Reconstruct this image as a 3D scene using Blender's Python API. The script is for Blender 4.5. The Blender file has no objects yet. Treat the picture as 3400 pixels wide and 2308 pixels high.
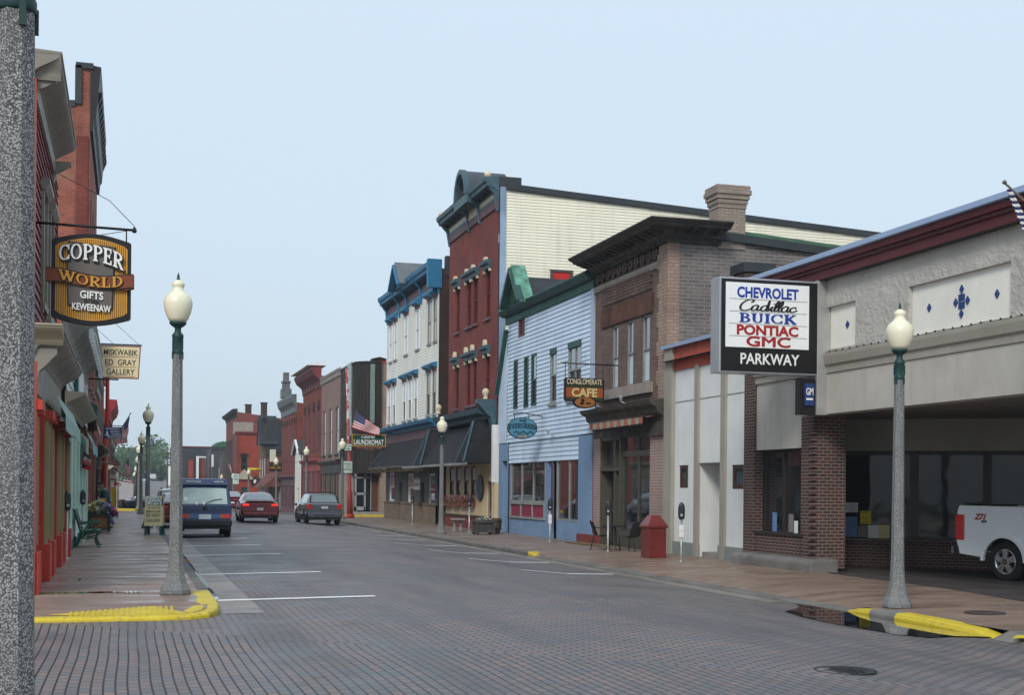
import bpy, bmesh, math, random
from mathutils import Vector as Vec, Matrix
random.seed(7)
rad = math.radians
sc = bpy.context.scene
COL = sc.collection
# ---------------------------------------------------------------- camera and surveying helpers
FL = 3000.0; TH = math.atan(869/3000.0); RHO = rad(.55); EYE = 1.6
cF = Vec((math.sin(TH), math.cos(TH), 0)); cR0 = Vec((math.cos(TH), -math.sin(TH), 0)); cU0 = Vec((0, 0, 1))
cR = cR0*math.cos(RHO) + cU0*math.sin(RHO); cU = cU0*math.cos(RHO) - cR0*math.sin(RHO)
PCX = 1162.0; PCY = 1104 + 869*math.tan(RHO); EYEP = Vec((0, 0, EYE))
CR = dict(A=(0,0,.6972),B=(0,1050,.6972),C=(300,1250,.38023),D=(900,1150,.44346),E=(1200,500,.44346),F=(1200,1150,.44360),G=(1600,850,.38023),H=(1600,1350,.38023),I=(1900,550,.44357),J=(2150,1100,.53846),K=(2700,550,.44360),L=(2700,1200,.60189),M=(0,1700,.60241),N=(1400,1700,.86059),O=(1650,580,.34423),Q=(200,1500,.22183),R=(100,1050,.38023),S=(100,1600,.31679),T=(920,1200,.36750),V=(300,1250,.31669),W=(560,1300,.25349),P=(2200,700,.25818),d=(0,0,1/.68353))
def q(k, x, y):
    a, b, s = CR[k]; return ((a+s*x)*.68353, (b+s*y)*.68353)
def sight(k, x, y):
    x, y = q(k, x, y); return cF + cR*((x-PCX)/FL) + cU*((PCY-y)/FL)
def onx(k, x, y, X=14.7):
    d = sight(k, x, y); return EYEP + d*(X/d.x)
def ony(k, x, y, Y):
    d = sight(k, x, y); return EYEP + d*(Y/d.y)
def onz(k, x, y, z=0):
    d = sight(k, x, y); return EYEP + d*((z-EYE)/d.z)
# ---------------------------------------------------------------- materials
MATS = {}
def _new(name):
    m = bpy.data.materials.new(name); m.use_nodes = True
    nt = m.node_tree; b = nt.nodes['Principled BSDF']
    return m, nt, b
def N(nt, t, **k):
    n = nt.nodes.new(t)
    for a, v in k.items():
        if a.startswith('i_'):
            n.inputs[a[2:].replace('_', ' ')].default_value = v
        else: setattr(n, a, v)
    return n
def rgba(c): return (c[0], c[1], c[2], 1)
def mixc(nt, fac, a, b, mode='MIX'):
    n = nt.nodes.new('ShaderNodeMix'); n.data_type = 'RGBA'; n.blend_type = mode
    for s, v in ((0, fac), (6, a), (7, b)):
        if hasattr(v, 'links') or hasattr(v, 'is_output'): nt.links.new(v, n.inputs[s])
        elif s == 0: n.inputs[0].default_value = v
        else: n.inputs[s].default_value = rgba(v)
    return n.outputs[2]
def ramp(nt, src, p0, p1, c0=(0, 0, 0), c1=(1, 1, 1)):
    r = nt.nodes.new('ShaderNodeValToRGB'); e = r.color_ramp.elements
    e[0].position = p0; e[1].position = p1; e[0].color = rgba(c0); e[1].color = rgba(c1)
    nt.links.new(src, r.inputs[0]); return r.outputs[0]
def noise(nt, vec, scale, detail=4, rough=.6):
    n = N(nt, 'ShaderNodeTexNoise'); n.inputs['Scale'].default_value = scale; n.inputs['Detail'].default_value = detail; n.inputs['Roughness'].default_value = rough
    if vec is not None: nt.links.new(vec, n.inputs['Vector'])
    return n.outputs['Fac']
def stretch(nt, vec, s):
    n = N(nt, 'ShaderNodeMapping'); n.inputs['Scale'].default_value = s
    nt.links.new(vec, n.inputs['Vector']); return n.outputs[0]
def bumpn(nt, b, h, strength=.5, dist=.01):
    n = N(nt, 'ShaderNodeBump'); n.inputs['Strength'].default_value = strength; n.inputs['Distance'].default_value = dist
    nt.links.new(h, n.inputs['Height']); nt.links.new(n.outputs[0], b.inputs['Normal'])
def objvec(nt): return N(nt, 'ShaderNodeTexCoord').outputs['Object']
def weather(nt, vec, col, var, vs, streak=.0):
    """colour wobble: large patches, fine grain, vertical streaks (dirt that stays put)"""
    dark = tuple(c*(1-var*1.3) for c in col); lite = tuple(min(1, c*(1+var)) for c in col)
    c = mixc(nt, ramp(nt, noise(nt, vec, vs), .3, .7), dark, lite)
    if streak:
        s = noise(nt, stretch(nt, vec, (2.2, 2.2, .16)), 2.2, 5, .65)
        c = mixc(nt, ramp(nt, s, .5, .78, (0, 0, 0), (streak,)*3), c, tuple(x*.35 for x in col))
    return c
def mat(name, col, rough=.7, var=.12, vs=1.5, bump=0, bs=30, metal=0, spec=.3, streak=0, grain=0, coat=0):
    if name in MATS: return MATS[name]
    m, nt, b = _new(name); v = objvec(nt)
    c = weather(nt, v, col, var, vs, streak)
    if grain:
        c = mixc(nt, ramp(nt, noise(nt, v, 60, 2), .35, .65, (1-grain,)*3, (1+grain*.5,)*3), c, (1, 1, 1)) if 0 else mixc(nt, 1.0, c, ramp(nt, noise(nt, v, 55, 2), .35, .65, (1-grain,)*3, (1, 1, 1)), 'MULTIPLY')
    nt.links.new(c, b.inputs['Base Color'])
    rr = ramp(nt, noise(nt, v, vs*2.3), .3, .7, (max(0, rough-.1),)*3, (min(1, rough+.1),)*3); nt.links.new(rr, b.inputs['Roughness'])
    b.inputs['Metallic'].default_value = metal; b.inputs['Specular IOR Level'].default_value = spec
    b.inputs['Coat Weight'].default_value = coat; b.inputs['Coat Roughness'].default_value = .05
    if bump: bumpn(nt, b, noise(nt, v, bs, 5), min(1, bump), .01 if bump < 1 else .02*bump)
    MATS[name] = m; return m
def flat(name, col, rough=.6, metal=0, spec=.3): return mat(name, col, rough, .04, 2, 0, 30, metal, spec)
def glass(name, col=(.012, .014, .016), rough=.03, spec=.9):
    if name in MATS: return MATS[name]
    m, nt, b = _new(name); v = objvec(nt)
    nt.links.new(mixc(nt, ramp(nt, noise(nt, v, .8), .35, .7), col, tuple(c*1.8 for c in col)), b.inputs['Base Color'])
    b.inputs['Roughness'].default_value = rough; b.inputs['Specular IOR Level'].default_value = spec; b.inputs['Coat Weight'].default_value = 1 if spec > .6 else 0; b.inputs['Coat Roughness'].default_value = .02; b.inputs['Coat IOR'].default_value = 1.7
    bumpn(nt, b, noise(nt, v, .9, 2), .25, .02)
    MATS[name] = m; return m
def brick(name, c1, c2, mortar, bw=.21, rh=.075, ms=.012, var=.3, bump=.5, streak=.25, rough=.85, patch=None, vert=True):
    if name in MATS: return MATS[name]
    m, nt, b = _new(name); v = objvec(nt)
    if vert:
        s = N(nt, 'ShaderNodeSeparateXYZ'); nt.links.new(v, s.inputs[0])
        a = N(nt, 'ShaderNodeMath', operation='ADD' if vert is True else 'SUBTRACT'); nt.links.new(s.outputs[0], a.inputs[0]); nt.links.new(s.outputs[1], a.inputs[1])
        c = N(nt, 'ShaderNodeCombineXYZ'); nt.links.new(a.outputs[0], c.inputs[0]); nt.links.new(s.outputs[2], c.inputs[1]); vv = c.outputs[0]
    else: vv = v
    t = N(nt, 'ShaderNodeTexBrick'); nt.links.new(vv, t.inputs['Vector'])
    t.inputs['Color1'].default_value = rgba(c1); t.inputs['Color2'].default_value = rgba(c2); t.inputs['Mortar'].default_value = rgba(mortar)
    t.inputs['Scale'].default_value = 1; t.inputs['Mortar Size'].default_value = ms; t.inputs['Mortar Smooth'].default_value = .3
    t.inputs['Brick Width'].default_value = bw; t.inputs['Row Height'].default_value = rh; t.inputs['Bias'].default_value = -.1
    col = t.outputs['Color']
    g = ramp(nt, noise(nt, v, .7, 6), .3, .72, (1-var,)*3, (1+var*.5,)*3)
    col = mixc(nt, 1.0, col, g, 'MULTIPLY')
    if patch:
        col = mixc(nt, ramp(nt, noise(nt, v, .45, 3), .55, .66), col, patch)
    if streak:
        sk = noise(nt, stretch(nt, v, (2, 2, .15)), 2, 5, .65)
        col = mixc(nt, ramp(nt, sk, .52, .8, (0, 0, 0), (streak,)*3), col, (.03, .025, .022))
    nt.links.new(col, b.inputs['Base Color']); b.inputs['Roughness'].default_value = rough; b.inputs['Specular IOR Level'].default_value = .25
    bumpn(nt, b, t.outputs['Fac'], -bump, .01)
    MATS[name] = m; return m
# ---------------------------------------------------------------- mesh collector
class MB:
    def __init__(s): s.v = []; s.f = []; s.m = []; s.s = []
    def add(s, vs, fs, mi=0, sm=False):
        o = len(s.v); s.v += [Vec(p) for p in vs]
        for f in fs: s.f.append([o+i for i in f]); s.m.append(mi); s.s.append(sm)
        return s
    def hexa(s, p, mi=0):
        return s.add(p, [(0,3,2,1),(4,5,6,7),(0,1,5,4),(1,2,6,5),(2,3,7,6),(3,0,4,7)], mi)
    def box(s, x0, x1, y0, y1, z0, z1, mi=0):
        return s.hexa([(x0,y0,z0),(x1,y0,z0),(x1,y1,z0),(x0,y1,z0),(x0,y0,z1),(x1,y0,z1),(x1,y1,z1),(x0,y1,z1)], mi)
    def fbox(s, F, a0, a1, z0, z1, d0, d1, mi=0):
        return s.hexa([F(a0,z0,d0),F(a1,z0,d0),F(a1,z0,d1),F(a0,z0,d1),F(a0,z1,d0),F(a1,z1,d0),F(a1,z1,d1),F(a0,z1,d1)], mi)
    def quad(s, a, b, c, d, mi=0): return s.add([a, b, c, d], [(0,1,2,3)], mi)
    def prism(s, poly, off, mi=0, sm=False):
        n = len(poly); off = Vec(off); vs = [Vec(p) for p in poly]; vs += [p+off for p in vs]
        s.add(vs, [tuple(range(n))[::-1], tuple(range(n, 2*n))], mi)
        return s.add(vs, [(i, (i+1) % n, n+(i+1) % n, n+i) for i in range(n)], mi, sm)
    def lathe(s, prof, n=16, c=(0,0,0), mi=0, sm=True, ax=2, cap=True, ph=0.):
        vs = []; c = Vec(c)
        for r, z in prof:
            for i in range(n):
                a = ph+2*math.pi*i/n; x, y = r*math.cos(a), r*math.sin(a)
                vs.append(c + Vec(((x,y,z) if ax == 2 else (z,x,y) if ax == 0 else (y,z,x))))
        fs = [(j*n+i, j*n+(i+1) % n, (j+1)*n+(i+1) % n, (j+1)*n+i) for j in range(len(prof)-1) for i in range(n)]
        s.add(vs, fs, mi, sm)
        if cap: s.add(vs[:n], [tuple(range(n))[::-1]], mi); s.add(vs[-n:], [tuple(range(n))], mi)
        return s
    def tube(s, pts, r, n=8, mi=0, sm=True):
        pts = [Vec(p) for p in pts]; k = len(pts); vs = []
        rs = r if isinstance(r, (list, tuple)) else [r]*k
        ref = Vec((.13, .31, .94)); ref.normalize()
        for i, p in enumerate(pts):
            t = (pts[min(i+1, k-1)] - pts[max(i-1, 0)]).normalized()
            u = t.cross(ref)
            if u.length < .05: u = t.cross(Vec((1, 0, 0)))
            u.normalize(); w = t.cross(u)
            for j in range(n):
                a = 2*math.pi*j/n; vs.append(p + (u*math.cos(a) + w*math.sin(a))*rs[i])
        s.add(vs, [(i*n+j, i*n+(j+1) % n, (i+1)*n+(j+1) % n, (i+1)*n+j) for i in range(k-1) for j in range(n)], mi, sm)
        return s.add(vs[:n], [tuple(range(n))], mi).add(vs[-n:], [tuple(range(n))], mi)
    def bar(s, p, w0, w1, h=None, up=(0,0,1), mi=0):
        """box bar from p to w0, width w1 (sideways), height h"""
        p = Vec(p); e = Vec(w0); t = (e-p).normalized(); u = t.cross(Vec(up))
        if u.length < .01: u = t.cross(Vec((1, 0, 0)))
        u.normalize(); w = u.cross(t); h = h or w1; u *= w1/2; w *= h/2
        return s.hexa([p-u-w, p+u-w, e+u-w, e-u-w, p-u+w, p+u+w, e+u+w, e-u+w], mi)
    def surf(s, fn, nu, nv, mi=0, sm=True, thick=0, mfn=None, closeu=False):
        vs = [Vec(fn(i/nu, j/nv)) for i in range(nu+1) for j in range(nv+1)]; w = nv+1
        fs = [(i*w+j, (i+1)*w+j, (i+1)*w+j+1, i*w+j+1) for i in range(nu) for j in range(nv)]
        o = len(s.v); s.v += vs
        for n_, f in enumerate(fs):
            s.f.append([o+i for i in f]); s.m.append(mfn(n_//nv, n_ % nv) if mfn else mi); s.s.append(sm)
        return s
    def profile(s, F, prof, a0, a1, mi=0, sm=False):
        """cornice: (d,z) profile swept along a in frame F, closed ends"""
        p = [F(a0, z, d) for d, z in prof]; off = F(a1, 0, 0) - F(a0, 0, 0)
        return s.prism(p, off, mi, sm)
    def text(s, F, body, size, a, z, d, mi=0, align='C', ext=.008, xs=1, shear=0, fat=0, flip=1, arc=0, maxw=None):
        vs, fs, w = text_geo(body, fat, shear)
        k = size
        if maxw and w*k*xs > maxw: xs = maxw/(w*k)
        ox = {'C': -w/2, 'L': 0, 'R': -w}[align]
        out = []
        for x, y, zz in vs:
            X = (x+ox)*k*xs*flip; Z = y*k
            if arc: Z += arc*(1-(2*(x+ox)/w)**2)
            out.append(F(a+X, z+Z, d+zz*ext))
        return s.add(out, fs, mi)
    def islands(s):
        up = list(range(len(s.v)))
        def find(i):
            while up[i] != i: up[i] = up[up[i]]; i = up[i]
            return i
        key = {}
        for i, p in enumerate(s.v):
            k = (round(p.x, 5), round(p.y, 5), round(p.z, 5)); up[i] = key.setdefault(k, i)
        for f in s.f:
            a = find(f[0])
            for j in f[1:]: up[find(j)] = a
        out = {}
        for n, f in enumerate(s.f): out.setdefault(find(f[0]), []).append(n)
        res = []
        for fl in out.values():
            m = MB(); mp = {}
            for n in fl:
                m.f.append([mp.setdefault(i, len(mp)) for i in s.f[n]]); m.m.append(s.m[n]); m.s.append(s.s[n])
            m.v = [s.v[i] for i in mp]; res.append(m)
        return res
    def build(s, name, mats, parent=None, bevel=0, subsurf=0, recalc=True):
        if name in SPLIT and parent is not None and (parent.get('category') == 'building' or name not in ('bracket',)):
            isl = s.islands()
            if 1 < len(isl) <= 60:
                for m in isl: o = m._build(name, mats, parent, bevel, subsurf, recalc)
                return o
        return s._build(name, mats, parent, bevel, subsurf, recalc)
    def _build(s, name, mats, parent=None, bevel=0, subsurf=0, recalc=True):
        me = bpy.data.meshes.new(name)
        org = WL.get(parent.name, Vec()) if parent is not None else WL.get('', Vec())
        me.from_pydata([tuple(p-org) for p in s.v], [], s.f)
        mats = mats if isinstance(mats, (list, tuple)) else [mats]
        for m in mats: me.materials.append(m)
        me.polygons.foreach_set('material_index', [min(i, len(mats)-1) for i in s.m]); me.polygons.foreach_set('use_smooth', s.s)
        bm = bmesh.new(); bm.from_mesh(me); bmesh.ops.remove_doubles(bm, verts=bm.verts, dist=1e-5)
        if recalc: bmesh.ops.recalc_face_normals(bm, faces=bm.faces)
        bm.to_mesh(me); bm.free()
        o = bpy.data.objects.new(name, me); COL.objects.link(o)
        if parent is not None: o.parent = parent; WL[o.name] = org
        if bevel:
            b = o.modifiers.new('bevel', 'BEVEL'); b.width = bevel; b.segments = 2; b.limit_method = 'ANGLE'; b.angle_limit = rad(40)
        if subsurf:
            b = o.modifiers.new('subsurf', 'SUBSURF'); b.levels = b.render_levels = subsurf
        return o
WL = {}
SPLIT = {'bracket','modillion','eave_bracket','tile_ornament','hood_ornament','riser_panel','barge_board','roof_rail','sticker','notice_card','shop_pillar','console','wheel_arch','plinth'}
def tag(o, label, cat, group=None):
    o['label'] = label; o['category'] = cat
    if group: o['group'] = group
    return o
def thing(name, label, cat, loc=(0, 0, 0), group=None):
    o = bpy.data.objects.new(name, None); COL.objects.link(o); o.location = loc; o.empty_display_size = .2
    WL[o.name] = Vec(loc); return tag(o, label, cat, group)
def place(o, loc, rz=0, sc_=1):
    o.location = loc; o.rotation_euler = (0, 0, rz); o.scale = (sc_,)*3
    return o
def single(mb, name, mats, label, cat, loc, group=None, **k):
    """one-mesh thing; verts given in world, origin put at loc"""
    WL[''] = Vec(loc); o = mb.build(name, mats, None, **k); WL[''] = Vec(); o.location = loc
    return tag(o, label, cat, group)
def struct(mb, name, mats, **k):
    o = mb.build(name, mats, None, **k); o['kind'] = 'structure'; return o
def copy_tree(o, parent=None):
    c = o.copy(); COL.objects.link(c)
    if parent is not None: c.parent = parent
    for ch in o.children: copy_tree(ch, c)
    return c
_TX = {}
def text_geo(body, fat=0, shear=0):
    k = (body, fat, shear)
    if k in _TX: return _TX[k]
    cu = bpy.data.curves.new('lettering', 'FONT'); cu.body = body; cu.size = 1; cu.extrude = .5; cu.offset = fat; cu.shear = shear; cu.resolution_u = 3
    ob = bpy.data.objects.new('lettering', cu); COL.objects.link(ob)
    dg = bpy.context.evaluated_depsgraph_get(); me = bpy.data.meshes.new_from_object(ob.evaluated_get(dg))
    vs = [tuple(v.co) for v in me.vertices]; fs = [tuple(p.vertices) for p in me.polygons]
    bpy.data.objects.remove(ob); bpy.data.curves.remove(cu); bpy.data.meshes.remove(me)
    x0 = min(v[0] for v in vs); w = max(v[0] for v in vs) - x0
    vs = [(x-x0, y, z+.5) for x, y, z in vs]
    _TX[k] = (vs, fs, w); return _TX[k]
# ---- hand made serif capitals: stems ('S'), arcs ('A'), on a unit-high cell
def _serif_glyphs():
    t, h = .17, .07
    def stem(x, y0=0, y1=1, w=t, s0=1, s1=1):
        g = [('S', x, y0, x, y1, w)]
        if s0: g.append(('S', x-w*.95, y0+h/2, x+w*.95, y0+h/2, h))
        if s1: g.append(('S', x-w*.95, y1-h/2, x+w*.95, y1-h/2, h))
        return g
    hb = lambda x0, x1, y, w=h: [('S', x0, y, x1, y, w)]
    G = {}
    G['I'] = (.36, stem(.18))
    G['L'] = (.66, stem(.18) + hb(.18, .6, h/2) + [('S', .6, 0, .6, .28, h)])
    G['E'] = (.68, stem(.18) + hb(.18, .6, h/2) + hb(.18, .48, .52) + hb(.18, .58, 1-h/2) + [('S', .6, 0, .6, .27, h), ('S', .58, .74, .58, 1, h), ('S', .48, .4, .48, .64, h)])
    G['P'] = (.7, stem(.18) + [('A', .3, .74, .33, .23, -90, 90, t*.85)] + hb(.18, .34, .5) + hb(.18, .34, 1-h/2))
    G['R'] = (.78, G['P'][1] + [('S', .36, .5, .68, .04, t*.9), ('S', .58, h/2, .8, h/2, h)])
    G['B'] = (.72, stem(.18) + [('A', .3, .76, .28, .21, -90, 90, t*.8), ('A', .3, .28, .34, .25, -90, 90, t*.85)] + hb(.18, .32, .53) + hb(.18, .32, 1-h/2) + hb(.18, .32, h/2))
    G['D'] = (.8, stem(.18) + [('A', .28, .5, .42, .465, -90, 90, t*.9)] + hb(.18, .3, h/2) + hb(.18, .3, 1-h/2))
    G['O'] = (.86, [('A', .42, .5, .35, .46, 0, 360, t*.85)])
    G['C'] = (.8, [('A', .43, .5, .36, .46, 45, 315, t*.85), ('S', .72, .66, .72, .98, h), ('S', .72, .04, .72, .28, h)])
    G['G'] = (.84, G['C'][1] + [('S', .7, .02, .7, .44, t*.8), ('S', .54, .44, .82, .44, h)])
    G['U'] = (.82, stem(.18, .3, 1, t, 0) + stem(.66, .3, 1, t*.7, 0) + [('A', .42, .3, .24, .27, 180, 360, t*.75)])
    G['V'] = (.8, [('S', .1, .97, .4, .02, t), ('S', .7, .97, .4, .02, t*.6)] + hb(-.04, .26, 1-h/2) + hb(.58, .84, 1-h/2))
    G['W'] = (1.14, [('S', .08, .97, .34, .02, t), ('S', .58, .9, .34, .02, t*.6), ('S', .54, .97, .8, .02, t), ('S', 1.04, .97, .8, .02, t*.6)] + hb(-.06, .24, 1-h/2) + hb(.4, .7, 1-h/2) + hb(.92, 1.18, 1-h/2))
    G['K'] = (.82, stem(.18) + [('S', .2, .4, .66, .97, t*.6), ('S', .34, .56, .72, .03, t)] + hb(.56, .78, 1-h/2) + hb(.6, .84, h/2))
    G['N'] = (.86, stem(.16, 0, 1, t*.6) + stem(.7, 0, 1, t*.6, 0) + [('S', .14, .98, .7, .04, t)])
    return G
SERIF = _serif_glyphs()
def serif_text(mb, F, body, size, a, z, d, mi=0, xs=1., ext=.01, grow=0., arc=0., gap=.08, flip=1):
    w = sum(SERIF[c][0]+gap for c in body) - gap; x0 = -w/2
    def put(poly):
        n = len(poly)
        pts = []
        for x, y in poly:
            zz = y*size + (arc*(1-(2*x/w)**2) if arc else 0)
            pts.append((a+x*size*xs*flip, z+zz))
        mb.add([F(u, v, d) for u, v in pts] + [F(u, v, d+ext) for u, v in pts], [tuple(range(n)), tuple(range(2*n-1, n-1, -1))] + [(i, (i+1) % n, n+(i+1) % n, n+i) for i in range(n)], mi)
    kk = 0
    for c in body:
        for g in SERIF[c][1]:
            kk += 1; e = ext*.02*kk; dd = d; 
            if g[0] == 'S':
                _, xa, ya, xb, yb, ww = g; ww += grow*2; L = math.hypot(xb-xa, yb-ya) or 1; tx, ty = (xb-xa)/L, (yb-ya)/L
                xa -= tx*grow; ya -= ty*grow; xb += tx*grow; yb += ty*grow; nx, ny = -ty*ww/2, tx*ww/2
                d = dd + e; put([(x0+xa+nx, ya+ny), (x0+xa-nx, ya-ny), (x0+xb-nx, yb-ny), (x0+xb+nx, yb+ny)]); d = dd
            else:
                _, ccx, ccy, rx, ry, a0, a1, ww = g; ww += grow*2; st = max(6, int(abs(a1-a0)/22)); d = dd + e
                for i in range(st):
                    p = []
                    for aa, o in ((a0+(a1-a0)*i/st, 1), (a0+(a1-a0)*(i+1)/st, 1), (a0+(a1-a0)*(i+1)/st, -1), (a0+(a1-a0)*i/st, -1)):
                        cc, ss = math.cos(rad(aa)), math.sin(rad(aa)); wl = ww*(.35+.65*abs(cc))
                        p.append((x0+ccx+cc*(rx+o*wl/2), ccy+ss*(ry+o*min(wl, ww)/2)))
                    put(p)
                d = dd
        x0 += SERIF[c][0]+gap
# ---------------------------------------------------------------- wall frames
class Frame:
    """P(a,z,d): a along the wall, z up, d out of the wall"""
    def __init__(s, O, u, n): s.O, s.u, s.n = Vec(O), Vec(u), Vec(n)
    def __call__(s, a, z, d=0): return s.O + s.u*a + Vec((0, 0, z)) + s.n*d
XR = 14.7; XL = -1.43
FR = Frame((XR, 0, 0), (0, 1, 0), (-1, 0, 0))       # right-hand house fronts, a = world Y
FLF = Frame((XL, 0, 0), (0, 1, 0), (1, 0, 0))       # left-hand house fronts
def FY(Y): return Frame((0, Y, 0), (1, 0, 0), (0, -1, 0))   # a wall facing the camera, a = world X
def rwin(k, xl, xr, yt, yb, X=None):
    """window rectangle (a0,a1,z0,z1) on the right-hand fronts surveyed from the photograph"""
    X = X or XR
    ym = (yt+yb)/2; a1 = onx(k, xl, ym, X).y; a0 = onx(k, xr, ym, X).y; xm = (xl+xr)/2
    return (a0, a1, onx(k, xm, yb, X).z, onx(k, xm, yt, X).z)
def wall(mb, F, a0, a1, z0, z1, holes=(), depth=.18, mi=0, lap=0, lip=.02, base=0., poly=None):
    """wall sheet with real openings and reveals; lap>0 makes clapboards of that exposure"""
    A = sorted(set([a0, a1] + [min(max(h[i], a0), a1) for h in holes for i in (0, 1)]))
    rows = sorted(set([z0, z1] + [min(max(h[i], z0), z1) for h in holes for i in (2, 3)]))
    inh = lambda a, z: any(h[0] < a < h[1] and h[2] < z < h[3] for h in holes)
    if lap:
        zs = []; n = max(1, round((z1-z0)/lap)); st = (z1-z0)/n
        for i in range(n):
            lo, hi = z0+i*st, z0+(i+1)*st
            cuts = [lo] + [r for r in rows if lo+1e-4 < r < hi-1e-4] + [hi]
            for c, e in zip(cuts, cuts[1:]):
                for p, r in zip(A, A[1:]):
                    if inh((p+r)/2, (c+e)/2): continue
                    dl = lambda z: base + lip*(hi-z)/st
                    mb.quad(F(p, c, dl(c)), F(r, c, dl(c)), F(r, e, dl(e)), F(p, e, dl(e)), mi)
                    if c == lo: mb.quad(F(p, c, base), F(r, c, base), F(r, c, dl(c)), F(p, c, dl(c)), mi)
    else:
        for c, e in zip(rows, rows[1:]):
            for p, r in zip(A, A[1:]):
                if not inh((p+r)/2, (c+e)/2): mb.quad(F(p, c, base), F(r, c, base), F(r, e, base), F(p, e, base), mi)
    for h in holes:
        b = base; 
        for (p, c), (r, e) in (((h[0], h[2]), (h[1], h[2])), ((h[1], h[2]), (h[1], h[3])), ((h[1], h[3]), (h[0], h[3])), ((h[0], h[3]), (h[0], h[2]))):
            mb.quad(F(p, c, b), F(r, e, b), F(r, e, b-depth), F(p, c, b-depth), mi)
    return mb
def window(parent, F, h, fm, gm, fw=.07, depth=.18, bars=(), sash=None, upper=None, sill=None, hood=None, name='window', base=0.):
    """frame in an opening; bars = fractions of width for mullions; sash = fraction of height for a meeting rail; upper = other glass above it"""
    a0, a1, z0, z1 = h; d0, d1 = base-depth, base-depth+.09
    f = MB()
    f.fbox(F, a0, a0+fw, z0, z1, d0, d1).fbox(F, a1-fw, a1, z0, z1, d0, d1).fbox(F, a0+fw, a1-fw, z0, z0+fw, d0, d1).fbox(F, a0+fw, a1-fw, z1-fw, z1, d0, d1)
    for b in bars:
        c = a0+(a1-a0)*b; f.fbox(F, c-fw*.35, c+fw*.35, z0+fw, z1-fw, d0, d1-.012)
    zs = None
    if sash:
        zs = z0+(z1-z0)*sash; f.fbox(F, a0+fw, a1-fw, zs-fw*.4, zs+fw*.4, d0, d1-.006)
    w = f.build(name, fm, parent)
    if upper and zs:
        MB().fbox(F, a0+fw*.6, a1-fw*.6, z0+fw*.6, zs, d0+.01, d0+.03).build('pane', gm, w)
        MB().fbox(F, a0+fw*.6, a1-fw*.6, zs, z1-fw*.6, d0+.02, d0+.045).build('pane', upper, w)
    else: MB().fbox(F, a0+fw*.6, a1-fw*.6, z0+fw*.6, z1-fw*.6, d0+.01, d0+.03).build('pane', gm, w)
    if sill: MB().fbox(F, a0-.08, a1+.08, z0-.12, z0, base-depth+.01, base+.09).build('sill', sill, w, bevel=.01)
    if hood:
        hm, kind = hood
        m = MB()
        if kind == 'box':
            m.profile(F, [(base, z1+.03), (base+.1, z1+.03), (base+.12, z1+.14), (base+.24, z1+.2), (base+.24, z1+.32), (base, z1+.36)], a0-.14, a1+.14)
        m.build('hood', hm, w)
    return w
def lerp(a, b, t): return a+(b-a)*t
HAZE = True
# ================================================================ MATERIALS
mWhite = mat('white_paint', (.78,.79,.78), .55, .06, 2, streak=.15)
mCreamSiding = mat('cream_siding', (.84,.79,.64), .55, .07, .35, streak=.24)
mBlueSiding = mat('pale_blue_siding', (.56,.68,.82), .55, .1, .6, streak=.34)
mWhiteSiding = mat('off_white_siding', (.82,.8,.71), .6, .08, .5, streak=.3)
mBlueBrick = brick('blue_painted_brick', (.19,.3,.46), (.22,.33,.49), (.12,.2,.33), .21, .075, .008, .12, .6, .15)
mBlueTrim = flat('blue_trim_paint', (.025,.16,.30), .5)
mTealTrim = mat('teal_trim_paint', (.055,.11,.135), .5, .2, 3)
mRedBrick = brick('red_painted_brick', (.22,.052,.045), (.27,.066,.055), (.12,.045,.04), .21, .075, .012, .3, .5, .3, patch=(.24,.05,.034))
mOldBrick = brick('old_red_brick', (.4,.1,.055), (.27,.06,.04), (.26,.17,.14), .23, .08, .013, .45, .6, .35, patch=(.3,.15,.11))
mDarkBrick = brick('dark_brown_brick', (.055,.028,.024), (.075,.036,.03), (.03,.02,.018), .21, .075, .012, .3, .5, .3)
mGreyBrick = brick('grey_stone_brick', (.2,.175,.165), (.135,.122,.12), (.3,.28,.265), .34, .105, .012, .3, .7, .25)
mBrownBrick = brick('brown_front_brick', (.21,.145,.12), (.145,.1,.085), (.09,.065,.055), .21, .08, .012, .3, .7, .4)
mTanBrick = brick('tan_brick', (.4,.28,.215), (.31,.215,.17), (.2,.155,.13), .24, .1, .012, .25, .6, .25)
mPinkBrick = brick('pinkish_glazed_brick', (.31,.2,.17), (.25,.165,.15), (.42,.36,.32), .21, .085, .012, .2, .5, .15)
mDealerBrick = brick('maroon_mixed_brick', (.1,.04,.033), (.05,.032,.03), (.2,.17,.15), .2, .075, .011, .3, .6, .15)
mStoneBlock = brick('tan_wainscot_stone', (.27,.2,.145), (.2,.155,.115), (.1,.08,.065), .3, .1, .012, .3, .8, .25)
mSlate = brick('slate_shingles', (.035,.042,.05), (.055,.062,.07), (.02,.022,.026), .25, .14, .01, .3, .6, .1)
mShingle = brick('black_asphalt_shingles', (.02,.021,.025), (.032,.033,.037), (.012,.012,.014), .3, .13, .008, .35, .8, .05)
mFarBrick = brick('far_red_brick', (.26,.06,.04), (.19,.045,.035), (.13,.06,.05), .24, .09, .012, .35, .5, .3)
mOrangeBrick = brick('orange_red_painted_brick', (.33,.055,.03), (.29,.048,.028), (.22,.04,.025), .21, .075, .01, .2, .5, .25)
mStucco = mat('rough_grey_stucco', (.5,.475,.43), .85, .12, .8, bump=3.0, bs=8, streak=.14)
mStuccoFine = mat('fine_beige_stucco', (.48,.45,.4), .85, .1, .9, bump=.4, bs=60, streak=.25)
mPanelWhite = mat('white_stucco_panel', (.8,.78,.7), .75, .05, 1, bump=.35, bs=40, streak=.1)
mWhiteStucco = mat('speckled_white_stucco', (.74,.76,.74), .8, .06, 1.2, bump=.4, bs=70, streak=.16, grain=.12)
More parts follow.
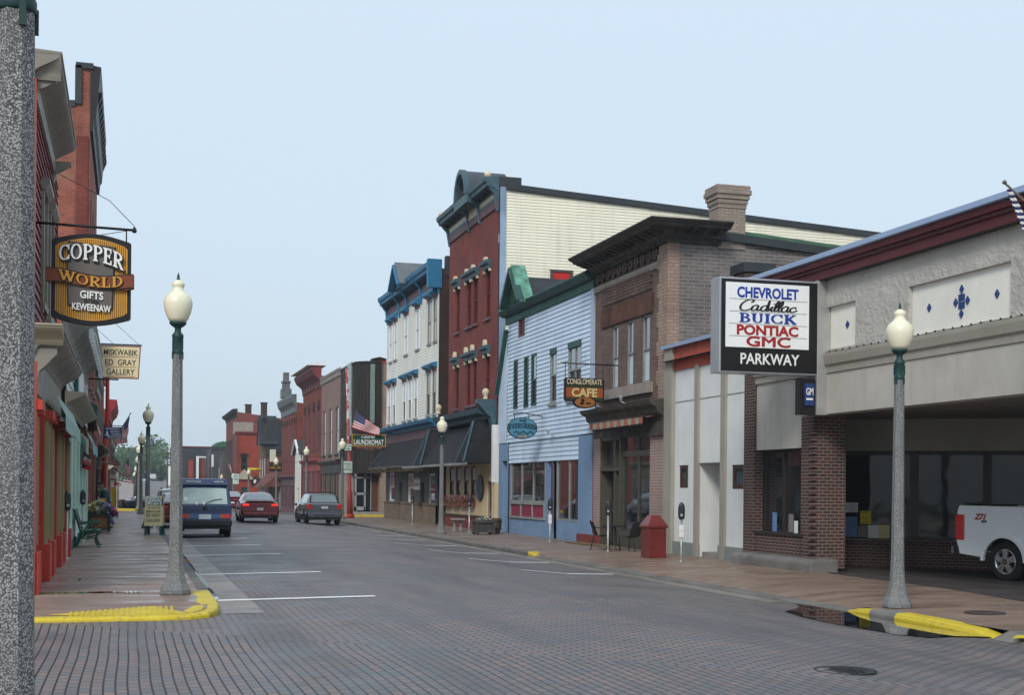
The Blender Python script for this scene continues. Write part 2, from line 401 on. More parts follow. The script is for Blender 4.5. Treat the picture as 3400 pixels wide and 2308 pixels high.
mBeige = mat('beige_paint', (.33,.31,.26), .7, .08, 1, streak=.15)
mGreenBase = mat('weathered_green_plinth', (.22,.255,.235), .8, .15, 1.5, streak=.45)
mOrange = mat('orange_fascia', (.42,.075,.04), .6, .12, 1.5, streak=.2)
mMaroon = mat('maroon_fascia', (.12,.022,.025), .45, .12, 1, streak=.15)
mBlueMetal = flat('blue_grey_flashing', (.28,.36,.5), .35, .3)
mZinc = mat('galvanised_flashing', (.3,.4,.52), .4, .2, .8, metal=.4, streak=.35)
mBlackMetal = mat('black_metal', (.016,.017,.018), .5, .15, 3)
mDarkRoof = mat('dark_roof_edge', (.035,.042,.046), .6, .15, 1)
mRoof = mat('tar_roof', (.05,.05,.05), .9)
mGlass = glass('window_glass')
mGlassDark = glass('dark_upper_glass', (.012,.013,.015), .3, .12)
mGlassBlue = glass('sky_window_glass', (.05,.065,.085), .04, 1.0)
mBlind = mat('pale_window_blind', (.5,.58,.66), .4, .05, 2)
mShutter = mat('dark_red_boards', (.09,.012,.014), .6, .2, 2, streak=.2)
mGreyFrame = mat('weathered_grey_frame', (.25,.26,.25), .6, .15, 2)
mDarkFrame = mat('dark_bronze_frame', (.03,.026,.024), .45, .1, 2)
mGreenTrim = mat('dark_green_trim', (.022,.07,.058), .5, .25, 2, streak=.1)
mCopper = mat('verdigris_copper', (.12,.3,.22), .55, .45, 2.2, bump=.2)
mBrownCornice = mat('brown_black_cornice', (.072,.062,.052), .7, .3, 2.5, bump=.2, streak=.2)
mLintel = mat('rust_stained_stone', (.1,.045,.03), .8, .4, 2.2, bump=.4, streak=.4)
mStoneTrim = mat('grey_cut_stone', (.3,.26,.23), .8, .15, 2, bump=.3, streak=.35)
mConcrete = mat('weathered_concrete', (.27,.26,.245), .85, .18, 1.5, bump=.4, bs=40, streak=.3)
mPlum = mat('plum_trim', (.13,.07,.08), .6, .15, 2)
mCreamTrim = mat('cream_trim', (.62,.55,.4), .6, .08, 2)
mBronzeClad = mat('dark_bronze_cladding', (.028,.022,.019), .45, .15, .8, streak=.1)
mGraniteRed = mat('red_brown_granite', (.12,.05,.035), .35, .35, 6, spec=.5)
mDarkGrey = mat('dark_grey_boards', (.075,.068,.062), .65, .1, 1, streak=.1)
mCreamBoard = mat('cream_boards', (.62,.5,.32), .65, .06, 1, streak=.15)
mAlu = mat('aluminium_frame', (.5,.51,.52), .35, .08, 2, metal=.5)
mOlive = mat('olive_paint', (.32,.265,.14), .55, .08, 2, streak=.05)
mRedPaint = mat('brick_red_paint', (.46,.05,.03), .45, .1, 2, streak=.1)
mRedSiding = mat('dark_red_clapboard', (.24,.04,.045), .55, .1, 1, streak=.12)
mTaupe = mat('taupe_trim_paint', (.26,.24,.2), .5, .12, 1.2, streak=.2)
mTan = mat('tan_trim_paint', (.4,.36,.26), .5, .08, 1.2, streak=.1)
mMint = mat('mint_green_paint', (.55,.76,.62), .5, .08, 2, streak=.1)
mTealPaint = mat('deep_teal_paint', (.015,.11,.115), .5, .1, 2)
mAwnGreen = mat('pale_green_awning_cloth', (.33,.47,.42), .8, .1, 2, bump=.3, bs=8)
mGold = mat('gold_paint', (.62,.3,.035), .45, .06, 4)
mBlackPaint = mat('black_sign_paint', (.012,.011,.012), .45, .05, 3)
mSignWhite = flat('sign_white', (.82,.83,.8), .45)
mSignGrey = flat('sign_grey_brown', (.13,.115,.1), .5)
mRust = flat('rust_brown_paint', (.2,.05,.018), .5)
mCreamSign = flat('cream_sign_panel', (.76,.64,.38), .5)
mSignBlue = flat('sign_blue', (.02,.05,.18), .45)
mLogoBlue = flat('lettering_blue', (.018,.045,.3), .4)
mLogoRed = flat('lettering_red', (.36,.02,.02), .4)
def worn_yellow():
    m, nt, b = _new('yellow_road_paint'); v = objvec(nt)
    c = mixc(nt, ramp(nt, noise(nt, v, 2.5), .3, .7), (.6,.44,.012), (.76,.58,.03))
    c = mixc(nt, ramp(nt, noise(nt, v, 7, 9, .75), .57, .66, (0,)*3, (.85,)*3), c, (.2,.175,.14))
    c = mixc(nt, 1., c, ramp(nt, noise(nt, v, 55, 2), .35, .65, (.72,)*3, (1,1,1)), 'MULTIPLY')
    nt.links.new(c, b.inputs['Base Color']); b.inputs['Roughness'].default_value = .55; bumpn(nt, b, noise(nt, v, 30, 5), .4, .01); return m
mYellow = worn_yellow()
mLine = mat('white_road_paint', (.86,.86,.85), .6, .08, 4, grain=.1)
mGlobe = mat('cream_lamp_globe', (.82,.77,.58), .3, .03, 2, spec=.5)
mLampGreen = mat('dark_green_lamp_metal', (.014,.045,.045), .45, .1, 4)
mCanvas = flat('white_canvas', (.7,.7,.68), .8)
def aggregate():
    m, nt, b = _new('exposed_aggregate'); v = objvec(nt)
    t = N(nt, 'ShaderNodeTexVoronoi'); t.inputs['Scale'].default_value = 135; nt.links.new(v, t.inputs['Vector'])
    w = mixc(nt, .5, noise(nt, v, 40, 2), t.outputs['Color'])
    bw = N(nt, 'ShaderNodeRGBToBW'); nt.links.new(t.outputs['Color'], bw.inputs[0])
    c = ramp(nt, bw.outputs[0], .2, .85, (.11,.115,.118), (.48,.48,.47))
    e = ramp(nt, t.outputs['Distance'], .4, .62, (1,1,1), (.2,.2,.2))
    c = mixc(nt, 1., c, e, 'MULTIPLY')
    c = mixc(nt, ramp(nt, noise(nt, v, 2.), .3, .7, (.0,)*3, (.35,)*3), c, (.16,.165,.165))
    nt.links.new(c, b.inputs['Base Color']); b.inputs['Roughness'].default_value = .7
    bumpn(nt, b, t.outputs['Distance'], -.5, .006)
    return m
mAgg = aggregate()
def sidewalk_mat(name, base, wet=1.0, slab=1.5, dark=.6):
    m, nt, b = _new(name); v = objvec(nt)
    t = N(nt, 'ShaderNodeTexBrick'); mp_ = N(nt, 'ShaderNodeMapping'); mp_.inputs['Location'].default_value = (13.3,.4,0); nt.links.new(v, mp_.inputs['Vector']); nt.links.new(mp_.outputs[0], t.inputs['Vector']); t.offset = 0
    for k, c in (('Color1', base), ('Color2', tuple(x*.86 for x in base)), ('Mortar', tuple(x*.3 for x in base))): t.inputs[k].default_value = rgba(c)
    t.inputs['Scale'].default_value = 1; t.inputs['Brick Width'].default_value = 40; t.inputs['Row Height'].default_value = slab; t.inputs['Mortar Size'].default_value = .012; t.inputs['Mortar Smooth'].default_value = .2
    c = t.outputs['Color']
    c = mixc(nt, 1., c, ramp(nt, noise(nt, v, .9, 6, .65), .3, .72, (dark,)*3, (1.12,)*3), 'MULTIPLY')
    c = mixc(nt, ramp(nt, noise(nt, v, 3.2, 5, .7), .55, .8, (0,)*3, (.5,)*3), c, tuple(x*.5 for x in base))
    c = mixc(nt, ramp(nt, noise(nt, v, 90, 2), .35, .65, (0,)*3, (.25,)*3), c, tuple(x*.6 for x in base))
    nt.links.new(c, b.inputs['Base Color'])
    w = noise(nt, stretch(nt, v, (.3, 1.6, 1)), 1.3, 4, .6)
    nt.links.new(ramp(nt, w, .36, .66, (.34-.2*wet,)*3, (.85,)*3), b.inputs['Roughness']); b.inputs['Specular IOR Level'].default_value = .5
    bumpn(nt, b, noise(nt, stretch(nt, v, (.6, 2.2, 1)), 1.6, 6, .6), .22, .02)
    return m
mWalkL = sidewalk_mat('wet_brown_pavement', (.29,.195,.15), 1.0, 1.35, .72)
mWalkR = sidewalk_mat('brown_pavement', (.27,.2,.16), .5, 1.5, .72)
mApron = sidewalk_mat('rust_stained_apron', (.28,.19,.14), .5, 2.4, .68)
mDrive = mat('dark_driveway_asphalt', (.06,.05,.047), .75, .35, .8, bump=.3, bs=60)
mKerb = mat('grey_kerb_concrete', (.17,.16,.15), .8, .25, 1.2, bump=.4, bs=30, streak=.2)
mGutter = mat('damp_gutter_concrete', (.23,.2,.175), .5, .25, 1.0, bump=.2, spec=.4)
def road_mat():
    m, nt, b = _new('brick_paving'); v = objvec(nt)
    wob = N(nt, 'ShaderNodeTexNoise'); wob.inputs['Scale'].default_value = .2; wob.inputs['Detail'].default_value = 1.2; nt.links.new(v, wob.inputs['Vector'])
    sub = N(nt, 'ShaderNodeVectorMath', operation='SUBTRACT'); nt.links.new(wob.outputs['Color'], sub.inputs[0]); sub.inputs[1].default_value = (.5,.5,.5)
    scl = N(nt, 'ShaderNodeVectorMath', operation='MULTIPLY'); nt.links.new(sub.outputs[0], scl.inputs[0]); scl.inputs[1].default_value = (.26,.12,0)
    ad = N(nt, 'ShaderNodeVectorMath', operation='ADD'); nt.links.new(v, ad.inputs[0]); nt.links.new(scl.outputs[0], ad.inputs[1])
    vv = ad.outputs[0]
    def bt(vec, hgap, ms=.0085):
        t = N(nt, 'ShaderNodeTexBrick'); nt.links.new(vec, t.inputs['Vector'])
        t.inputs['Color1'].default_value = (.225,.175,.16,1); t.inputs['Color2'].default_value = (.148,.156,.166,1); t.inputs['Mortar'].default_value = (.022,.021,.021,1)
        t.inputs['Scale'].default_value = 1; t.inputs['Brick Width'].default_value = .215; t.inputs['Row Height'].default_value = hgap; t.inputs['Mortar Size'].default_value = ms; t.inputs['Mortar Smooth'].default_value = .2
        return t
    r = N(nt, 'ShaderNodeMapping'); r.inputs['Rotation'].default_value = (0, 0, rad(90)); nt.links.new(vv, r.inputs['Vector'])
    t1 = bt(vv, .1, .004); t2 = bt(r.outputs[0], .1, .01); t3 = bt(vv, .1, .02)
    s = N(nt, 'ShaderNodeSeparateXYZ'); nt.links.new(v, s.inputs[0])
    # the crossing is laid the other way round, its edge runs diagonally over the street
    mm = N(nt, 'ShaderNodeMath', operation='MULTIPLY_ADD'); nt.links.new(s.outputs[0], mm.inputs[0]); mm.inputs[1].default_value = .93; nt.links.new(s.outputs[1], mm.inputs[2])
    gt = N(nt, 'ShaderNodeMath', operation='LESS_THAN'); nt.links.new(mm.outputs[0], gt.inputs[0]); gt.inputs[1].default_value = 16.6
    # gaping head joints between the courses of the street
    s2 = N(nt, 'ShaderNodeSeparateXYZ'); nt.links.new(vv, s2.inputs[0])
    def mth(op, a, b=None):
        n = N(nt, 'ShaderNodeMath', operation=op)
        for i_, v_ in enumerate((a, b)):
            if v_ is None: continue
            if isinstance(v_, (int, float)): n.inputs[i_].default_value = v_
            else: nt.links.new(v_, n.inputs[i_])
        return n.outputs[0]
    fr = mth('FRACT', mth('MULTIPLY', s2.outputs[1], 10.0))
    hd = mth('MULTIPLY', t3.outputs['Fac'], mth('LESS_THAN', mth('ABSOLUTE', mth('SUBTRACT', fr, .5)), .3))
    c1 = mixc(nt, hd, t1.outputs['Color'], (.02,.02,.021))
    c = mixc(nt, gt.outputs[0], c1, t2.outputs['Color'])
    big = noise(nt, v, .55, 6, .65)
    c = mixc(nt, 1., c, ramp(nt, big, .3, .72, (.7,.72,.76), (1.15,1.08,1.04)), 'MULTIPLY')
    # polished and oil-darkened wheel tracks
    trk = noise(nt, stretch(nt, v, (1.1, .09, 1)), 1.1, 4, .55)
    c = mixc(nt, ramp(nt, trk, .48, .7, (0,)*3, (.65,)*3), c, (.075,.075,.08))
    c = mixc(nt, ramp(nt, noise(nt, v, 1.7, 6, .7), .56, .78, (0,)*3, (.6,)*3), c, (.07,.062,.055))
    nt.links.new(c, b.inputs['Base Color'])
    nt.links.new(ramp(nt, big, .35, .7, (.42,)*3, (.72,)*3), b.inputs['Roughness']); b.inputs['Specular IOR Level'].default_value = .4
    fm = N(nt, 'ShaderNodeMix'); nt.links.new(gt.outputs[0], fm.inputs[0]); nt.links.new(t1.outputs['Fac'], fm.inputs[2]); nt.links.new(t2.outputs['Fac'], fm.inputs[3])
    bumpn(nt, b, fm.outputs[0], -.5, .012)
    return m
mRoad = road_mat()
# ================================================================ TERRAIN, ROAD, PAVEMENTS
BY = [(-400,0),(95,0),(112,-.35),(139,-1.0),(165,-1.3),(190,-1.15),(240,-.2),(300,1.3),(360,2.9),(395,3.3),(470,3.0),(4000,2.0)]
RX = [(-400,-.12),(-80,-.12),(1.2,-.12),(3.7,-.085),(6,-.09),(8.3,-.18),(9.5,-.287),(11.2,-.312),(80,-.31),(400,-.31)]
def pl(T, t):
    for (a, p), (b, r) in zip(T, T[1:]):
        if t <= b: return p+(r-p)*(t-a)/(b-a)
    return T[-1][1]
def by(y): return pl(BY, y)
def rz(x, y): return pl(RX, x) + by(y)
def sheet(xs, ys, fn):
    mb = MB(); w = len(ys)
    mb.add([(x, y, fn(x, y)) for x in xs for y in ys], [(i*w+j, (i+1)*w+j, (i+1)*w+j+1, i*w+j+1) for i in range(len(xs)-1) for j in range(w-1)])
    return mb
rxs = [-80, -20] + [r[0] for r in RX[2:-2]] + [14, 40, 80]
rys = [-15, 0, 8, 17, 30, 50, 80, 95, 112, 139, 165, 190, 240, 300, 360, 395, 420]
struct(sheet(rxs, rys, rz), 'road', mRoad)
mGround = mat('grass_ground', (.06,.09,.03), .95, .3, .05)
struct(sheet([-600, -300, -80, 80, 300, 600], [-100, -15] + rys[2:] + [470, 800], lambda x, y: by(y)-.75), 'ground', mGround)
# left pavement, corner rounded towards the crossing
def slab(name, poly, zt, zb, m):
    mb = MB(); mb.prism([(x, y, zb) for x, y in poly], (0, 0, zt-zb)); return struct(mb, name, m)
arc = lambda cx, cy, r, a0, a1, n=8: [(cx+r*math.cos(rad(a0+(a1-a0)*i/n)), cy+r*math.sin(rad(a0+(a1-a0)*i/n))) for i in range(n+1)]
slab('pavement', [(-30, 18.4), (1.03, 18.4), (1.03, 79.6), (-30, 79.6)], 0, -.3, mWalkL)
zrp = lambda y: -.064*(18.4-y)/.72
mb = MB(); mb.add([(x, y, zrp(y)) for x, y in ((-30,18.4),(-30,17.66),(.3,17.66),(.62,17.7),(.86,17.82),(1.0,18.1),(1.03,18.4))], [tuple(range(7))]); struct(mb, 'pavement_ramp', mWalkL)
def kerb(name, path, w, zt, zb, m, side=1, rnd=.035):
    """kerb stone following a path (outer edge); inner edge w to the left of travel"""
    mb = MB(); P2 = [Vec((x, y)) for x, y, *_ in path]; zs = [(p[2] if len(p) > 2 else zt) for p in path]; pr = []
    for i, p in enumerate(P2):
        t = (P2[min(i+1, len(P2)-1)] - P2[max(i-1, 0)]).normalized(); n = Vec((-t.y, t.x))*side
        z = zs[i]
        pr.append([(p.x, p.y, zb), (p.x, p.y, z-rnd), (p.x+n.x*rnd*.35, p.y+n.y*rnd*.35, z-rnd*.3), (p.x+n.x*rnd, p.y+n.y*rnd, z), (p.x+n.x*w, p.y+n.y*w, z), (p.x+n.x*w, p.y+n.y*w, zb)])
    k = 6
    mb.add([v for r in pr for v in r], [(i*k+j, (i+1)*k+j, (i+1)*k+j+1, i*k+j+1) for i in range(len(pr)-1) for j in range(k-1)])
    mb.add(pr[0], [(0,1,2,3,4,5)]); mb.add(pr[-1], [(0,1,2,3,4,5)])
    return struct(mb, name, m)
kerb('kerb', [(1.21, 79.6), (1.21, 50), (1.21, 20.9)], .18, .004, -.4, mKerb, side=-1)
kerb('painted_kerb', [(1.21, 20.9, .006), (1.21, 19.2, .006), (1.205, 18.6, -.004), (1.16, 18.1, -.03), (1.02, 17.75, -.05), (.78, 17.56, -.058), (.4, 17.49, -.06), (-3, 17.48, -.06), (-14, 17.48, -.06)], .18, .006, -.4, mYellow, side=-1)
# worn yellow spread beside the painted kerb and the ridged yellow ramp panel
def decal(name, poly, z, m, h=.004):
    mb = MB(); mb.prism([(x, y, z) for x, y in poly], (0, 0, h)); return struct(mb, name, m)
decal('yellow_paint_marking', [(1.03,20.9),(.9,20.6),(.97,19.6),(.9,18.9),(.95,18.41),(1.03,18.41)], 0, mYellow)
rp = MB(); RP = [(-1.0,17.78),(-.55,17.67),(.5,17.67),(.78,17.72),(.34,18.3)]
rp.add([(x, y, zrp(y)+.006) for x, y in RP], [(0,1,2,3,4)])
for i in range(19):
    x = -.72+.07*i
    y1 = min(18.24, 17.82+(x+1)*.36)
    rp.hexa([(x,17.69,zrp(17.69)),(x+.035,17.69,zrp(17.69)),(x+.035,y1,zrp(y1)),(x,y1,zrp(y1)),(x,17.69,zrp(17.69)+.016),(x+.035,17.69,zrp(17.69)+.016),(x+.035,y1,zrp(y1)+.016),(x,y1,zrp(y1)+.016)])
rp.add([(x, y, zrp(y)+.004) for x, y in ((.78,17.74),(.95,18.0),(.98,18.35),(.85,18.3),(.7,17.9))], [(0,1,2,3,4)])
struct(rp, 'ramp_surface', mYellow)
struct(sheet([1.215, 1.78], [18.2]+[y for y in rys if 17.9 < y < 79]+[79.4], lambda x, y: rz(x, y)+.005), 'gutter_surface', mGutter)
# right pavement
def rw(x): return pl([(11.0,-.2),(13,-.17),(14.75,-.15),(17,-.22),(40,-.26)], x)
struct(sheet([11.28, 13, 14.75], [36.6, 50, 78.0], lambda x, y: rw(x)), 'pavement_far', mWalkR)
struct(sheet([11.25, 11.38, 12.2, 13, 14.75, 17, 40], [18.95, 20, 25, 35.2, 36.6], lambda x, y: rw(x)-.085*max(0, 12.2-x)*min(1, (36.6-y)/1.4)), 'pavement_apron', mApron)
struct(sheet([11.17, 13, 14.75, 17, 40], [14.9, 18.95], lambda x, y: rw(x)), 'pavement_corner', mApron)
struct(sheet([10.9, 11.17, 13, 14.75, 17, 40], [11.5, 13.2, 14.92], lambda x, y: lerp(-.306, rw(x), max(0, min(1, (y-13.2)/1.72))) if x > 11 else -.306), 'pavement_ramp_right', sidewalk_mat('grey_concrete_ramp', (.26,.24,.21), .5, 1.7))
kerb('kerb_right', [(11.1, 36.6), (11.1, 50), (11.1, 76.9)] + arc(12.1, 76.9, 1, 180, 90, 5)[1:] + [(16, 77.9), (40, 77.9)], .18, -.185, -.5, mKerb, side=-1)
kerb('kerb_low', [(10.98, 18.7, -.265), (11.02, 27, -.265), (11.08, 35.9, -.265)], .3, -.265, -.5, mKerb, side=-1)
kerb('kerb_end_yellow', [(11.08, 35.9, -.26), (11.09, 36.2, -.22), (11.1, 36.6, -.184)], .3, -.18, -.5, mYellow, side=-1)
kerb('kerb_corner_yellow', [(10.98, 18.05, -.19), (10.98, 18.45, -.215), (10.98, 18.95, -.3)], .24, -.19, -.5, mYellow, side=-1, rnd=.06)
kerb('kerb_corner_grey', [(10.98, 17.35, -.185), (10.98, 18.05, -.19)], .25, -.185, -.5, mKerb, side=-1, rnd=.06)
kerb('kerb_corner_painted', [(10.95, 14.95, -.29), (10.93, 15.4, -.215), (10.95, 16.3, -.185), (10.98, 17.35, -.183)], .27, -.185, -.5, mYellow, side=-1, rnd=.07)
decal('pavement_patch', [(11.25,14.95),(13.5,14.95),(13.8,16.4),(12.6,17.6),(11.25,17.3)], -.2, sidewalk_mat('grey_concrete_patch', (.27,.255,.22), .4, 1.6))
yp = onz('d', 2282, 1449, -.23); decal('yellow_corner_marking', [(yp.x,yp.y-.12),(yp.x+2.5,yp.y-.5),(yp.x+2.5,yp.y+.1),(yp.x+.3,yp.y+.16)], max(rw(yp.x)-.05, lerp(-.306, rw(yp.x), max(0, min(1, (yp.y-13.2)/1.72))))+.012, mYellow)
dz = lambda x, y: rw(x)+.006
struct(sheet([15.0, 16, 17, 40], [15.5, 20, 23, 25.6, 29], dz), 'driveway', mDrive)
mb = MB(); mb.add([(13.9, 17.2, rw(13.9)+.007), (15.0, 15.5, dz(15,0)), (15.0, 26.4, dz(15,0)), (14.62, 25.7, rw(14.62)+.007), (14.5, 21, rw(14.5)+.007)], [(0,1,2,3,4)]); struct(mb, 'driveway_edge', mDrive)
struct(sheet([10.55, 10.98], [20.6]+[y for y in rys if 18.9 < y < 77]+[76.5], lambda x, y: rz(x, y)+.005), 'gutter_right', mGutter)
# far pavements beyond the side streets
fy = [y for y in rys if y >= 95]
struct(sheet([-30, -1.4, 1.2], [97.5]+[y for y in fy if y > 97.5], lambda x, y: by(y)-.01), 'pavement_left_far', mWalkL)
struct(sheet([11.3, 14.75, 60], [88, 95]+fy[1:], lambda x, y: by(y)-.18), 'pavement_right_far', mWalkR)
kerb('kerb_far_painted', [(1.3, 99.5), (1.3, 98.4), (.4, 97.4), (-14, 97.4)], .25, .0, -.4, mYellow, side=-1)
kerb('kerb_far_left', [(1.3, y, by(y)+.002) for y in [420, 360, 300, 240, 190, 165, 139, 112, 99.5]], .2, 0, -2.5, mKerb, side=-1)
kerb('kerb_far_right_painted', [(11.2, 91), (11.2, 88.7), (11.9, 87.9), (20, 87.9)], .3, -.165, -.4, mYellow, side=-1)
kerb('kerb_far_right', [(11.2, y, by(y)-.17) for y in [91, 95, 112, 139, 165, 190, 240, 300, 360, 420]], .2, 0, -2.5, mKerb, side=-1)
# near corner the photographer stands on
slab('pavement_near', [(-8, -6), (.6, -6), (1.2, -5), (1.2, 6.2), (.4, 7.0), (-8, 7.0)], 0, -.3, mWalkL)
# parking bay lines
def line(x0, x1, y0, y1, nm='parking_line', w=.22):
    xs = sorted([x0, x1]+[r[0] for r in RX if min(x0, x1) < r[0] < max(x0, x1)]); mb = MB(); vs = []
    if x0 > x1: x0, x1, y0, y1 = x1, x0, y1, y0
    for x in xs:
        y = lerp(y0, y1, (x-x0)/(x1-x0)); vs += [(x, y-w/2, rz(x, y)+.009), (x, y+w/2, rz(x, y)+.009)]
    mb.add(vs, [(2*i, 2*i+2, 2*i+3, 2*i+1) for i in range(len(xs)-1)]); struct(mb, nm, mLine)
for y in (20.35, 26.4, 33.7, 39.05, 44.0, 49.6): line(1.3, 3.7, y, y+.03)
for k, x, y in (('N',383,223),('N',170,180),('D',1105,1525),('D',850,1470),('D',650,1430),('D',490,1400),('D',380,1370),('D',225,1337)):
    p = onz(k, x, y, -.17); line(8.4, 10.55, p.y, p.y-.03)
# water lying in the right gutter and on the left pavement
mWater = glass('rain_water', (.02,.018,.016), .015, 1.0)
def puddle(name, pts, z): 
    mb = MB(); mb.add([(x, y, z) for x, y in pts], [tuple(range(len(pts)))]); return struct(mb, name, mWater)
puddle('puddle', [(10.97,15.0),(10.97,19.2),(10.97,20.4),(10.75,19.8),(10.4,19.3),(10.0,18.9),(9.8,18.0),(9.72,17.1),(9.8,16.2),(9.85,15.5),(10.1,15.1),(10.5,15.2)], -.2835)
puddle('puddle_pavement', [(-.95,20.62),(-.5,20.57),(0,20.55),(.15,20.66),(.1,20.86),(-.3,20.9),(-.7,20.85)], .004)
puddle('puddle_kerb', [(1.22,20.2),(1.38,21),(1.33,23),(1.42,25),(1.33,28),(1.36,34),(1.22,36)], -.113)
# manhole in the crossing
mb = MB(); mb.lathe([(.3,0),(.3,.006),(.27,.006),(.26,-.004),(.0,-.004)], 24, (6.62, 11.3, rz(6.62, 11.3)+.006), cap=False)
for i in range(-3, 4):
    for j in range(-3, 4):
        if i*i+j*j < 10: mb.box(6.62+i*.062-.02, 6.62+i*.062+.02, 11.3+j*.062-.02, 11.3+j*.062+.02, rz(6.62, 11.3)-.002, rz(6.62, 11.3)+.008)
single(mb, 'manhole_cover', mBlackMetal, 'round dark iron manhole cover set in the brick road', 'manhole cover', (6.62, 11.3, rz(6.62, 11.3)))
mb = MB(); mb.lathe([(.3,0),(.3,.008),(.0,.008)], 24, (12.3, 17.0, rw(12.3)+.006), cap=False)
single(mb, 'manhole_cover', mat('rusty_iron', (.06,.045,.04), .7, .3, 6), 'dark iron cover set in the concrete beside the right lamp post', 'manhole cover', (12.3, 17.0, rw(12.3)))
# weeds in the pavement joints
wm = mat('weeds_green', (.07,.13,.03), .8, .3, 8)
mb = MB()
for (x0, x1, yy, n) in ((-1.25,-.6,20.55,90),(-.05,.2,20.5,30),(-.8,-.78,23.5,25),(14.3,14.7,26.2,20),(13.6,13.9,18.6,12)):
    for i in range(n):
        x = random.uniform(x0, x1); y = yy+random.gauss(0, .05); z = 0 if x < 5 else rw(x); h = random.uniform(.02,.05); a = random.uniform(0, 6.3)
        mb.add([(x, y, z), (x+.012*math.cos(a), y+.012*math.sin(a), z), (x+.03*math.cos(a+1), y+.03*math.sin(a+1), z+h)], [(0,1,2)])
o = mb.build('weeds', wm); o['kind'] = 'stuff'
# ================================================================ RIGHT-HAND HOUSE FRONTS (near to far)
zr = lambda k, x, y, X=XR: onx(k, x, y, X).z
yr = lambda k, x, y, X=XR: onx(k, x, y, X).y
def building(name, label, y, group=None, x=XR): return thing(name, label, 'building', (x, y, 0), None)
def shell(t, y0, y1, z1, X1, m, z0=-.6, holes_s=(), near=True, far=True, roofm=None, X0=XR+.02, name='side_wall', zback=None, lap=0):
    """side walls, back and roof behind a front; top may slope to zback at the rear"""
    zb = z1 if zback is None else zback
    mb = MB()
    if near: mb.add([(X0,y0,z0),(X1,y0,z0),(X1,y0,zb),(X0,y0,z1)], [(0,1,2,3)])
    if far: mb.add([(X0,y1,z0),(X1,y1,z0),(X1,y1,zb),(X0,y1,z1)], [(0,1,2,3)])
    mb.add([(X1,y0,z0),(X1,y1,z0),(X1,y1,zb),(X1,y0,zb)], [(0,1,2,3)])
    mb.build(name, m, t)
    MB().add([(X0-.3 if X0 > 0 else X0+.3,y0,z1-.35),(X1,y0,zb-.35),(X1,y1,zb-.35),(X0-.3 if X0 > 0 else X0+.3,y1,z1-.35)], [(0,1,2,3)]).build('roof', roofm or mRoof, t)
def bracket(F, a, zt, h, d, w, mb, base=0):
    """scrolled console, profile in d/z, thickness w along the wall"""
    pr = [(base, zt-h), (base+.12*d, zt-h), (base+.2*d, zt-h*.75), (base+.3*d, zt-h*.5), (base+.55*d, zt-h*.38), (base+.85*d, zt-h*.2), (base+d, zt-h*.12), (base+d, zt), (base, zt)]
    mb.profile(F, pr, a-w/2, a+w/2)
def onwall(F, k, x, y):
    """where the sight line meets a vertical frame plane: (a,z)"""
    d = sight(k, x, y); P0 = F(0, 0, 0); tt = (P0-EYEP).dot(F.n)/d.dot(F.n); p = EYEP+d*tt
    return (p-P0).dot(F.u), p.z
# ------------------------------------------------ 1 motor dealership
t = building('dealership_building', 'low stuccoed motor dealership with maroon fascia and blue diamond tiles', 24)
GT = 6.78; Y0, Y1 = 17.2, 29.82; zlow = 3.33
pil = (29.28, 29.82)
# upper stucco wall with sunk panels
pan = [rwin('K', 735, 1500, 820, 1190), rwin('K', 20, 335, 1035, 1360)]
pan[0] = (pan[0][0], pan[0][1], zr('K',1100,1210), zr('K',1100,815)); pan[1] = (pan[1][0], pan[1][1]+.25, zr('K',235,1360), zr('K',235,1035))

mb = MB(); wall(mb, FR, Y0, 29.28, 4.62, 6.28, pan, depth=.09, base=.06); mb.build('upper_wall', mStucco, t)
for i, p in enumerate(pan):
    w = MB().fbox(FR, p[0], p[1], p[2], p[3], -.06, -.028).build('wall_panel', mPanelWhite, t)
    D = MB()
    def dia(ac, zc, w_, h_): D.prism([FR(ac-w_, zc, -.028), FR(ac, zc-h_, -.028), FR(ac+w_, zc, -.028), FR(ac, zc+h_, -.028)], (-.02, 0, 0))
    if i == 0:
        for px_, py_ in ((862,1065),(1370,960),(1105,925),(1102,1110),(1060,1026),(1149,1009)): dia(yr('K',px_,py_), zr('K',px_,py_), abs(yr('K',1105,1000)-yr('K',1121,1000)), .085)
        for px_, py_ in ((1093,990),(1116,985),(1093,1043),(1116,1038)): 
            a_, z_ = yr('K',px_,py_), zr('K',px_,py_); pass
        sw_ = abs(yr('K',1082,1010)-yr('K',1126,1010))/2
        ac_, zc_ = yr('K',1104,1016), zr('K',1104,1016)
        for sa in (-1, 1):
            for sz in (-1, 1): D.fbox(FR, ac_+sa*sw_*.53-sw_*.46, ac_+sa*sw_*.53+sw_*.46, zc_+sz*.072-.062, zc_+sz*.072+.062, -.028, -.009)
    else: dia((p[0]+p[1])/2 if i == 2 else yr('K',251,1190), zr('K',251,1190), .075, .085)
    D.build('tile_ornament', mSignBlue, w)
MB().profile(FR, [(0,6.26),(.09,6.26),(.1,6.48),(.14,6.5),(.14,6.56),(.2,6.58),(.22,6.71),(0,6.71)], Y0, 29.9).build('fascia', mMaroon, t)
MB().profile(FR, [(-.3,6.7),(.27,6.7),(.29,6.72),(.27,6.83),(-.3,6.85)], Y0, 29.95).build('coping', mBlueMetal, t)
b = MB()
for i in range(int((29.6-Y0)/.3)): b.lathe([(0.001,0),(.018,.01),(.018,.03),(0.001,.04)], 6, FR(Y0+.2+i*.3, 6.48, .19))
b.tube([FR(Y0, 6.53, .19), FR(29.8, 6.53, .19)], .006, 5); b.build('light_string', mBlackMetal, t)
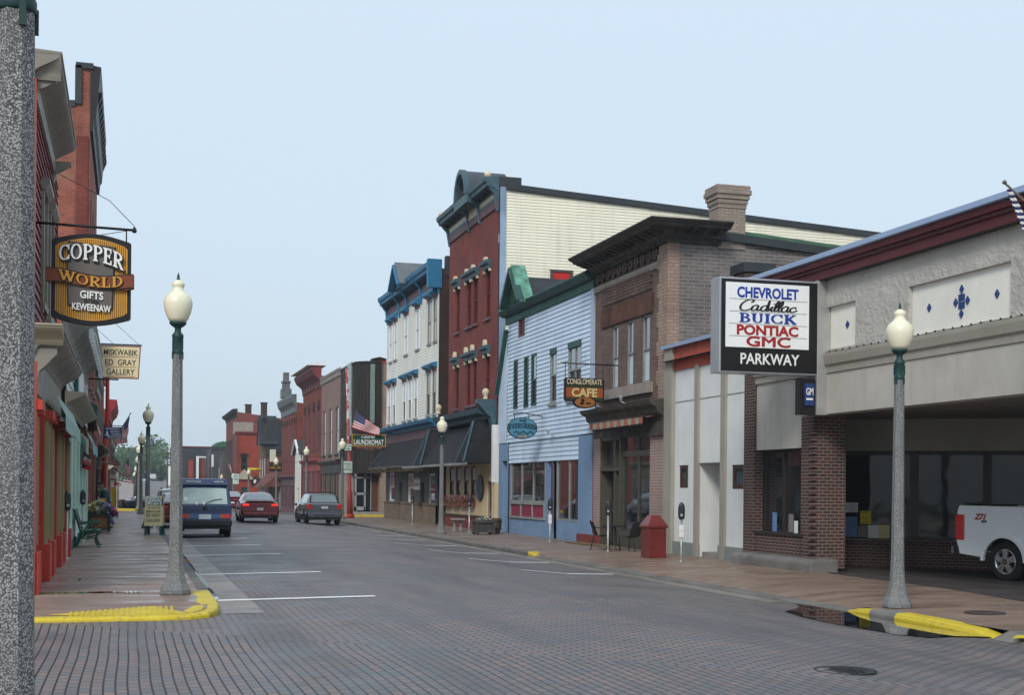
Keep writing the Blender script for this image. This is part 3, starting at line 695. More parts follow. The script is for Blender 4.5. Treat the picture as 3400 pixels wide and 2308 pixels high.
# moulded band over the opening
zb1 = zr('J', 820, 345); zb2 = zr('J', 820, 395)
MB().profile(FR, [(-.2,4.22),(.08,4.22),(.08,4.36),(.13,4.4),(.16,4.56),(.16,4.64),(-.2,4.64)], Y0, 29.28).build('moulded_band', mBeige, t)
b = MB()
for i in range(int((29.2-Y0)/.28)): b.lathe([(0.001,0),(.02,.01),(.02,.035),(0.001,.05)], 6, FR(Y0+.1+i*.28, 4.65, .1))
b.tube([FR(Y0+i*.28, 4.665+.012*math.sin(i*1.3), .1) for i in range(int((29.2-Y0)/.28)+1)], .006, 5); b.build('light_string', mBlackMetal, t)
MB().fbox(FR, Y0, 27.0, zlow, 4.215, -.35, .05).build('beam', mStuccoFine, t)
MB().fbox(FR, 26.95, 29.28, 2.62, 4.215, -.35, .03).build('wall_panel', mStuccoFine, t)
# left bay
MB().fbox(FR, 29.28, 29.82, -.3, 6.25, -.35, .1).build('brick_pilaster', mDealerBrick, t)
h = rwin('J', 690, 958, 765, 1255); h = (27.0, 29.28, .62, 2.62)
window(t, FR, h, mDarkFrame, mGlass, .1, .22, bars=(.55,), base=-.02)
mb = MB(); mb.fbox(FR, 27.0, 29.28, -.2, .62, -.35, .04); mb.build('brick_wall', mDealerBrick, t)
MB().fbox(FR, 26.9, 29.3, .6, .66, -.2, .08).build('sill', mDarkFrame, t)
MB().profile(FR, [(-.3,-.4),(.42,-.4),(.4,.05),(.3,.12),(-.3,.14)], 25.9, 29.9).build('plinth', mKerb, t, bevel=.05)
# corner pillar with stepped brickwork
mb = MB(); mb.box(14.66, 15.45, 26.42, 27.02, -.1, 3.34); mb.build('brick_pillar', mDealerBrick, t)
mb = MB()
for i in range(22): mb.box(14.6, 14.68, 26.36, 26.56, .1+i*.148, .1+i*.148+.075)
mb.build('quoin', mDealerBrick, t)
# set-back showroom on the skew, soffit and ceiling
A = Vec((15.5, 27.6, 0)); 
sA = onz('L',140,1110,-.12); sB = onz('L',900,1165,-.27); u = (sB-sA); u.z = 0; u.normalize(); n = Vec((-abs(u.y), -u.x if u.y < 0 else u.x, 0)); 
if n.dot(Vec((-1,-1,0))) < 0: n = -n
SF = Frame((sA.x, sA.y, 0), u, n)
aw = 11
wz0, wz1 = .78, 2.62
cols = [onwall(SF,'L',x_,700)[0] for x_ in (150,555,960)]; cols += [cols[2]*2-cols[1], cols[2]*3-cols[1]*2]; aw = cols[4]+.6
wz0, wz1 = onwall(SF,'L',300,985)[1], onwall(SF,'L',300,495)[1]
holes = [(cols[i]+.05, cols[i+1]-.05, wz0, wz1) for i in range(4)]
mb = MB(); wall(mb, SF, -.4, aw, wz1, 3.45, (), base=0); mb.build('soffit_wall', mat('shaded_stucco', (.33,.3,.26), .85, .1, 1, bump=.4, bs=50), t)  # darker stucco copy, shade of the canopy put into its colour
mb = MB(); wall(mb, SF, -.4, aw, -.4, wz0, ()); mb.fbox(SF, -.4, aw, wz0-.08, wz0+.02, 0, .08); mb.fbox(SF, -.4, cols[0], wz0, wz1, -.2, 0); mb.build('brick_wall', brick('maroon_brick_diagonal', (.1,.04,.033), (.05,.032,.03), (.2,.17,.15), .24, .075, .011, .3, .6, .15, vert='diag'), t)
for h in holes:
    window(t, SF, (h[0]-.05, h[1]+.05, h[2], h[3]), mDarkFrame, glass('showroom_glass', (.01,.01,.011), .04, .35), .1, .15)
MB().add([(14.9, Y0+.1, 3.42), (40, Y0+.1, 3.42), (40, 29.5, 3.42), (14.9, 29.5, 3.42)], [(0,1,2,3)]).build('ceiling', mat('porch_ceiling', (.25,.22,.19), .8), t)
shell(t, Y0, Y1, 6.6, 42, mStuccoFine, far=False, near=False)
MB().box(14.72, 42, 29.55, 29.8, -.3, 6.5).build('party_wall', mDealerBrick, t)
MB().box(14.62, 42, Y0-.3, Y0+.02, zlow, 6.72).build('end_wall', mStuccoFine, t); MB().box(14.75, 15.4, Y0-.3, Y0+.4, -.3, zlow).build('brick_pillar', mDealerBrick, t); MB().box(30, 42, Y0, 29.5, -.3, 3.4).build('rear_rooms', mStuccoFine, t)
# notices taped inside the showroom glass
mPaper = [flat('white_paper', (.7,.72,.72), .7), flat('yellow_paper', (.62,.5,.02), .7), flat('blue_photo_paper', (.12,.22,.42), .6), flat('grey_photo_paper', (.2,.18,.17), .6), flat('pale_yellow_paper', (.6,.55,.28), .7), flat('ink_black', (.03,.03,.035), .7)]
def notice(x0, y0, x1, y1, mi, label, F=SF, k='L', d=-.05, lines=(), ink=5):
    a0, z1_ = onwall(F, k, x0, y0); a1, z0_ = onwall(F, k, x1, y1)
    c = F((a0+a1)/2, z0_, d); WL[''] = c
    mb = MB(); mb.fbox(F, a0, a1, z0_, z1_, d, d+.006, 0); H = z1_-z0_; W_ = a1-a0
    mb.fbox(F, a0, a1, z0_-.02, z0_+.004, d-.1, d+.006, 0) if 0 else None
    for (s, fx, fz, mw) in lines: mb.text(F, s, H*.16, a0+W_*fx, z0_+H*fz, d+.006, 1, 'C', .003, maxw=W_*mw, flip=(1 if F is SF else -1))
    o = mb.build('paper_notice', [mPaper[mi], mPaper[ink]]); WL[''] = Vec(); o.location = c; return tag(o, label, 'notice', 'notices in the dealership windows')
notice(172, 780, 246, 835, 0, 'white welcome notice, topmost paper at left of the dark showroom window', lines=[('Welcome', .68, .74, .5), ('to Calumet', .68, .5, .55), ('Michigan', .68, .26, .5), ('Main Street', .68, .06, .55)])
notice(258, 826, 318, 900, 1, 'bright yellow poster in the dark showroom window', lines=[('AUGUST 24', .5, .84, .8), ('RALLY', .5, .42, .5), ('CALUMET', .5, .08, .7)])
notice(170, 858, 242, 970, 2, 'tall blue photo poster at the bottom left of the showroom window')
notice(246, 907, 297, 972, 3, 'grey photo poster below the bright yellow poster')
notice(301, 905, 360, 977, 0, 'plain white printed sheet beside a pale yellow sheet')
notice(361, 906, 420, 980, 4, 'pale yellow printed sheet, rightmost paper in the showroom window')
notice(770, 1120, 743, 1236, 2, 'narrow blue and white poster in the left brick bay window', F=FR, k='J', d=-.12)
notice(872, 1130, 842, 1240, 3, 'dark photo poster in the left brick bay window', F=FR, k='J', d=-.12)
notice(899, 1172, 876, 1248, 0, 'small pale sheet low in the left brick bay window', F=FR, k='J', d=-.12)
# chimney stump on the dealership roof
mb = MB(); X0_, X1_ = ony('P',1060,800,31.2).x, ony('P',1440,800,31.2).x; zt = ony('P',1240,690,31.2).z
# ------------------------------------------------ 2 small white stucco building
t = building('white_stucco_building', 'small white stucco building with orange fascia and no shopfront', 32.4)
WT = 5.68; a0, a1 = 29.83, 34.85
dr = rwin('J', 312, 448, 812, 1408); dr = (dr[0], dr[1], -.2, dr[3])
wl_ = rwin('J', 193, 250, 828, 968); wr_ = rwin('J', 518, 592, 825, 975)
zg = zr('J', 250, 1305)
mb = MB(); wall(mb, FR, a0, dr[0], zg, 4.98, [wr_], depth=.16); wall(mb, FR, dr[1], a1, zg, 4.98, [wl_], depth=.16); wall(mb, FR, dr[0], dr[1], dr[3], 4.98); mb.build('wall', mWhiteStucco, t)
for w_ in (wl_, wr_): window(t, FR, w_, flat('dark_brown_frame', (.06,.03,.025), .5), mGlassBlue if w_ is wr_ else glass('dim_window_glass', (.06,.06,.05), .05, .5), .1, .12)
mb = MB(); mb.fbox(FR, a0, dr[0], -.5, zg, -.05, .05).fbox(FR, dr[1], a1, -.5, zg, -.05, .05); mb.build('plinth', mGreenBase, t)
# door recess
mb = MB()
[mb.quad(FR(dr[e],za_,da_), FR(dr[e],zb_,da_), FR(dr[e],zb_,-1.1), FR(dr[e],za_,-1.1)) for e in (0, 1) for za_, zb_, da_ in ((-.3, zg, -.051), (zg, dr[3], 0))]
mb.quad(FR(dr[0],dr[3],0), FR(dr[1],dr[3],0), FR(dr[1],dr[3],-1.1), FR(dr[0],dr[3],-1.1)); mb.quad(FR(dr[0],-.3,-1.1), FR(dr[1],-.3,-1.1), FR(dr[1],dr[3],-1.1), FR(dr[0],dr[3],-1.1))
mb.build('recess', mWhiteStucco, t)
MB().fbox(FR, dr[0]+.08, dr[1]-.08, .2, dr[3]-.1, -1.08, -1.03).build('door', mDarkFrame, t)
for i in range(2): MB().fbox(FR, dr[0]+.01, dr[1]-.01, -.3, -.02+.17*i, -1.09, -.12-.45*i).build('step', mConcrete, t)
for xa, xb in ((300, 322), (462, 490)):
    y_ = 700; MB().fbox(FR, yr('J',xb,y_), yr('J',xa,y_), -.2, 5.02, .001, .07).build('pilaster', mBeige, t)
MB().fbox(FR, 34.35, 34.9, -.4, WT, -.02, .12).build('pilaster', mBeige, t)
MB().fbox(FR, a0, 34.35, 4.98, 5.62, -.1, .05).build('fascia', mOrange, t)
MB().fbox(FR, a0, 34.98, 5.62, 5.72, -.4, .2).build('coping', mBlueMetal, t)
MB().fbox(FR, a0, 34.35, zr('J',230,432)-.012, zr('J',230,432)+.012, -.02, .012).build('joint', mGreyFrame, t)
shell(t, a0, a1-.02, 5.6, 40, mWhiteStucco)
# roof chimney of dark brick
mb = MB(); p0 = ony('P',1030,720,33); p1 = ony('P',1447,720,33); zt = ony('P',1240,690,33).z
mb.box(p0.x+.08, p1.x-.08, 33, 33.7, 5.2, zt-.2); mb.build('chimney', mDealerBrick, t)
MB().box(p0.x, p1.x, 32.92, 33.8, zt-.22, zt+.03).build('chimney_cap', mDarkRoof, t)
# ------------------------------------------------ 3 two-storey grey brick cafe building
t = building('cafe_building', 'two storey grey brick building with deep dark cornice and brick chimney', 38)
a0, a1 = 34.87, 41.05; zc = 8.68
ws = [rwin('G',1135,1190,605,1155), rwin('G',1262,1322,560,1140), rwin('G',1395,1465,520,1112)]
zl = sum(w[2] for w in ws)/3; zh = sum(w[3] for w in ws)/3; ws = [(w[0], w[1], zl, zh) for w in ws]
mb = MB(); wall(mb, FR, 35.55, a1, 4.2, zc, ws, depth=.16); mb.build('wall', mBrownBrick, t)
for w_ in ws: window(t, FR, w_, mGreyFrame, mBlind, .07, .13, sash=.5, upper=mGlassBlue)
mb = MB(); 
for i in range(int((zc-4.3)/.42)+1):
    z_ = 4.25+i*.42; mb.fbox(FR, 34.86, 35.55+(.12 if i % 2 else -.02), z_, z_+.42, -.3, .05)
mb.build('corner_pier', mTanBrick, t)
l0, l1 = yr('G',1495,480)-.05, yr('G',1060,560)+.1
MB().fbox(FR, l0, l1, zh+.02, zh+.62, -.05, .06).build('lintel', mLintel, t)
MB().fbox(FR, l0, l1, zl-.32, zl-.01, -.25, .14).build('sill', mStoneTrim, t)
mb = MB()                                             # dog-tooth brick band
for r in range(6):
    for i in range(24):
        a_ = l0+.1+i*(l1-l0-.1)/24+(r % 2)*.1; mb.fbox(FR, a_, a_+.1, zh+.72+r*.1, zh+.8+r*.1, 0, .07)
mb.build('brick_band', mBrownBrick, t)
zs_ = zr('G',1250,200); MB().profile(FR, [(0,zs_-.1),(.05,zs_-.1),(.09,zs_),(.09,zs_+.08),(.04,zs_+.1),(0,zs_+.1)], 35.5, a1).build('string_course', mStoneTrim, t)
mb = MB(); zp0, zp1 = zr('G',1250,150), zr('G',1250,55)
for i in range(11):
    c_ = 35.85+i*(a1-.25-35.85)/10.0
    for (b0, b1, c0, c1) in ((-.17,.17,zp0,zp0+.07),(-.17,.17,zp1-.07,zp1),(-.17,-.1,zp0,zp1),(.1,.17,zp0,zp1)): mb.fbox(FR, c_+b0, c_+b1, c0, c1, 0, .05)
mb.build('frieze_panels', mBrownBrick, t)
zt = 9.2
def cornice_L(t, a0, a1, z0, z1, dp, m, name='cornice', ret=1.9):
    """mitred cornice along the front, returning round the near corner"""
    h = z1-z0
    prof = [(0,z0),(.1,z0),(.12,z0+h*.16),(.3*dp,z0+h*.3),(.34*dp,z0+h*.62),(.8*dp,z0+h*.66),(.84*dp,z0+h*.76),(.95*dp,z0+h*.86),(dp,z1-.03),(dp,z1),(-.1,z1+.04)]
    path = lambda d_: [Vec((XR-d_, a1+.1, 0)), Vec((XR-d_, a0-d_, 0)), Vec((XR+ret, a0-d_, 0))]
    mb = MB(); vs = []
    for d_, z_ in prof: vs += [p+Vec((0,0,z_)) for p in path(d_)]
    mb.add(vs, [(3*i+j, 3*i+j+1, 3*i+j+4, 3*i+j+3) for i in range(len(prof)-1) for j in (0, 1)])
    for j in (0, 2): mb.add([vs[3*i+j] for i in range(len(prof))], [tuple(range(len(prof)))])
    return mb.build(name, m, t)
cornice_L(t, 34.87, a1, zc, zt, .95, mBrownCornice, ret=1.55)
mb = MB()
for i in range(17): bracket(FR, 34.9+i*.385, zc+.34, .3, .6, .12, mb, .08)
F2 = FY(34.87)
for i in range(4): bracket(F2, XR+.1+i*.4, zc+.34, .3, .6, .12, mb, .08)
mb.build('bracket', mBrownCornice, t)
mb = MB()
for i in range(62): mb.fbox(FR, 34.9+i*.1, 34.95+i*.1, zc+.0, zc+.08, .03, .13)
mb.build('dentil', mBrownCornice, t)
# side wall falling to the rear, coping and chimney
Ys = 34.87
pc = ony('P',1060,420,Ys); pe = ony('P',2100,570,Ys); sl = (pe.z-pc.z)/(pe.x-pc.x)
zs0 = lambda X: pc.z+sl*(X-pc.x)
mb = MB(); mb.add([(14.72,Ys,-.4),(42,Ys,-.4),(42,Ys,zs0(42)),(14.72,Ys,zs0(14.72))], [(0,1,2,3)]); mb.build('side_wall', mGreyBrick, t)
mMoss = mat('mossy_green_coping', (.03,.085,.04), .8, .5, 2); mb = MB()
for X0_, X1_ in ((15.9, 42),):
    mb.hexa([(X0_,Ys-.12,zs0(X0_)),(X1_,Ys-.12,zs0(X1_)),(X1_,Ys+.3,zs0(X1_)),(X0_,Ys+.3,zs0(X0_)),(X0_,Ys-.12,zs0(X0_)+.22),(X1_,Ys-.12,zs0(X1_)+.22),(X1_,Ys+.3,zs0(X1_)+.42),(X0_,Ys+.3,zs0(X0_)+.42)])
mb.build('coping', mMoss, t)
MB().hexa([(15.9,Ys-.15,zs0(15.9)-.02),(42,Ys-.15,zs0(42)-.02),(42,Ys-.05,zs0(42)-.02),(15.9,Ys-.05,zs0(15.9)-.02),(15.9,Ys-.15,zs0(15.9)+.2),(42,Ys-.15,zs0(42)+.2),(42,Ys-.05,zs0(42)+.2),(15.9,Ys-.05,zs0(15.9)+.2)]).build('coping_edge', mDarkRoof, t)
MB().add([(14.8,Ys+.1,zs0(14.8)),(42,Ys+.1,zs0(42)),(42,a1,zs0(42)),(14.8,a1,zs0(14.8))], [(0,1,2,3)]).build('roof', mRoof, t)
MB().box(14.75, 42, a1-.1, a1-.02, -.3, 8.2).build('party_wall', mGreyBrick, t)
p0 = ony('I',1095,500,Ys-.03); p1 = ony('I',1295,500,Ys-.03); zt_ = ony('I',1200,160,Ys).z
ch = MB().box(p0.x, p1.x, Ys-.04, Ys+.62, zs0(p0.x)-.25, zt_-.62).build('chimney', brick('chimney_brick', (.36,.28,.22), (.3,.24,.2), (.22,.19,.17), .25, .085, .014, .25, .9, .2), t)
mb = MB()
for i, e in enumerate((.02, .05, .09, .13, .1)): mb.box(p0.x-e, p1.x+e, Ys-.04-e, Ys+.62+e, zt_-.62+i*.13, zt_-.62+i*.13+.128)
mb.build('chimney_cap', MATS['chimney_brick'], ch)
# shopfront
zk = zr('G',1300,1300)
MB().profile(FR, [(0,3.55),(.1,3.55),(.12,3.75),(.3,3.85),(.34,4.0),(.5,4.08),(.55,4.2),(0,4.26)], 34.9, 41.0).build('shopfront_cornice', mBrownCornice, t)
mb = MB(); mb.fbox(FR, 34.9, 35.95, 3.2, 3.6, -.2, .16).fbox(FR, 36, 41.0, 3.3, 3.55, -.2, .05); mb.build('shopfront_beam', mBrownCornice, t)
y_ = 600; pr = (yr('H',1625,y_), yr('H',1482,y_)); pl_ = (yr('H',1040,650), yr('H',985,650)+.1)
MB().fbox(FR, 34.9, pr[1], -.3, 3.2, -.3, .06).build('brick_pillar', mPinkBrick, t)
MB().fbox(FR, pl_[0], 41.02, -.1, 3.3, -.3, .04).build('brick_pillar', mPinkBrick, t)
MB().fbox(FR, pl_[0]-.02, 41.08, -.3, .12, -.3, .1).build('stone_base', mat('dull_red_step_paint', (.2,.04,.03), .7, .2, 2), t)
mShop = mat('olive_grey_shopfront_paint', (.07,.066,.05), .5, .12, 2)
big = (pr[1], yr('H',1215,640), .28, 3.3)
mb = MB(); mb.fbox(FR, big[0], big[1]+.05, -.3, .3, -.2, .02)
for i in range(8): a_ = big[0]+.08+i*(big[1]-big[0]-.1)/8; mb.fbox(FR, a_, a_+.12, -.15, .2, .02, .04)
mb.build('stall_riser', mShop, t)
zt1 = zr('H',1340,410)
window(t, FR, (big[0], big[1], .3, zt1), mShop, mGlass, .09, .12, bars=(.47,))
window(t, FR, (big[0], big[1], zt1, 3.32), mShop, mGlass, .08, .12, bars=(.47,), name='transom_window')
db = (big[1], pl_[0]); zd = zr('H',1100,550)
w_ = MB(); 
for a_ in (db[0]+.05, lerp(*db, .28), lerp(*db, .98)): w_.fbox(FR, a_-.06, a_+.06, -.2, 3.3, -.35, .03)
w_.fbox(FR, db[0], db[1], zd-.06, zd+.06, -.35, .05).fbox(FR, db[0], db[1], 3.2, 3.34, -.35, .03); w_.build('door_frame', mShop, t)
dd = MB().fbox(FR, lerp(*db,.32), lerp(*db,.94), -.1, zd-.08, -.4, -.33).build('door', mDarkFrame, t)
MB().fbox(FR, lerp(*db,.42), lerp(*db,.84), .5, zd-.25, -.33, -.31).build('pane', mGlass, dd)
MB().tube([FR(lerp(*db,.45), .95, -.3), FR(lerp(*db,.8), .95, -.26)], .015).build('handle', mAlu, dd)
window(t, FR, (db[0]+.1, db[1]-.05, zd+.08, 3.2), mShop, mGlass, .06, .2, bars=(.5,), name='transom_window')
MB().fbox(FR, db[0]+.11, lerp(*db,.25), -.2, zd-.06, -.3, -.27).build('side_light', mGlass, t)
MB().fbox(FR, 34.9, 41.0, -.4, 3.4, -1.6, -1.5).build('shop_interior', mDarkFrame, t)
# striped awning, rolled most of the way up
def awning_cloth(name, F, a0, a1, z0, d0, z1, d1, m1, m2, n, valance=.22, scal=24, label='', cat='awning', group=None, rollz=.0):
    mb = MB(); k = n*4
    f1 = lambda u_, v_: F(lerp(a0, a1, u_), lerp(z0, z1, v_)-.03*math.sin(v_*3.1), lerp(d0, d1, v_))
    mb.surf(f1, k, 4, mfn=lambda i, j: (i//4) % 2)
    f2 = lambda u_, v_: F(lerp(a0, a1, u_), z1-v_*(valance*(.82+.18*abs(math.sin(u_*scal*math.pi)))), d1+.012*math.sin(u_*90)*v_+.006)
    mb.surf(f2, max(k, scal*6), 3, mfn=lambda i, j: int(i/(max(k, scal*6)/n)) % 2)
    c = F((a0+a1)/2, z1-valance, d1); WL[''] = c
    o = mb.build(name, [m1, m2], recalc=False); WL[''] = Vec(); o.location = c
    return tag(o, label, cat, group)
mStripeA = mat('red_orange_stripe', (.36,.11,.08), .85, .12, 3); mStripeB = mat('grey_beige_stripe', (.3,.29,.22), .85, .12, 3)
ya0 = yr('H',1408,110,14.1); ya1 = yr('H',950,175,14.1)
awning_cloth('striped_awning', FR, 35.3, 39.8, 3.82, .14, 3.72, .6, mStripeA, mStripeB, 15, .2, 15, 'red and grey striped cloth awning rolled up under a shopfront cornice')
MB().tube([FR(35.25, 3.74, .56), FR(39.85, 3.74, .56)], .035, 8).build('awning_roller', mDarkFrame, t)
# ------------------------------------------------ 4 pale blue clapboard building
t = building('blue_clapboard_building', 'pale blue clapboard building with green copper trim and painted brick shopfront', 46)
a0, a1 = 41.12, 51.5; zt = 8.3
ws = [rwin('G',278,318,908,1342), rwin('G',368,412,878,1330), rwin('G',433,482,852,1314), rwin('G',600,656,820,1284), rwin('G',758,872,758,1250), rwin('G',325,378,545,705)]
mb = MB(); wall(mb, FR, a0+.3, a1, 3.5, zt, ws, depth=.1, lap=.155, lip=.03)
mb.build('upper_wall', mBlueSiding, t)
for i, w_ in enumerate(ws):
    if i == 5: window(t, FR, w_, mPlum, mShutter, .06, .06)
    elif i in (0, 1, 2): window(t, FR, w_, mGreenTrim, mGlassDark, .09, .08, sash=.5, upper=mGlassBlue if i == 2 else mGlassDark)
    else:
        o = window(t, FR, w_, mGreyFrame, mGlassDark, .08, .08, sash=.52, upper=mGlassBlue, sill=mGreyFrame, bars=(.5,) if i == 4 else ())
        MB().fbox(FR, w_[0], w_[1], w_[3]-.16, w_[3]+.04, -.06, .05).build('head_board', mGreenTrim, o)
MB().fbox(FR, a0, a0+.3, 3.5, zt, -.05, .045).build('corner_board', flat('pale_blue_trim', (.4,.48,.6), .55), t)
# lower siding below, between the painted brick piers
b0, b1 = yr('H',858,370), yr('H',232,380); zs0_ = zr('H',545,480)
mb = MB(); wall(mb, FR, b0, b1, zs0_, 3.5, (), lap=.155, lip=.03, base=-.04); mb.build('lower_wall', mBlueSiding, t)
# lean-to slope on the far corner
mb = MB(); yv = 52.75
mb.add([FR(51.5, 6.3, .03), FR(51.5, 3.5, .03), FR(yv, 3.5, .03), FR(yv, 5.6, .03), FR(51.5, 8.0, .03)], [(0,1,2,3,4)]); mb.build('wing_wall', mBlueSiding, t)
mb = MB(); mb.bar(FR(51.45, 8.05, .05), FR(yv+.05, 5.55, .05), .12, .3, up=(-1,0,0)); mb.build('wing_coping', mGreenTrim, t)
# cornice: green copper gutter and frieze
MB().profile(FR, [(0,zt-.02),(.04,zt-.02),(.05,zt+.26),(.2,zt+.29),(.34,zt+.36),(.4,zt+.47),(.4,zt+.52),(0,zt+.57)], a0-.05, 51.75).build('cornice', mGreenTrim, t)
MB().profile(FR, [(.041,zt-.0),(.075,zt-.0),(.075,zt+.24),(.041,zt+.24)], a0, 51.7).build('frieze', mat('green_copper_frieze', (.03,.11,.085), .6, .3, 2.5, streak=.1), t)
MB().box(14.72, 30, a0, a0+.03, 5.5, zt+.3).build('side_wall', mBlueSiding, t)
MB().hexa([(14.4,a0,zt+.53),(32,a0,zt+.1),(32,51.5,zt+.1),(14.4,51.5,zt+.53),(14.4,a0,zt+.57),(32,a0,zt+.14),(32,51.5,zt+.14),(14.4,51.5,zt+.57)]).build('roof', mSlate, t)
# gabled dormer standing on the cornice
pa = onx('G',312,90,14.35); pl0 = onx('G',228,490,14.35); pr0 = onx('G',388,395,14.35)
ac, az = pa.y, pa.z; hw = (pl0.y-pr0.y)/2; ac = (pl0.y+pr0.y)/2; zb_ = zt+.5
FD = Frame((14.42, 0, 0), (0,1,0), (-1,0,0))
mb = MB(); mb.prism([FD(ac-hw*.8, zb_, -.2), FD(ac+hw*.8, zb_, -.2), FD(ac, az-.35, -.2)], (.1, 0, 0)); dm = mb.build('dormer', mBlueSiding, t)
def gable_roof(ac, hw, zb, za, x0, x1, th, m, name, par):
    for s in (-1, 1):
        e, a_ = Vec((0, ac+s*hw, zb)), Vec((0, ac, za)); nn = Vec((0, s*(za-zb), hw)).normalized()*th
        mb = MB(); mb.prism([(x0, e.y, e.z), (x0, a_.y, a_.z), (x0, a_.y, a_.z+th/ max(.2, hw/math.hypot(hw, za-zb))), (x0, e.y+nn.y, e.z+nn.z)], (x1-x0, 0, 0)); mb.build(name, m, par)
gable_roof(ac, hw, zb_-.1, az-.06, 14.08, 14.66, .07, mCopper, 'dormer_roof', dm)
mb = MB()
for s in (-1, 1): mb.bar(FD(ac+s*hw, zb_-.05, .3), FD(ac, az-.12, .3), .14, .28, up=(-1,0,0))
mb.build('barge_board', mGreenTrim, dm)
MB().prism([(14.55, ac-hw, zb_), (14.55, ac+hw, zb_), (14.55, ac, az-.4)], (5, 0, 0)).build('dormer_body', mSlate, dm)
MB().add([(14.9, ac-3.4, zt+.53), (14.9, ac, zt+.53), (15.6, ac, az-.85), (22, ac, az-1.1), (22, ac-3.4, zt+.6)], [(0,1,2,3,4)]).build('hipped_roof', mSlate, t)
# shopfront: painted brick piers, two windows, recessed door
y_ = 700; wl = (yr('H',540,y_), yr('H',238,y_), zr('H',390,985), zr('H',390,492)); wr = (yr('H',857,y_), yr('H',640,y_), zr('H',750,1005), zr('H',750,478))
drc = (wr[1], yr('H',562,y_)); ldr = (yr('H',217,y_), yr('H',180,y_)+.12)
zhd = zs0_+.06
mb = MB(); wall(mb, FR, b0, b1, -.3, zhd, [(wl[0], wl[1], wl[2], zhd), (wr[0], wr[1], wr[2], zhd), (drc[0], drc[1], -.3, zhd)], depth=.25, base=-.06); mb.build('brick_wall', mBlueBrick, t)
zp = zr('H',385,838)
window(t, FR, (wl[0], wl[1], zp, zhd), mGreyFrame, mGlass, .07, .14, bars=(.34,.67))
o = window(t, FR, (wl[0], wl[1], wl[2], zp), mGreyFrame, mat('maroon_panel', (.25,.02,.06), .5, .1, 2), .09, .1, bars=(.34,.67), name='panel_row')
window(t, FR, (wr[0], wr[1], wr[2], zhd), mGreyFrame, mGlass, .07, .14, bars=(.5,))
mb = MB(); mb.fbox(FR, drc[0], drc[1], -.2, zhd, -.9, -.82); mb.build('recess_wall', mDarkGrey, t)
ob = MB().fbox(FR, drc[0]+.1, drc[1]-.1, -.1, 2.05, -.82, -.78).build('door', mTealTrim, t)
MB().fbox(FR, drc[0]+.25, drc[1]-.25, .6, 1.9, -.78, -.77).build('pane', mGlass, ob)
mb = MB(); mb.fbox(FR, 41.15, b0, -.3, 3.45, -.3, .06); mb.build('brick_pier', mBlueBrick, t)
MB().fbox(FR, 41.1, b0+.02, -.3, .14, -.3, .1).build('stone_base', mat('dull_red_step_paint', (.2,.04,.03), .7, .2, 2), t)
MB().fbox(FR, 41.06, 41.2, .1, 3.4, -.3, .02).build('downpipe_board', MATS['dull_red_step_paint'], t)
mb = MB(); wall(mb, FR, b1, 52.75, -.3, 3.5, [(ldr[0], ldr[1], -.3, zr('H',200,478))], depth=.7); mb.build('brick_pier_wall', mBlueBrick, t)
MB().fbox(FR, ldr[0], ldr[1], -.2, zr('H',200,478), -.7, -.62).build('door', mGreenTrim, t)
MB().box(15.4, 30, 41.2, 52.7, -.3, 3.4).build('interior', mDarkGrey, t)
MB().box(14.75, 32, 51.4, 52.7, 3.4, 5.5).build('rear_wing', mBlueSiding, t)
# vertical lettering in the recess
F2 = Frame((XR, 0, 0), (0,-1,0), (-1,0,0))
lab = MB(); ac_ = -(drc[0]+drc[1])/2-.06
lab.fbox(F2, ac_-.14, ac_+.14, .38, zhd-.05, -.1, -.07, 0)
for i, ch_ in enumerate('RESTAURANT'):
    lab.text(F2, ch_, .27, ac_, zhd-.32-i*.21, -.07, 1, 'C', .01, fat=.02)
single(lab, 'restaurant_sign', [mat('faded_blue_board', (.09,.12,.2), .6), flat('dark_red_lettering', (.16,.02,.03), .6)], 'vertical board reading RESTAURANT in the recess of the blue shopfront', 'sign', FR((drc[0]+drc[1])/2, .4, -.1))
single(MB().box(14.0, 14.6, 38.6, 42.0, -.15, -.12), 'doormat', mat('brown_matting', (.16,.11,.06), .95, .3, 6, bump=.5), 'long brown mat on the pavement beside the cafe chairs', 'doormat', (14.3, 40, -.15))
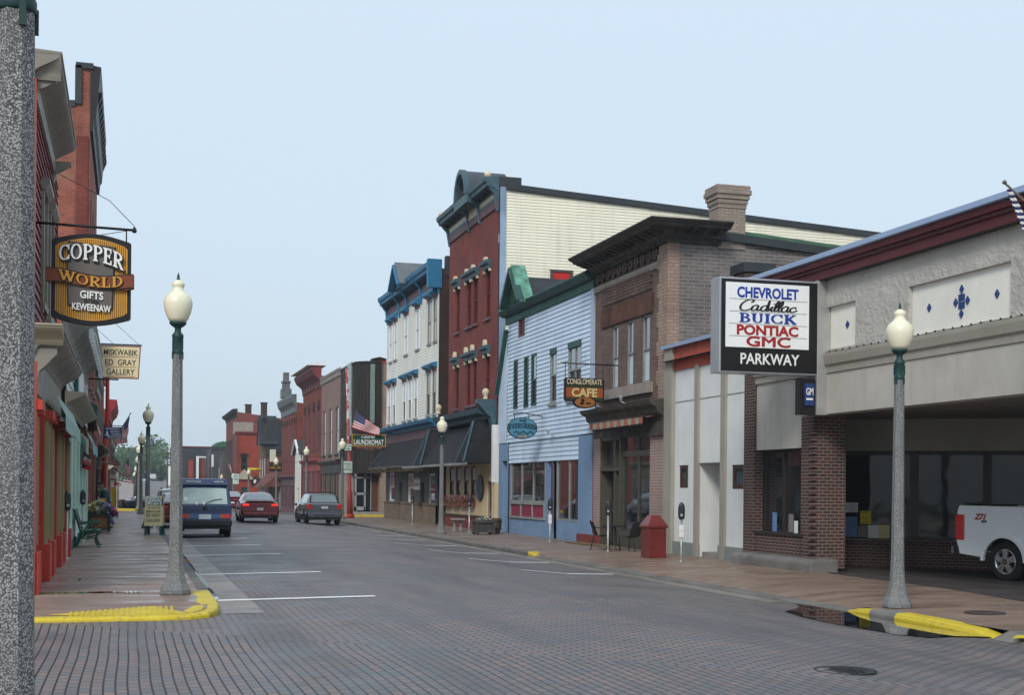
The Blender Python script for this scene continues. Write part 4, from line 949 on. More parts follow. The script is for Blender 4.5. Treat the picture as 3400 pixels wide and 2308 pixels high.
# ------------------------------------------------ 5 tall red brick building
t = building('red_brick_building', 'tall three storey red brick building with arched cornice and cream sidewall', 57.5)
a0, a1 = 53.1, 61.9; zt = 13.7
w3 = [rwin('E',705,736,1020,1348), rwin('E',787,822,972,1322), rwin('E',834,872,945,1303), rwin('E',928,966,890,1262)]
w2 = [rwin('F',700,728,135,483), rwin('F',783,814,112,440), rwin('F',830,862,88,440), rwin('F',925,958,60,400)]
def level(ws): 
    zl = sum(w[2] for w in ws)/len(ws); zh = sum(w[3] for w in ws)/len(ws); return [(w[0], w[1], zl, zh) for w in ws]
w3, w2 = level(w3), level(w2)
mb = MB(); wall(mb, FR, a0, a1, 4.6, zt, w3+w2, depth=.22); mb.build('wall', mRedBrick, t)
for ws in (w3, w2):
    for w_ in ws:
        o = window(t, FR, w_, mShutter, mShutter, .07, .17, sash=.5, sill=mPlum)
        mb = MB(); z1 = w_[3]; mb.profile(FR, [(0,z1-.02),(.1,z1-.02),(.12,z1+.12),(.26,z1+.18),(.28,z1+.3),(0,z1+.34)], w_[0]-.16, w_[1]+.16); mb.build('hood', mTealTrim, o)
        mb = MB(); ac = (w_[0]+w_[1])/2; rr = (w_[1]-w_[0])*.36
        n = 10; mb.prism([FR(ac+rr*.55*math.cos(math.pi*i/n), z1+.33+rr*(.6 if ws is w3 else 1.0)*math.sin(math.pi*i/n), .05) for i in range(n+1)], (-.14, 0, 0))
        for s in (-1, 1): mb.fbox(FR, ac+s*(w_[1]-w_[0])*.55-.06, ac+s*(w_[1]-w_[0])*.55+.06, z1-.16, z1-.03, .001, .1)
        mb.build('hood_ornament', mCreamTrim, o)
# main cornice in two halves with the half-round pediment between
dpc = .66; zc0, zc1 = zt+.02, zt+.95
pa_l = onx('E',708,390,XR-.66).y; pa_r = onx('E',786,340,XR-.66).y
arcz = onx('E',745,157,XR-.66).z; 
ac = (pa_l+pa_r)/2; rr = abs(pa_l-pa_r)/2
prof = [(0,zc0),(.1,zc0),(.12,zc0+.1),(.07,zc0+.12),(.07,zc0+.36),(.14,zc0+.38),(.18,zc0+.46),(.52,zc0+.54),(.55,zc0+.66),(.63,zc0+.74),(.66,zc0+.9),(0,zc0+.94)]
for n_, (p0, p1) in enumerate(((a0-.02, ac-rr), (ac+rr, a1+.15))):
    MB().profile(FR, prof, p0, p1).build('cornice', mTealTrim, t)
    MB().fbox(FR, p0+.1, p1-.1, zc0+.14, zc0+.35, .071, .09).build('frieze', mCreamTrim, t)
    mb = MB(); n = int((p1-p0)/.3)
    for i in range(n): bracket(FR, p0+.25+i*.3, zc0+.54, .16, .3, .1, mb, .18)
    mb.build('modillion', mBlackMetal, t)
MB().profile(FR, [(0,zc0-.32),(.07,zc0-.32),(.1,zc0-.02),(0,zc0-.02)], a0, a1).build('moulding', mPlum, t)
for a_ in (a0+.12, ac-rr, ac+rr, a1-.1):
    mb = MB(); bracket(FR, a_, zc0+.88, 1.35, .62, .2, mb); mb.build('bracket', mTealTrim, t)
mb = MB(); mb.fbox(FR, ac-rr, ac+rr, zc0, zc0+.9, -.1, .1); mb.build('pediment_base', mCreamTrim, t)
# pediment: semicircular hood running back over the roof
zsp = zc0+.82; rh = arcz-zsp
mb = MB(); n = 20; ring = lambda r_, q_: [(ac+r_*math.cos(math.pi*i/n), zsp+q_*math.sin(math.pi*i/n)) for i in range(n+1)]
ro, ri = ring(rr+.05, rh), ring(rr-.22, rh-.3)
vs = [Vec((XR-.66, y_, z_)) for y_, z_ in ro] + [Vec((XR-.66, y_, z_)) for y_, z_ in ri] + [Vec((XR+1.25, y_, z_)) for y_, z_ in ro] + [Vec((XR-.3, y_, z_)) for y_, z_ in ri]
k = n+1; fs = []
for i in range(n): fs += [(i, i+1, k+i+1, k+i), (i, 2*k+i, 2*k+i+1, i+1), (k+i, k+i+1, 3*k+i+1, 3*k+i)]
mb.add(vs, fs, 0, False); pd = mb.build('pediment', mat('lead_grey_roofing', (.06,.07,.08), .5, .2, 1), t)
mb = MB(); mb.prism([(XR-.3, y_, z_) for y_, z_ in ring(rr-.2, rh-.28)], (.1,0,0)); mb.build('tympanum', mTealTrim, pd)
mb = MB(); o1, o2 = ring(rr+.1, rh+.05), ring(rr-.1, rh-.16)
vs = [Vec((XR-.76, y_, z_)) for y_, z_ in o1]+[Vec((XR-.76, y_, z_)) for y_, z_ in o2]+[Vec((XR-.55, y_, z_)) for y_, z_ in o1]+[Vec((XR-.55, y_, z_)) for y_, z_ in o2]
fs = []
for i in range(n): fs += [(i, i+1, k+i+1, k+i), (i, 2*k+i, 2*k+i+1, i+1), (k+i, k+i+1, 3*k+i+1, 3*k+i)]
mb.add(vs, fs); mb.build('arch_moulding', mTealTrim, pd)
MB().fbox(FR, ac-rr-.2, ac+rr+.2, zsp-.4, zsp-.02, .12, .7).build('corbel', mTealTrim, pd)
for a_ in (a0+.2, a1-.05):
    MB().lathe([(.08,0),(.11,.05),(.15,.1),(.15,.18),(.09,.27),(.04,.32)], 12, FR(a_, zc1-.04, .45)).build('finial', mCreamTrim, t)
# parapet end, flashing strip and the long cream sidewall dropping to the rear
Ys = a0
MB().box(XR+.0, XR+.95, Ys-.06, Ys+.4, zt+.55, zc1+.02).build('parapet_end', mDarkRoof, t)
fx0 = ony('E',1036,700,Ys-.02).x; fx1 = ony('E',1082,700,Ys-.02).x
MB().box(fx0, fx1, Ys-.05, Ys+.1, -.2, zc1-.12).build('corner_flashing', mZinc, t)
pA = ony('O',130,150,Ys); pB = ony('O',2085,405,Ys); sl = (pB.z-pA.z)/(pB.x-pA.x); ztop = lambda X: pA.z+sl*(X-pA.x)
XE = 44
wn = []; q0 = ony('O',515,915,Ys); q1 = ony('O',727,935,Ys); 
wn = (q0.x, q1.x, q0.z-2.1, q0.z); FS = FY(Ys)
mb = MB(); lap = .125; z_ = -.2
while z_ < pA.z:
    zh_ = z_+lap
    # each board ends where the sloping roof line cuts it
    xe = min(XE, pA.x+(min(zh_, pA.z)-pA.z)/sl) if zh_ > ztop(XE) else XE
    segs = [(fx1, xe)]
    if z_ < wn[3] and zh_ > wn[2]: segs = [(fx1, wn[0]-.08), (wn[1]+.08, xe)]
    for s0, s1 in segs:
        if s1 > s0+.05:
            xc = max(s0, s1-0)
            mb.quad(FS(s0,z_,.022), FS(s1,z_,.022), FS(s1,zh_,0), FS(s0,zh_,0)); mb.quad(FS(s0,z_,0), FS(s1,z_,0), FS(s1,z_,.022), FS(s0,z_,.022))
    z_ += lap
mb.build('side_wall', mCreamSiding, t)
MB().add([(fx1,Ys+.02,-.2),(XE,Ys+.02,-.2),(XE,Ys+.02,ztop(XE)+.05),(fx1,Ys+.02,ztop(fx1)+.05)], [(0,1,2,3)]).build('sheathing', mCreamSiding, t)
pC = ony('O',130,88,Ys-.1); hgt = pC.z-pA.z
MB().hexa([(fx1-.02,Ys-.14,ztop(fx1)),(XE,Ys-.14,ztop(XE)),(XE,Ys+.2,ztop(XE)),(fx1-.02,Ys+.2,ztop(fx1)),(fx1-.02,Ys-.14,ztop(fx1)+hgt),(XE,Ys-.14,ztop(XE)+hgt),(XE,Ys+.2,ztop(XE)+hgt),(fx1-.02,Ys+.2,ztop(fx1)+hgt)]).build('roof_edge', mDarkRoof, t)
MB().add([(XR+.3,Ys+.1,ztop(XR)),(XE,Ys+.1,ztop(XE)),(XE,a1,ztop(XE)),(XR+.3,a1,ztop(XR))], [(0,1,2,3)]).build('roof', mRoof, t)
MB().add([(XR+.02,a1,-.2),(XE,a1,-.2),(XE,a1,ztop(XE)),(XR+.02,a1,zt)], [(0,1,2,3)]).build('far_wall', mDarkBrick, t)
o = window(t, FS, wn, flat('dark_bronze_trim', (.08,.06,.055), .5), mat('pink_blind', (.45,.2,.24), .5), .1, .02, sash=.66, upper=mat('scarlet_blind', (.5,.02,.015), .5))
# storefront cornice with end block and ball finials
zf = 4.62
MB().profile(FR, [(0,zf-.1),(.25,zf-.05),(.3,zf+.08),(.62,zf+.2),(.7,zf+.42),(0,zf+.55)], 53.7, 62.3).build('shop_cornice', mTealTrim, t)
mb = MB()
for i in range(17): bracket(FR, 54+i*.5, zf+.2, .3, .4, .14, mb, .1)
mb.build('modillion', mBrownCornice, t)
mb = MB(); bracket(FR, 53.45, zf+.75, 1.5, .8, .5, mb); mb.build('cornice_block', mTealTrim, t)
for a_, z_ in ((53.45, zf+.76), (62.2, zf+.6)):
    MB().lathe([(.12,0),(.1,.08),(.06,.1),(.13,.2),(.16,.3),(.13,.4),(.05,.46)], 12, FR(a_, z_, .4)).build('finial', mCreamTrim, t)
# cream board shopfront
cw = [rwin('F',660,693,905,1108), rwin('F',708,743,900,1115), rwin('F',768,803,900,1120), rwin('F',820,856,905,1130)]; cw = level(cw)
dd = rwin('F',937,976,1010,1300); dd = (dd[0], dd[1], -.1, dd[3])
zbk = zr('F',780,1275)
mb = MB(); wall(mb, FR, a0+.1, 62.2, zbk, 3.3, cw+[(dd[0], dd[1], zbk, dd[3])], depth=.14)
i = 0
yy = a0+.2
while yy < 62.1:
    if not any(w_[0]-.05 < yy < w_[1]+.05 for w_ in cw+[dd]): mb.fbox(FR, yy, yy+.025, zbk, 2.75, 0, .015)
    yy += .22
mb.build('shopfront', mCreamBoard, t)
for w_ in cw: window(t, FR, w_, flat('dark_maroon_frame', (.05,.02,.02), .5), mGlass, .07, .1, sash=.5, upper=mBlind)
mb = MB(); wall(mb, FR, dd[1], 62.2, -.3, zbk, (), base=.05); wall(mb, FR, a0+.1, dd[0], -.3, zbk, (), base=.05); mb.build('brick_base', mRedBrick, t)
MB().fbox(FR, dd[1], 62.2, zbk, zbk+.08, 0, .1).build('ledge', mBrownCornice, t)
do = MB().fbox(FR, dd[0], dd[1], -.15, dd[3], -.13, -.08).build('door', mat('brown_door_paint', (.1,.05,.035), .5), t)
MB().fbox(FR, dd[0]+.12, dd[1]-.12, .3, dd[3]-.15, -.08, -.07).build('pane', mGlass, do)
MB().fbox(FR, 53.0, 53.22, 1.9, 4.3, -.1, .2).build('corner_board', mWhite, t)
MB().fbox(FR, 53.0, 53.3, -.3, 1.9, -.1, .1).build('corner_pier', mCreamBoard, t)
mb = MB()
for i in range(2): mb.lathe([(.05,0),(.07,.05),(.09,.22),(.05,.3)], 8, FR((62.0, 59.0)[i], 1.75, .12))
# shingled awnings on both shopfronts
pw = ony('F',55,915,77.9); Dw = XR-pw.x; 
def shingle_awning(t, a0, a1, zt, zb, D, m=mShingle, edge=mGreyFrame):
    mb = MB(); mb.profile(FR, [(0,zt),(.06,zt),(D,zb),(D,zb-.04),(0,zb-.04)], a0, a1); o = mb.build('awning', m, t)
    MB().profile(FR, [(D-.02,zb-.13),(D+.03,zb-.13),(D+.03,zb-.02),(D-.02,zb-.02)], a0-.03, a1+.03).build('awning_edge', edge, o)
    return o
def fin(o, ac, hw, zb, za, D):
    mb = MB(); mb.prism([FR(ac-hw, zb, D+.06), FR(ac+hw, zb, D+.06), FR(ac, za, D*.55)], FR(0,0,0)-FR(0,0,.0)+Vec((.06,0,0))); mb.build('gable', mShingle, o)
    for s in (-1, 1):
        m2 = MB(); m2.add([FR(ac+s*hw, zb, D+.1), FR(ac, za, D*.55+.05), FR(ac, za, .0), FR(ac+s*hw, zb, .0)], [(0,1,2,3)]); m2.bar(FR(ac+s*hw, zb, D+.1), FR(ac, za, D*.55+.06), .05, .07, up=(-1,0,0), mi=1); m2.build('gable_side', [mShingle, mTealTrim], o)
zbR = onx('F',915,855,XR-1.25).z
o = shingle_awning(t, 53.3, 66.6, 4.42, zbR, 1.25)
for px_, pz in ((470, 870), (795, 855)):
    ya_ = onx('F', px_, 700, XR-1.0).y; fin(o, ya_, .7, zbR, 4.5, 1.25)
# ------------------------------------------------ 6 off-white clapboard building with blue cornice
t = building('white_clapboard_building', 'three storey off white clapboard building with bright blue cornice', 71)
a0, a1 = 64.0, 77.8; zt = 11.75
w3 = [rwin('E',214,232,1302,1568), rwin('E',249,269,1282,1560), rwin('E',327,350,1245,1530), rwin('E',412,437,1190,1485), rwin('E',503,525,1150,1452), rwin('E',546,568,1120,1432)]
w2 = [rwin('F',202,219,305,578), rwin('F',239,258,300,574), rwin('F',314,335,275,556), rwin('F',356,377,258,545), rwin('F',400,421,242,533), rwin('F',494,516,212,525), rwin('F',538,560,195,520)]
w3, w2 = level(w3), level(w2)
mb = MB(); wall(mb, FR, a0, a1, 5.0, zt, w3+w2, depth=.1, lap=.15, lip=.02); mb.build('wall', mWhiteSiding, t)
for ws in (w3, w2):
    for i, w_ in enumerate(ws):
        tan = (i >= len(ws)-2)
        o = window(t, FR, w_, mTaupe if tan else mWhite, (mBlind if ws is w3 else mGlassDark), .045, .045, sash=.5, upper=mGlassBlue if tan else mBlind, sill=mGreyFrame)
        z1 = w_[3]; MB().profile(FR, [(0,z1),(.05,z1),(.06,z1+.1),(.1,z1+.14),(.1,z1+.2),(0,z1+.2)], w_[0]-.12, w_[1]+.12).build('lintel', mPlum, o)
        MB().profile(FR, [(0,z1+.2),(.16,z1+.2),(.3,z1+.3),(.3,z1+.4),(0,z1+.46)], w_[0]-.18, w_[1]+.18).build('hood', mBlueTrim, o)
zc0 = zt-.1
prof = [(0,zc0),(.08,zc0),(.1,zc0+.16),(.06,zc0+.2),(.06,zc0+.62),(.14,zc0+.66),(.18,zc0+.74),(.44,zc0+.84),(.47,zc0+.98),(.55,zc0+1.06),(.58,zc0+1.26),(0,zc0+1.3)]
MB().profile(FR, prof, a0-.05, a1+.1).build('cornice', mBlueTrim, t)
fr = MB().fbox(FR, a0+.2, a1-.2, zc0+.22, zc0+.6, .061, .08).build('frieze', mPlum, t)
mb = MB()
for i in range(44):
    y_ = a0+.4+i*.3; mb.lathe([(.001,0),(.1,0),(.1,.03),(.05,.05),(.001,.05)], 8, FR(y_, zc0+.41, .075), ax=0, cap=False)
mb.build('frieze_rosette', mat('dusty_rose_trim', (.35,.22,.22), .6), fr)
mb = MB()
for i in range(42): bracket(FR, a0+.25+i*.325, zc0+.84, .17, .28, .1, mb, .15)
mb.build('modillion', mBlackMetal, t)
for px_ in (202, 292, 350, 455, 585):
    a_ = yr('E', px_, 1150) if px_ < 580 else a0+.12
    mb = MB(); bracket(FR, a_, zc0+1.28, 1.6, .62, .22, mb); mb.build('bracket', mBlueTrim, t)
MB().fbox(FR, a0-.08, a0+.3, zc0-.05, zc0+1.36, -.1, .6).build('cornice_end', mBlueTrim, t)
# triangular pediment
pa = onx('E',262,855,XR-.8); g0 = onx('E',292,1045,XR-.8).y; g1 = onx('E',228,1085,XR-.8).y; ac = (g0+g1)/2; hw = (g1-g0)/2+.1
zb_ = zc0+1.0; za_ = pa.z
mb = MB(); mb.prism([FR(ac-hw*.8, zb_, .6), FR(ac+hw*.8, zb_, .6), FR(ac, za_-.35, .6)], (.1,0,0)); pd = mb.build('pediment', mBlueTrim, t)
for s in (-1, 1):
    mb = MB(); e = FR(ac+s*hw, zb_-.1, .9); a_ = FR(ac, za_, .9)
    mb.prism([e, a_, a_+Vec((0,0,.14)), e+Vec((0,s*.12,.08))], (1.7, 0, 0)); mb.build('pediment_roof', mat('grey_sheet_roof', (.13,.14,.15), .5, .15, 1), pd)
    mb = MB(); mb.bar(FR(ac+s*hw, zb_-.1, .9), FR(ac, za_-.05, .9), .1, .26, up=(-1,0,0)); mb.build('pediment_moulding', mBlueTrim, pd)
shell(t, a0, a1, 12.6, 34, mDarkBrick, zback=9.5)
MB().box(XR+.3, XR+1.2, a0-.05, a0+.3, 12.2, 13.2).build('parapet_end', mDarkRoof, t)
# shop level
MB().profile(FR, [(0,4.72),(.15,4.72),(.2,4.86),(.45,4.95),(.5,5.12),(0,5.2)], 64.1, 78.0).build('shop_cornice', mBlueTrim, t)
MB().fbox(FR, 64.2, 77.8, 4.2, 4.72, -.05, .06).build('frieze', mPlum, t)
gw = [rwin('F',208,246,950,1160), rwin('F',348,389,955,1170), rwin('F',500,549,955,1190)]; d1_ = rwin('F',283,303,1020,1310); d2_ = rwin('F',440,470,1020,1330)
d1_ = (d1_[0], d1_[1], -.2, d1_[3]); d2_ = (d2_[0], d2_[1], -.2, d2_[3])
zw = zr('F',215,1165)
mb = MB(); wall(mb, FR, a0, a1, zw-.05, 4.2, gw+[(d_[0], d_[1], zw-.05, d_[3]) for d_ in (d1_, d2_)], depth=.2); mb.build('shop_wall', mDarkGrey, t)
mb = MB(); wall(mb, FR, a0, a1, -.5, zw, [(d_[0], d_[1], -.5, zw) for d_ in (d1_, d2_)], depth=.3, base=.1)
mb.fbox(FR, d1_[1], a1, zw-.06, zw+.02, 0, .14).fbox(FR, d2_[1], d1_[0], zw-.06, zw+.02, 0, .14).fbox(FR, a0, d2_[0], zw-.06, zw+.02, 0, .14); mb.build('stone_wainscot', mStoneBlock, t)
for w_ in gw: window(t, FR, w_, mWhite if w_ is not gw[2] else mAlu, mGlass, .09, .12, sash=.5, upper=mat('red_white_poster', (.5,.25,.22), .5, .5, 3) if w_ is not gw[2] else mGlassBlue)
for d_ in (d1_, d2_): MB().fbox(FR, d_[0], d_[1], -.3, d_[3], -.28, -.22).build('door', mBlackMetal, t)
o = shingle_awning(t, 67.0, 77.9, 4.25, pw.z+.05, Dw, edge=mat('brown_eave', (.12,.09,.075), .7))
mb = MB()
for i in range(6): mb.fbox(FR, 67.5+i*2, 67.7+i*2, pw.z-.25, pw.z-.1, 0, Dw-.15)
mb.build('eave_bracket', mCreamTrim, o)
pz = rwin('F',396,440,990,1076)
mb = MB(); mb.fbox(FR, *pz, .002, .04, 0)
for i in range(3): mb.fbox(FR, pz[0]+.15, pz[1]-.15, pz[2]+.2+i*.35, pz[2]+.35+i*.35, .04, .045, 1)
single(mb, 'wall_poster', [flat('pale_poster', (.6,.6,.55), .6), flat('grey_green_print', (.2,.26,.22), .6)], 'pale poster board on the dark grey shop wall above the stone wainscot', 'poster', FR((pz[0]+pz[1])/2, pz[2], 0))
# ================================================================ RIGHT SIDE BEYOND THE SIDE STREET
def far_house(name, label, F, y0, y1, zt, m, rows=(), cornice=None, cd=.5, ch=.7, shop=None, zs=3.2, frame=mGreyFrame, xd=12, side=1, zback=None, sidem=None, depth=.15, gm=None, X=None, arch=False, sill=None, hood=None, brackets=0):
    """row house: rows = (z0,z1,count,width); z measured from local ground"""
    X = X if X is not None else (XR if F is FR else XL); g = by((y0+y1)/2)-.15
    t = thing(name, label, 'building', (X, (y0+y1)/2, g))
    hs = []
    for z0, z1, n, w in rows:
        for i in range(n):
            c = y0+(y1-y0)*(i+.5)/n; hs.append((c-w/2, c+w/2, z0+g, z1+g))
    mb = MB(); wall(mb, F, y0, y1, g+(zs if shop else -.8), zt+g, hs, depth=depth)
    mb.build('wall', m, t)
    for h in hs:
        o = window(t, F, h, frame, gm or mGlass, .07, depth-.03, sash=.5, sill=sill)
        if arch:
            mb = MB(); c = (h[0]+h[1])/2; r_ = (h[1]-h[0])/2; n = 8
            mb.prism([F(c+r_*math.cos(math.pi*i/n), h[3]+.0+r_*math.sin(math.pi*i/n), .02) for i in range(n+1)], F(0,0,.04)-F(0,0,0)); mb.build('arch', hood or m, o)
    if cornice:
        z0 = zt+g-.02
        MB().profile(F, [(0,z0-.12),(.08,z0-.1),(.1,z0+ch*.25),(cd*.4,z0+ch*.4),(cd*.75,z0+ch*.55),(cd,z0+ch*.85),(cd,z0+ch),(0,z0+ch+.03)], y0-.1, y1+.1).build('cornice', cornice, t)
        if brackets:
            mb = MB()
            for i in range(brackets): bracket(F, lerp(y0+.3, y1-.3, i/(brackets-1)), z0+ch*.8, ch, cd*.8, .22, mb)
            mb.build('bracket', cornice, t)
    if shop:
        n = max(2, int((y1-y0)/2.4)); hs = []
        for i in range(n):
            c0 = y0+(y1-y0)*i/n; hs.append((c0+.2, c0+(y1-y0)/n-.2, g+.55, g+zs-.7))
        mb = MB(); wall(mb, F, y0, y1, g-.8, g+zs, hs, depth=.2); mb.build('shopfront', shop, t)
        for h in hs: window(t, F, h, frame, mGlass, .08, .15, bars=(.5,), name='shop_window')
        MB().profile(F, [(0,g+zs-.1),(.2,g+zs),(.35,g+zs+.15),(.35,g+zs+.25),(0,g+zs+.3)], y0, y1).build('shop_cornice', shop, t)
    sg = 1 if F is FR else -1
    zb = (zback if zback is not None else zt-.6)+g
    mb = MB(); 
    for y_ in (y0, y1): mb.add([(X+.02*sg,y_,g-.8),(X+xd*sg,y_,g-.8),(X+xd*sg,y_,zb),(X+.02*sg,y_,zt+g+(ch*.5 if cornice else 0))], [(0,1,2,3)])
    mb.add([(X+xd*sg,y0,g-.8),(X+xd*sg,y1,g-.8),(X+xd*sg,y1,zb),(X+xd*sg,y0,zb)], [(0,1,2,3)]); mb.build('side_wall', sidem or m, t)
    MB().add([(X+.2*sg,y0+.02,zt+g-.1),(X+xd*sg,y0+.02,zb-.1),(X+xd*sg,y1-.02,zb-.1),(X+.2*sg,y1-.02,zt+g-.1)], [(0,1,2,3)]).build('roof', mRoof, t)
    return t, g
# ---- bronze clad building with rounded corner
t = building('bronze_clad_building', 'dark bronze clad building with rounded corner and tall strip windows', 92)
zt = ony('T',760,8,89).z; zb = zr('T',600,1020); 
R0 = 1.5; path = [(XR, 95.6), (XR, 88.5+R0)] + arc(XR+R0, 88.5+R0, R0, 180, 270, 10)[1:] + [(ony('T',936,300,88.5).x, 88.5), (ony('T',936,300,88.5).x, 95.5)]
mb = MB(); ps = []
for (xa, ya_), (xb, yb) in zip(path, path[1:]):
    L = math.hypot(xb-xa, yb-ya_); n = max(1, int(L/.35))
    for i in range(n): ps.append((lerp(xa, xb, i/n), lerp(ya_, yb, i/n)))
for (xa, ya_), (xb, yb) in zip(ps, ps[1:]): mb.quad((xa,ya_,zb), (xb,yb,zb), (xb,yb,zt), (xa,ya_,zt))
for x_, y_ in ps: mb.box(x_-.025, x_+.025, y_-.025, y_+.025, zb, zt-.02)
mb.build('cladding', mBronzeClad, t, recalc=False)
mb = MB(); cp = [Vec((x_, y_, zt)) for x_, y_ in ps]; 
for a_, b_ in zip(cp, cp[1:]): mb.bar(a_, b_, .16, .12)
mb.build('coping', mBlackMetal, t)
MB().add([tuple(c) for c in cp], [tuple(range(len(cp)))]).build('roof', mRoof, t)
for xa, xb, zz0, zz1 in ((640,676,25,680),(842,882,25,560)):
    p0 = ony('T',xa,300,88.42 if xa > 700 else 92.5); p1 = ony('T',xb,300,88.42 if xa > 700 else 92.5)
    if xa > 700: f = MB().box(p0.x, p1.x, 88.36, 88.49, ony('T',860,zz1,88.4).z, ony('T',860,zz0,88.4).z)
    else:
        p0, p1 = onx('T',xa,300,XR-.03), onx('T',xb,300,XR-.03); f = MB().box(XR-.1, XR+.02, p1.y, p0.y, zr('T',655,zz1), zr('T',655,zz0))
    o = f.build('strip_window', mat('pale_strip_glass', (.2,.27,.24), .25, .2, 1.2), t)
MB().box(15.8, 32, 89.5, 89.6, -.4, zb).build('shop_wall', mGraniteRed, t)
MB().box(XR+.4, XR+.5, 89.9, 95.6, -.4, zb).build('shop_wall', mDarkFrame, t)
p0, p1 = ony('T',700,1200,89.45), ony('T',850,1200,89.45); zd0, zd1 = .1, ony('T',770,1060,89.45).z
d_ = MB()
for a_, b_ in ((p0.x, p0.x+.12), (p1.x-.5, p1.x-.38), (p1.x-.06, p1.x)): d_.box(a_, b_, 89.38, 89.48, zd0, zd1+.3)
d_.box(p0.x, p1.x, 89.38, 89.48, zd1, zd1+.08).box(p0.x, p1.x-.4, 89.38, 89.48, zd0, zd0+.25).box(p0.x, p1.x-.4, 89.38, 89.48, 1.15, 1.3); dd = d_.build('door', mAlu, t)
MB().box(p0.x, p1.x, 89.44, 89.475, zd0, zd1+.3).build('pane', mGlass, dd)
mb = MB()
for i in range(4): c_ = 95.2-i*1.35; mb.box(XR-.1, XR+.25, c_-.18, c_+.18, -.4, zb)
mb.build('shop_pillar', mStoneTrim, t)
MB().box(XR-.3, 20, 88.0, 89.5, -.5, .0).build('doorstep', mConcrete, t)
single(MB().lathe([(.02,0),(.035,.02),(.025,.1),(.012,.16)], 8, (XR, 96, 10)), 'roof_vent', mDarkRoof, 'small pipe vent on the roof behind the bronze clad corner', 'vent', (XR, 96, 10))
t = building('tan_brick_building', 'tan brick wall rising behind the bronze clad corner building', 92, x=17)
p0 = ony('T',938,100,88.8); zt2 = ony('T',960,18,88.8).z
MB().box(p0.x, 34, 88.75, 96, -.3, zt2).build('wall', mTanBrick, t); MB().box(p0.x-.05, 34, 88.7, 96, zt2, zt2+.12).build('coping', mOrange, t)
p0, p1 = ony('D',755,100,93), ony('D',855,100,93)
mb = MB(); mb.box(p0.x, p1.x, 92.6, 93.6, zt-.5, ony('D',800,98,93).z); mb.prism([(p0.x-.05,92.5,ony('D',800,98,93).z),(p1.x+.05,92.5,ony('D',800,98,93).z),((p0.x+p1.x)/2,92.5,ony('D',800,84,93).z)], (0,1.2,0)); mb.build('chimney', mDarkBrick, t)
# ---- row houses
Z = lambda k, x, y, Y: ony(k, x, y, Y).z
far_house('stone_front_building', 'pale stone and pinkish brick building with three tall paired windows', FR, 95.7, 105.7, 10.2, brick('pink_stone_front', (.3,.19,.16), (.25,.16,.14), (.2,.15,.13), .4, .14, .01, .25, .5, .3), rows=((4.4,7.9,3,1.6),), frame=mat('grey_brown_frame', (.16,.12,.1), .6), cornice=mStoneTrim, cd=.15, ch=.45, shop=mBronzeClad, zs=3.7, sill=mDarkRoof)
t, g = far_house('bracketed_brick_building', 'two storey red brick building with bracketed red cornice capped in white', FR, 105.9, 117.3, 10.4, mFarBrick, rows=((4.9,8.6,4,1.3),), cornice=mat('oxblood_cornice', (.16,.03,.03), .6, .2, 2), cd=.8, ch=1.4, shop=mat('salmon_red_render', (.33,.07,.065), .7, .1, 1), zs=4.2, frame=mPlum, arch=True, brackets=7, hood=mDarkBrick)
MB().profile(FR, [(-.4,g+11.9),(1.15,g+11.9),(1.12,g+12.0),(-.4,g+12.3)], 105.8, 117.4).build('white_capping', mWhite, t)
t, g = far_house('ornate_corniced_building', 'red brick building with tall arched windows and grey metal cornice with pinnacle', FR, 122.2, 134.2, 9.6, mFarBrick, rows=((4.3,8.6,6,.9),), cornice=mat('grey_sheet_cornice', (.13,.14,.145), .5, .2, 2, metal=.3), cd=.5, ch=1.5, shop=mPlum, zs=3.4, frame=mPlum, arch=True, brackets=6, hood=mDarkBrick)
mb = MB(); zz = g+11.2
for w_, h0, h1 in ((.9,0,.9),(.65,.9,1.5),(.8,1.5,1.65),(.5,1.65,2.5)): mb.box(XR-.1-w_*.5, XR-.1+w_*.5, 130-w_, 130+w_, zz+h0, zz+h1)
mb.build('pinnacle', MATS['grey_sheet_cornice'], t)
t = building('white_gabled_shop', 'tiny white clapboard shop with steep gable between two red brick fronts', 119.8, x=14.6)
g = by(120)-.15; FX = Frame((14.62, 0, 0), (0,1,0), (-1,0,0))
mb = MB(); wall(mb, FX, 117.45, 122.1, g-.5, g+5.3, [(119,120.6,g+.9,g+2.3)], lap=.2); mb.prism([FX(117.6,g+5.3,.02), FX(122,g+5.3,.02), FX(119.8,g+6.4,.02)], (.1,0,0)); mb.build('wall', mWhiteSiding, t)
window(t, FX, (119,120.6,g+.9,g+2.3), mWhite, mGlass, .08, .1)
gable_roof(119.8, 2.45, g+5.25, g+6.5, 14.35, 17, .1, mDarkRoof, 'roof', t)
mb = MB()
for s in (-1, 1): mb.bar((14.33, 119.8+s*2.45, g+5.3), (14.33, 119.8, g+6.6), .08, .2, up=(-1,0,0))
mb.build('barge_board', mWhite, t)
t, g = far_house('low_brick_building', 'low red brick building with shingled front awning and sloping gable', FR, 134.4, 149.5, 6.2, mFarBrick, rows=(), cornice=mDarkBrick, cd=.2, ch=.3, shop=mPlum, zs=3.6)
o = shingle_awning(t, 136, 148, g+4.3, g+2.9, 1.6, m=brick('red_brown_shingles', (.2,.07,.06), (.16,.06,.05), (.09,.04,.035), .3, .15, .01, .2, .5, .1), edge=mPlum)
t, g = far_house('slate_gabled_building', 'brown brick building with slate side and steep dark front gable', FR, 150, 158.4, 10.3, brick('ochre_brown_brick', (.2,.12,.065), (.16,.1,.06), (.1,.07,.05), .24, .09, .012, .3, .5, .3), rows=((4.0,6.2,3,.8),), frame=mWhite, cornice=mBlackMetal, cd=.35, ch=.5, shop=mDarkGrey, zs=3.2, sidem=mSlate, zback=10.2)
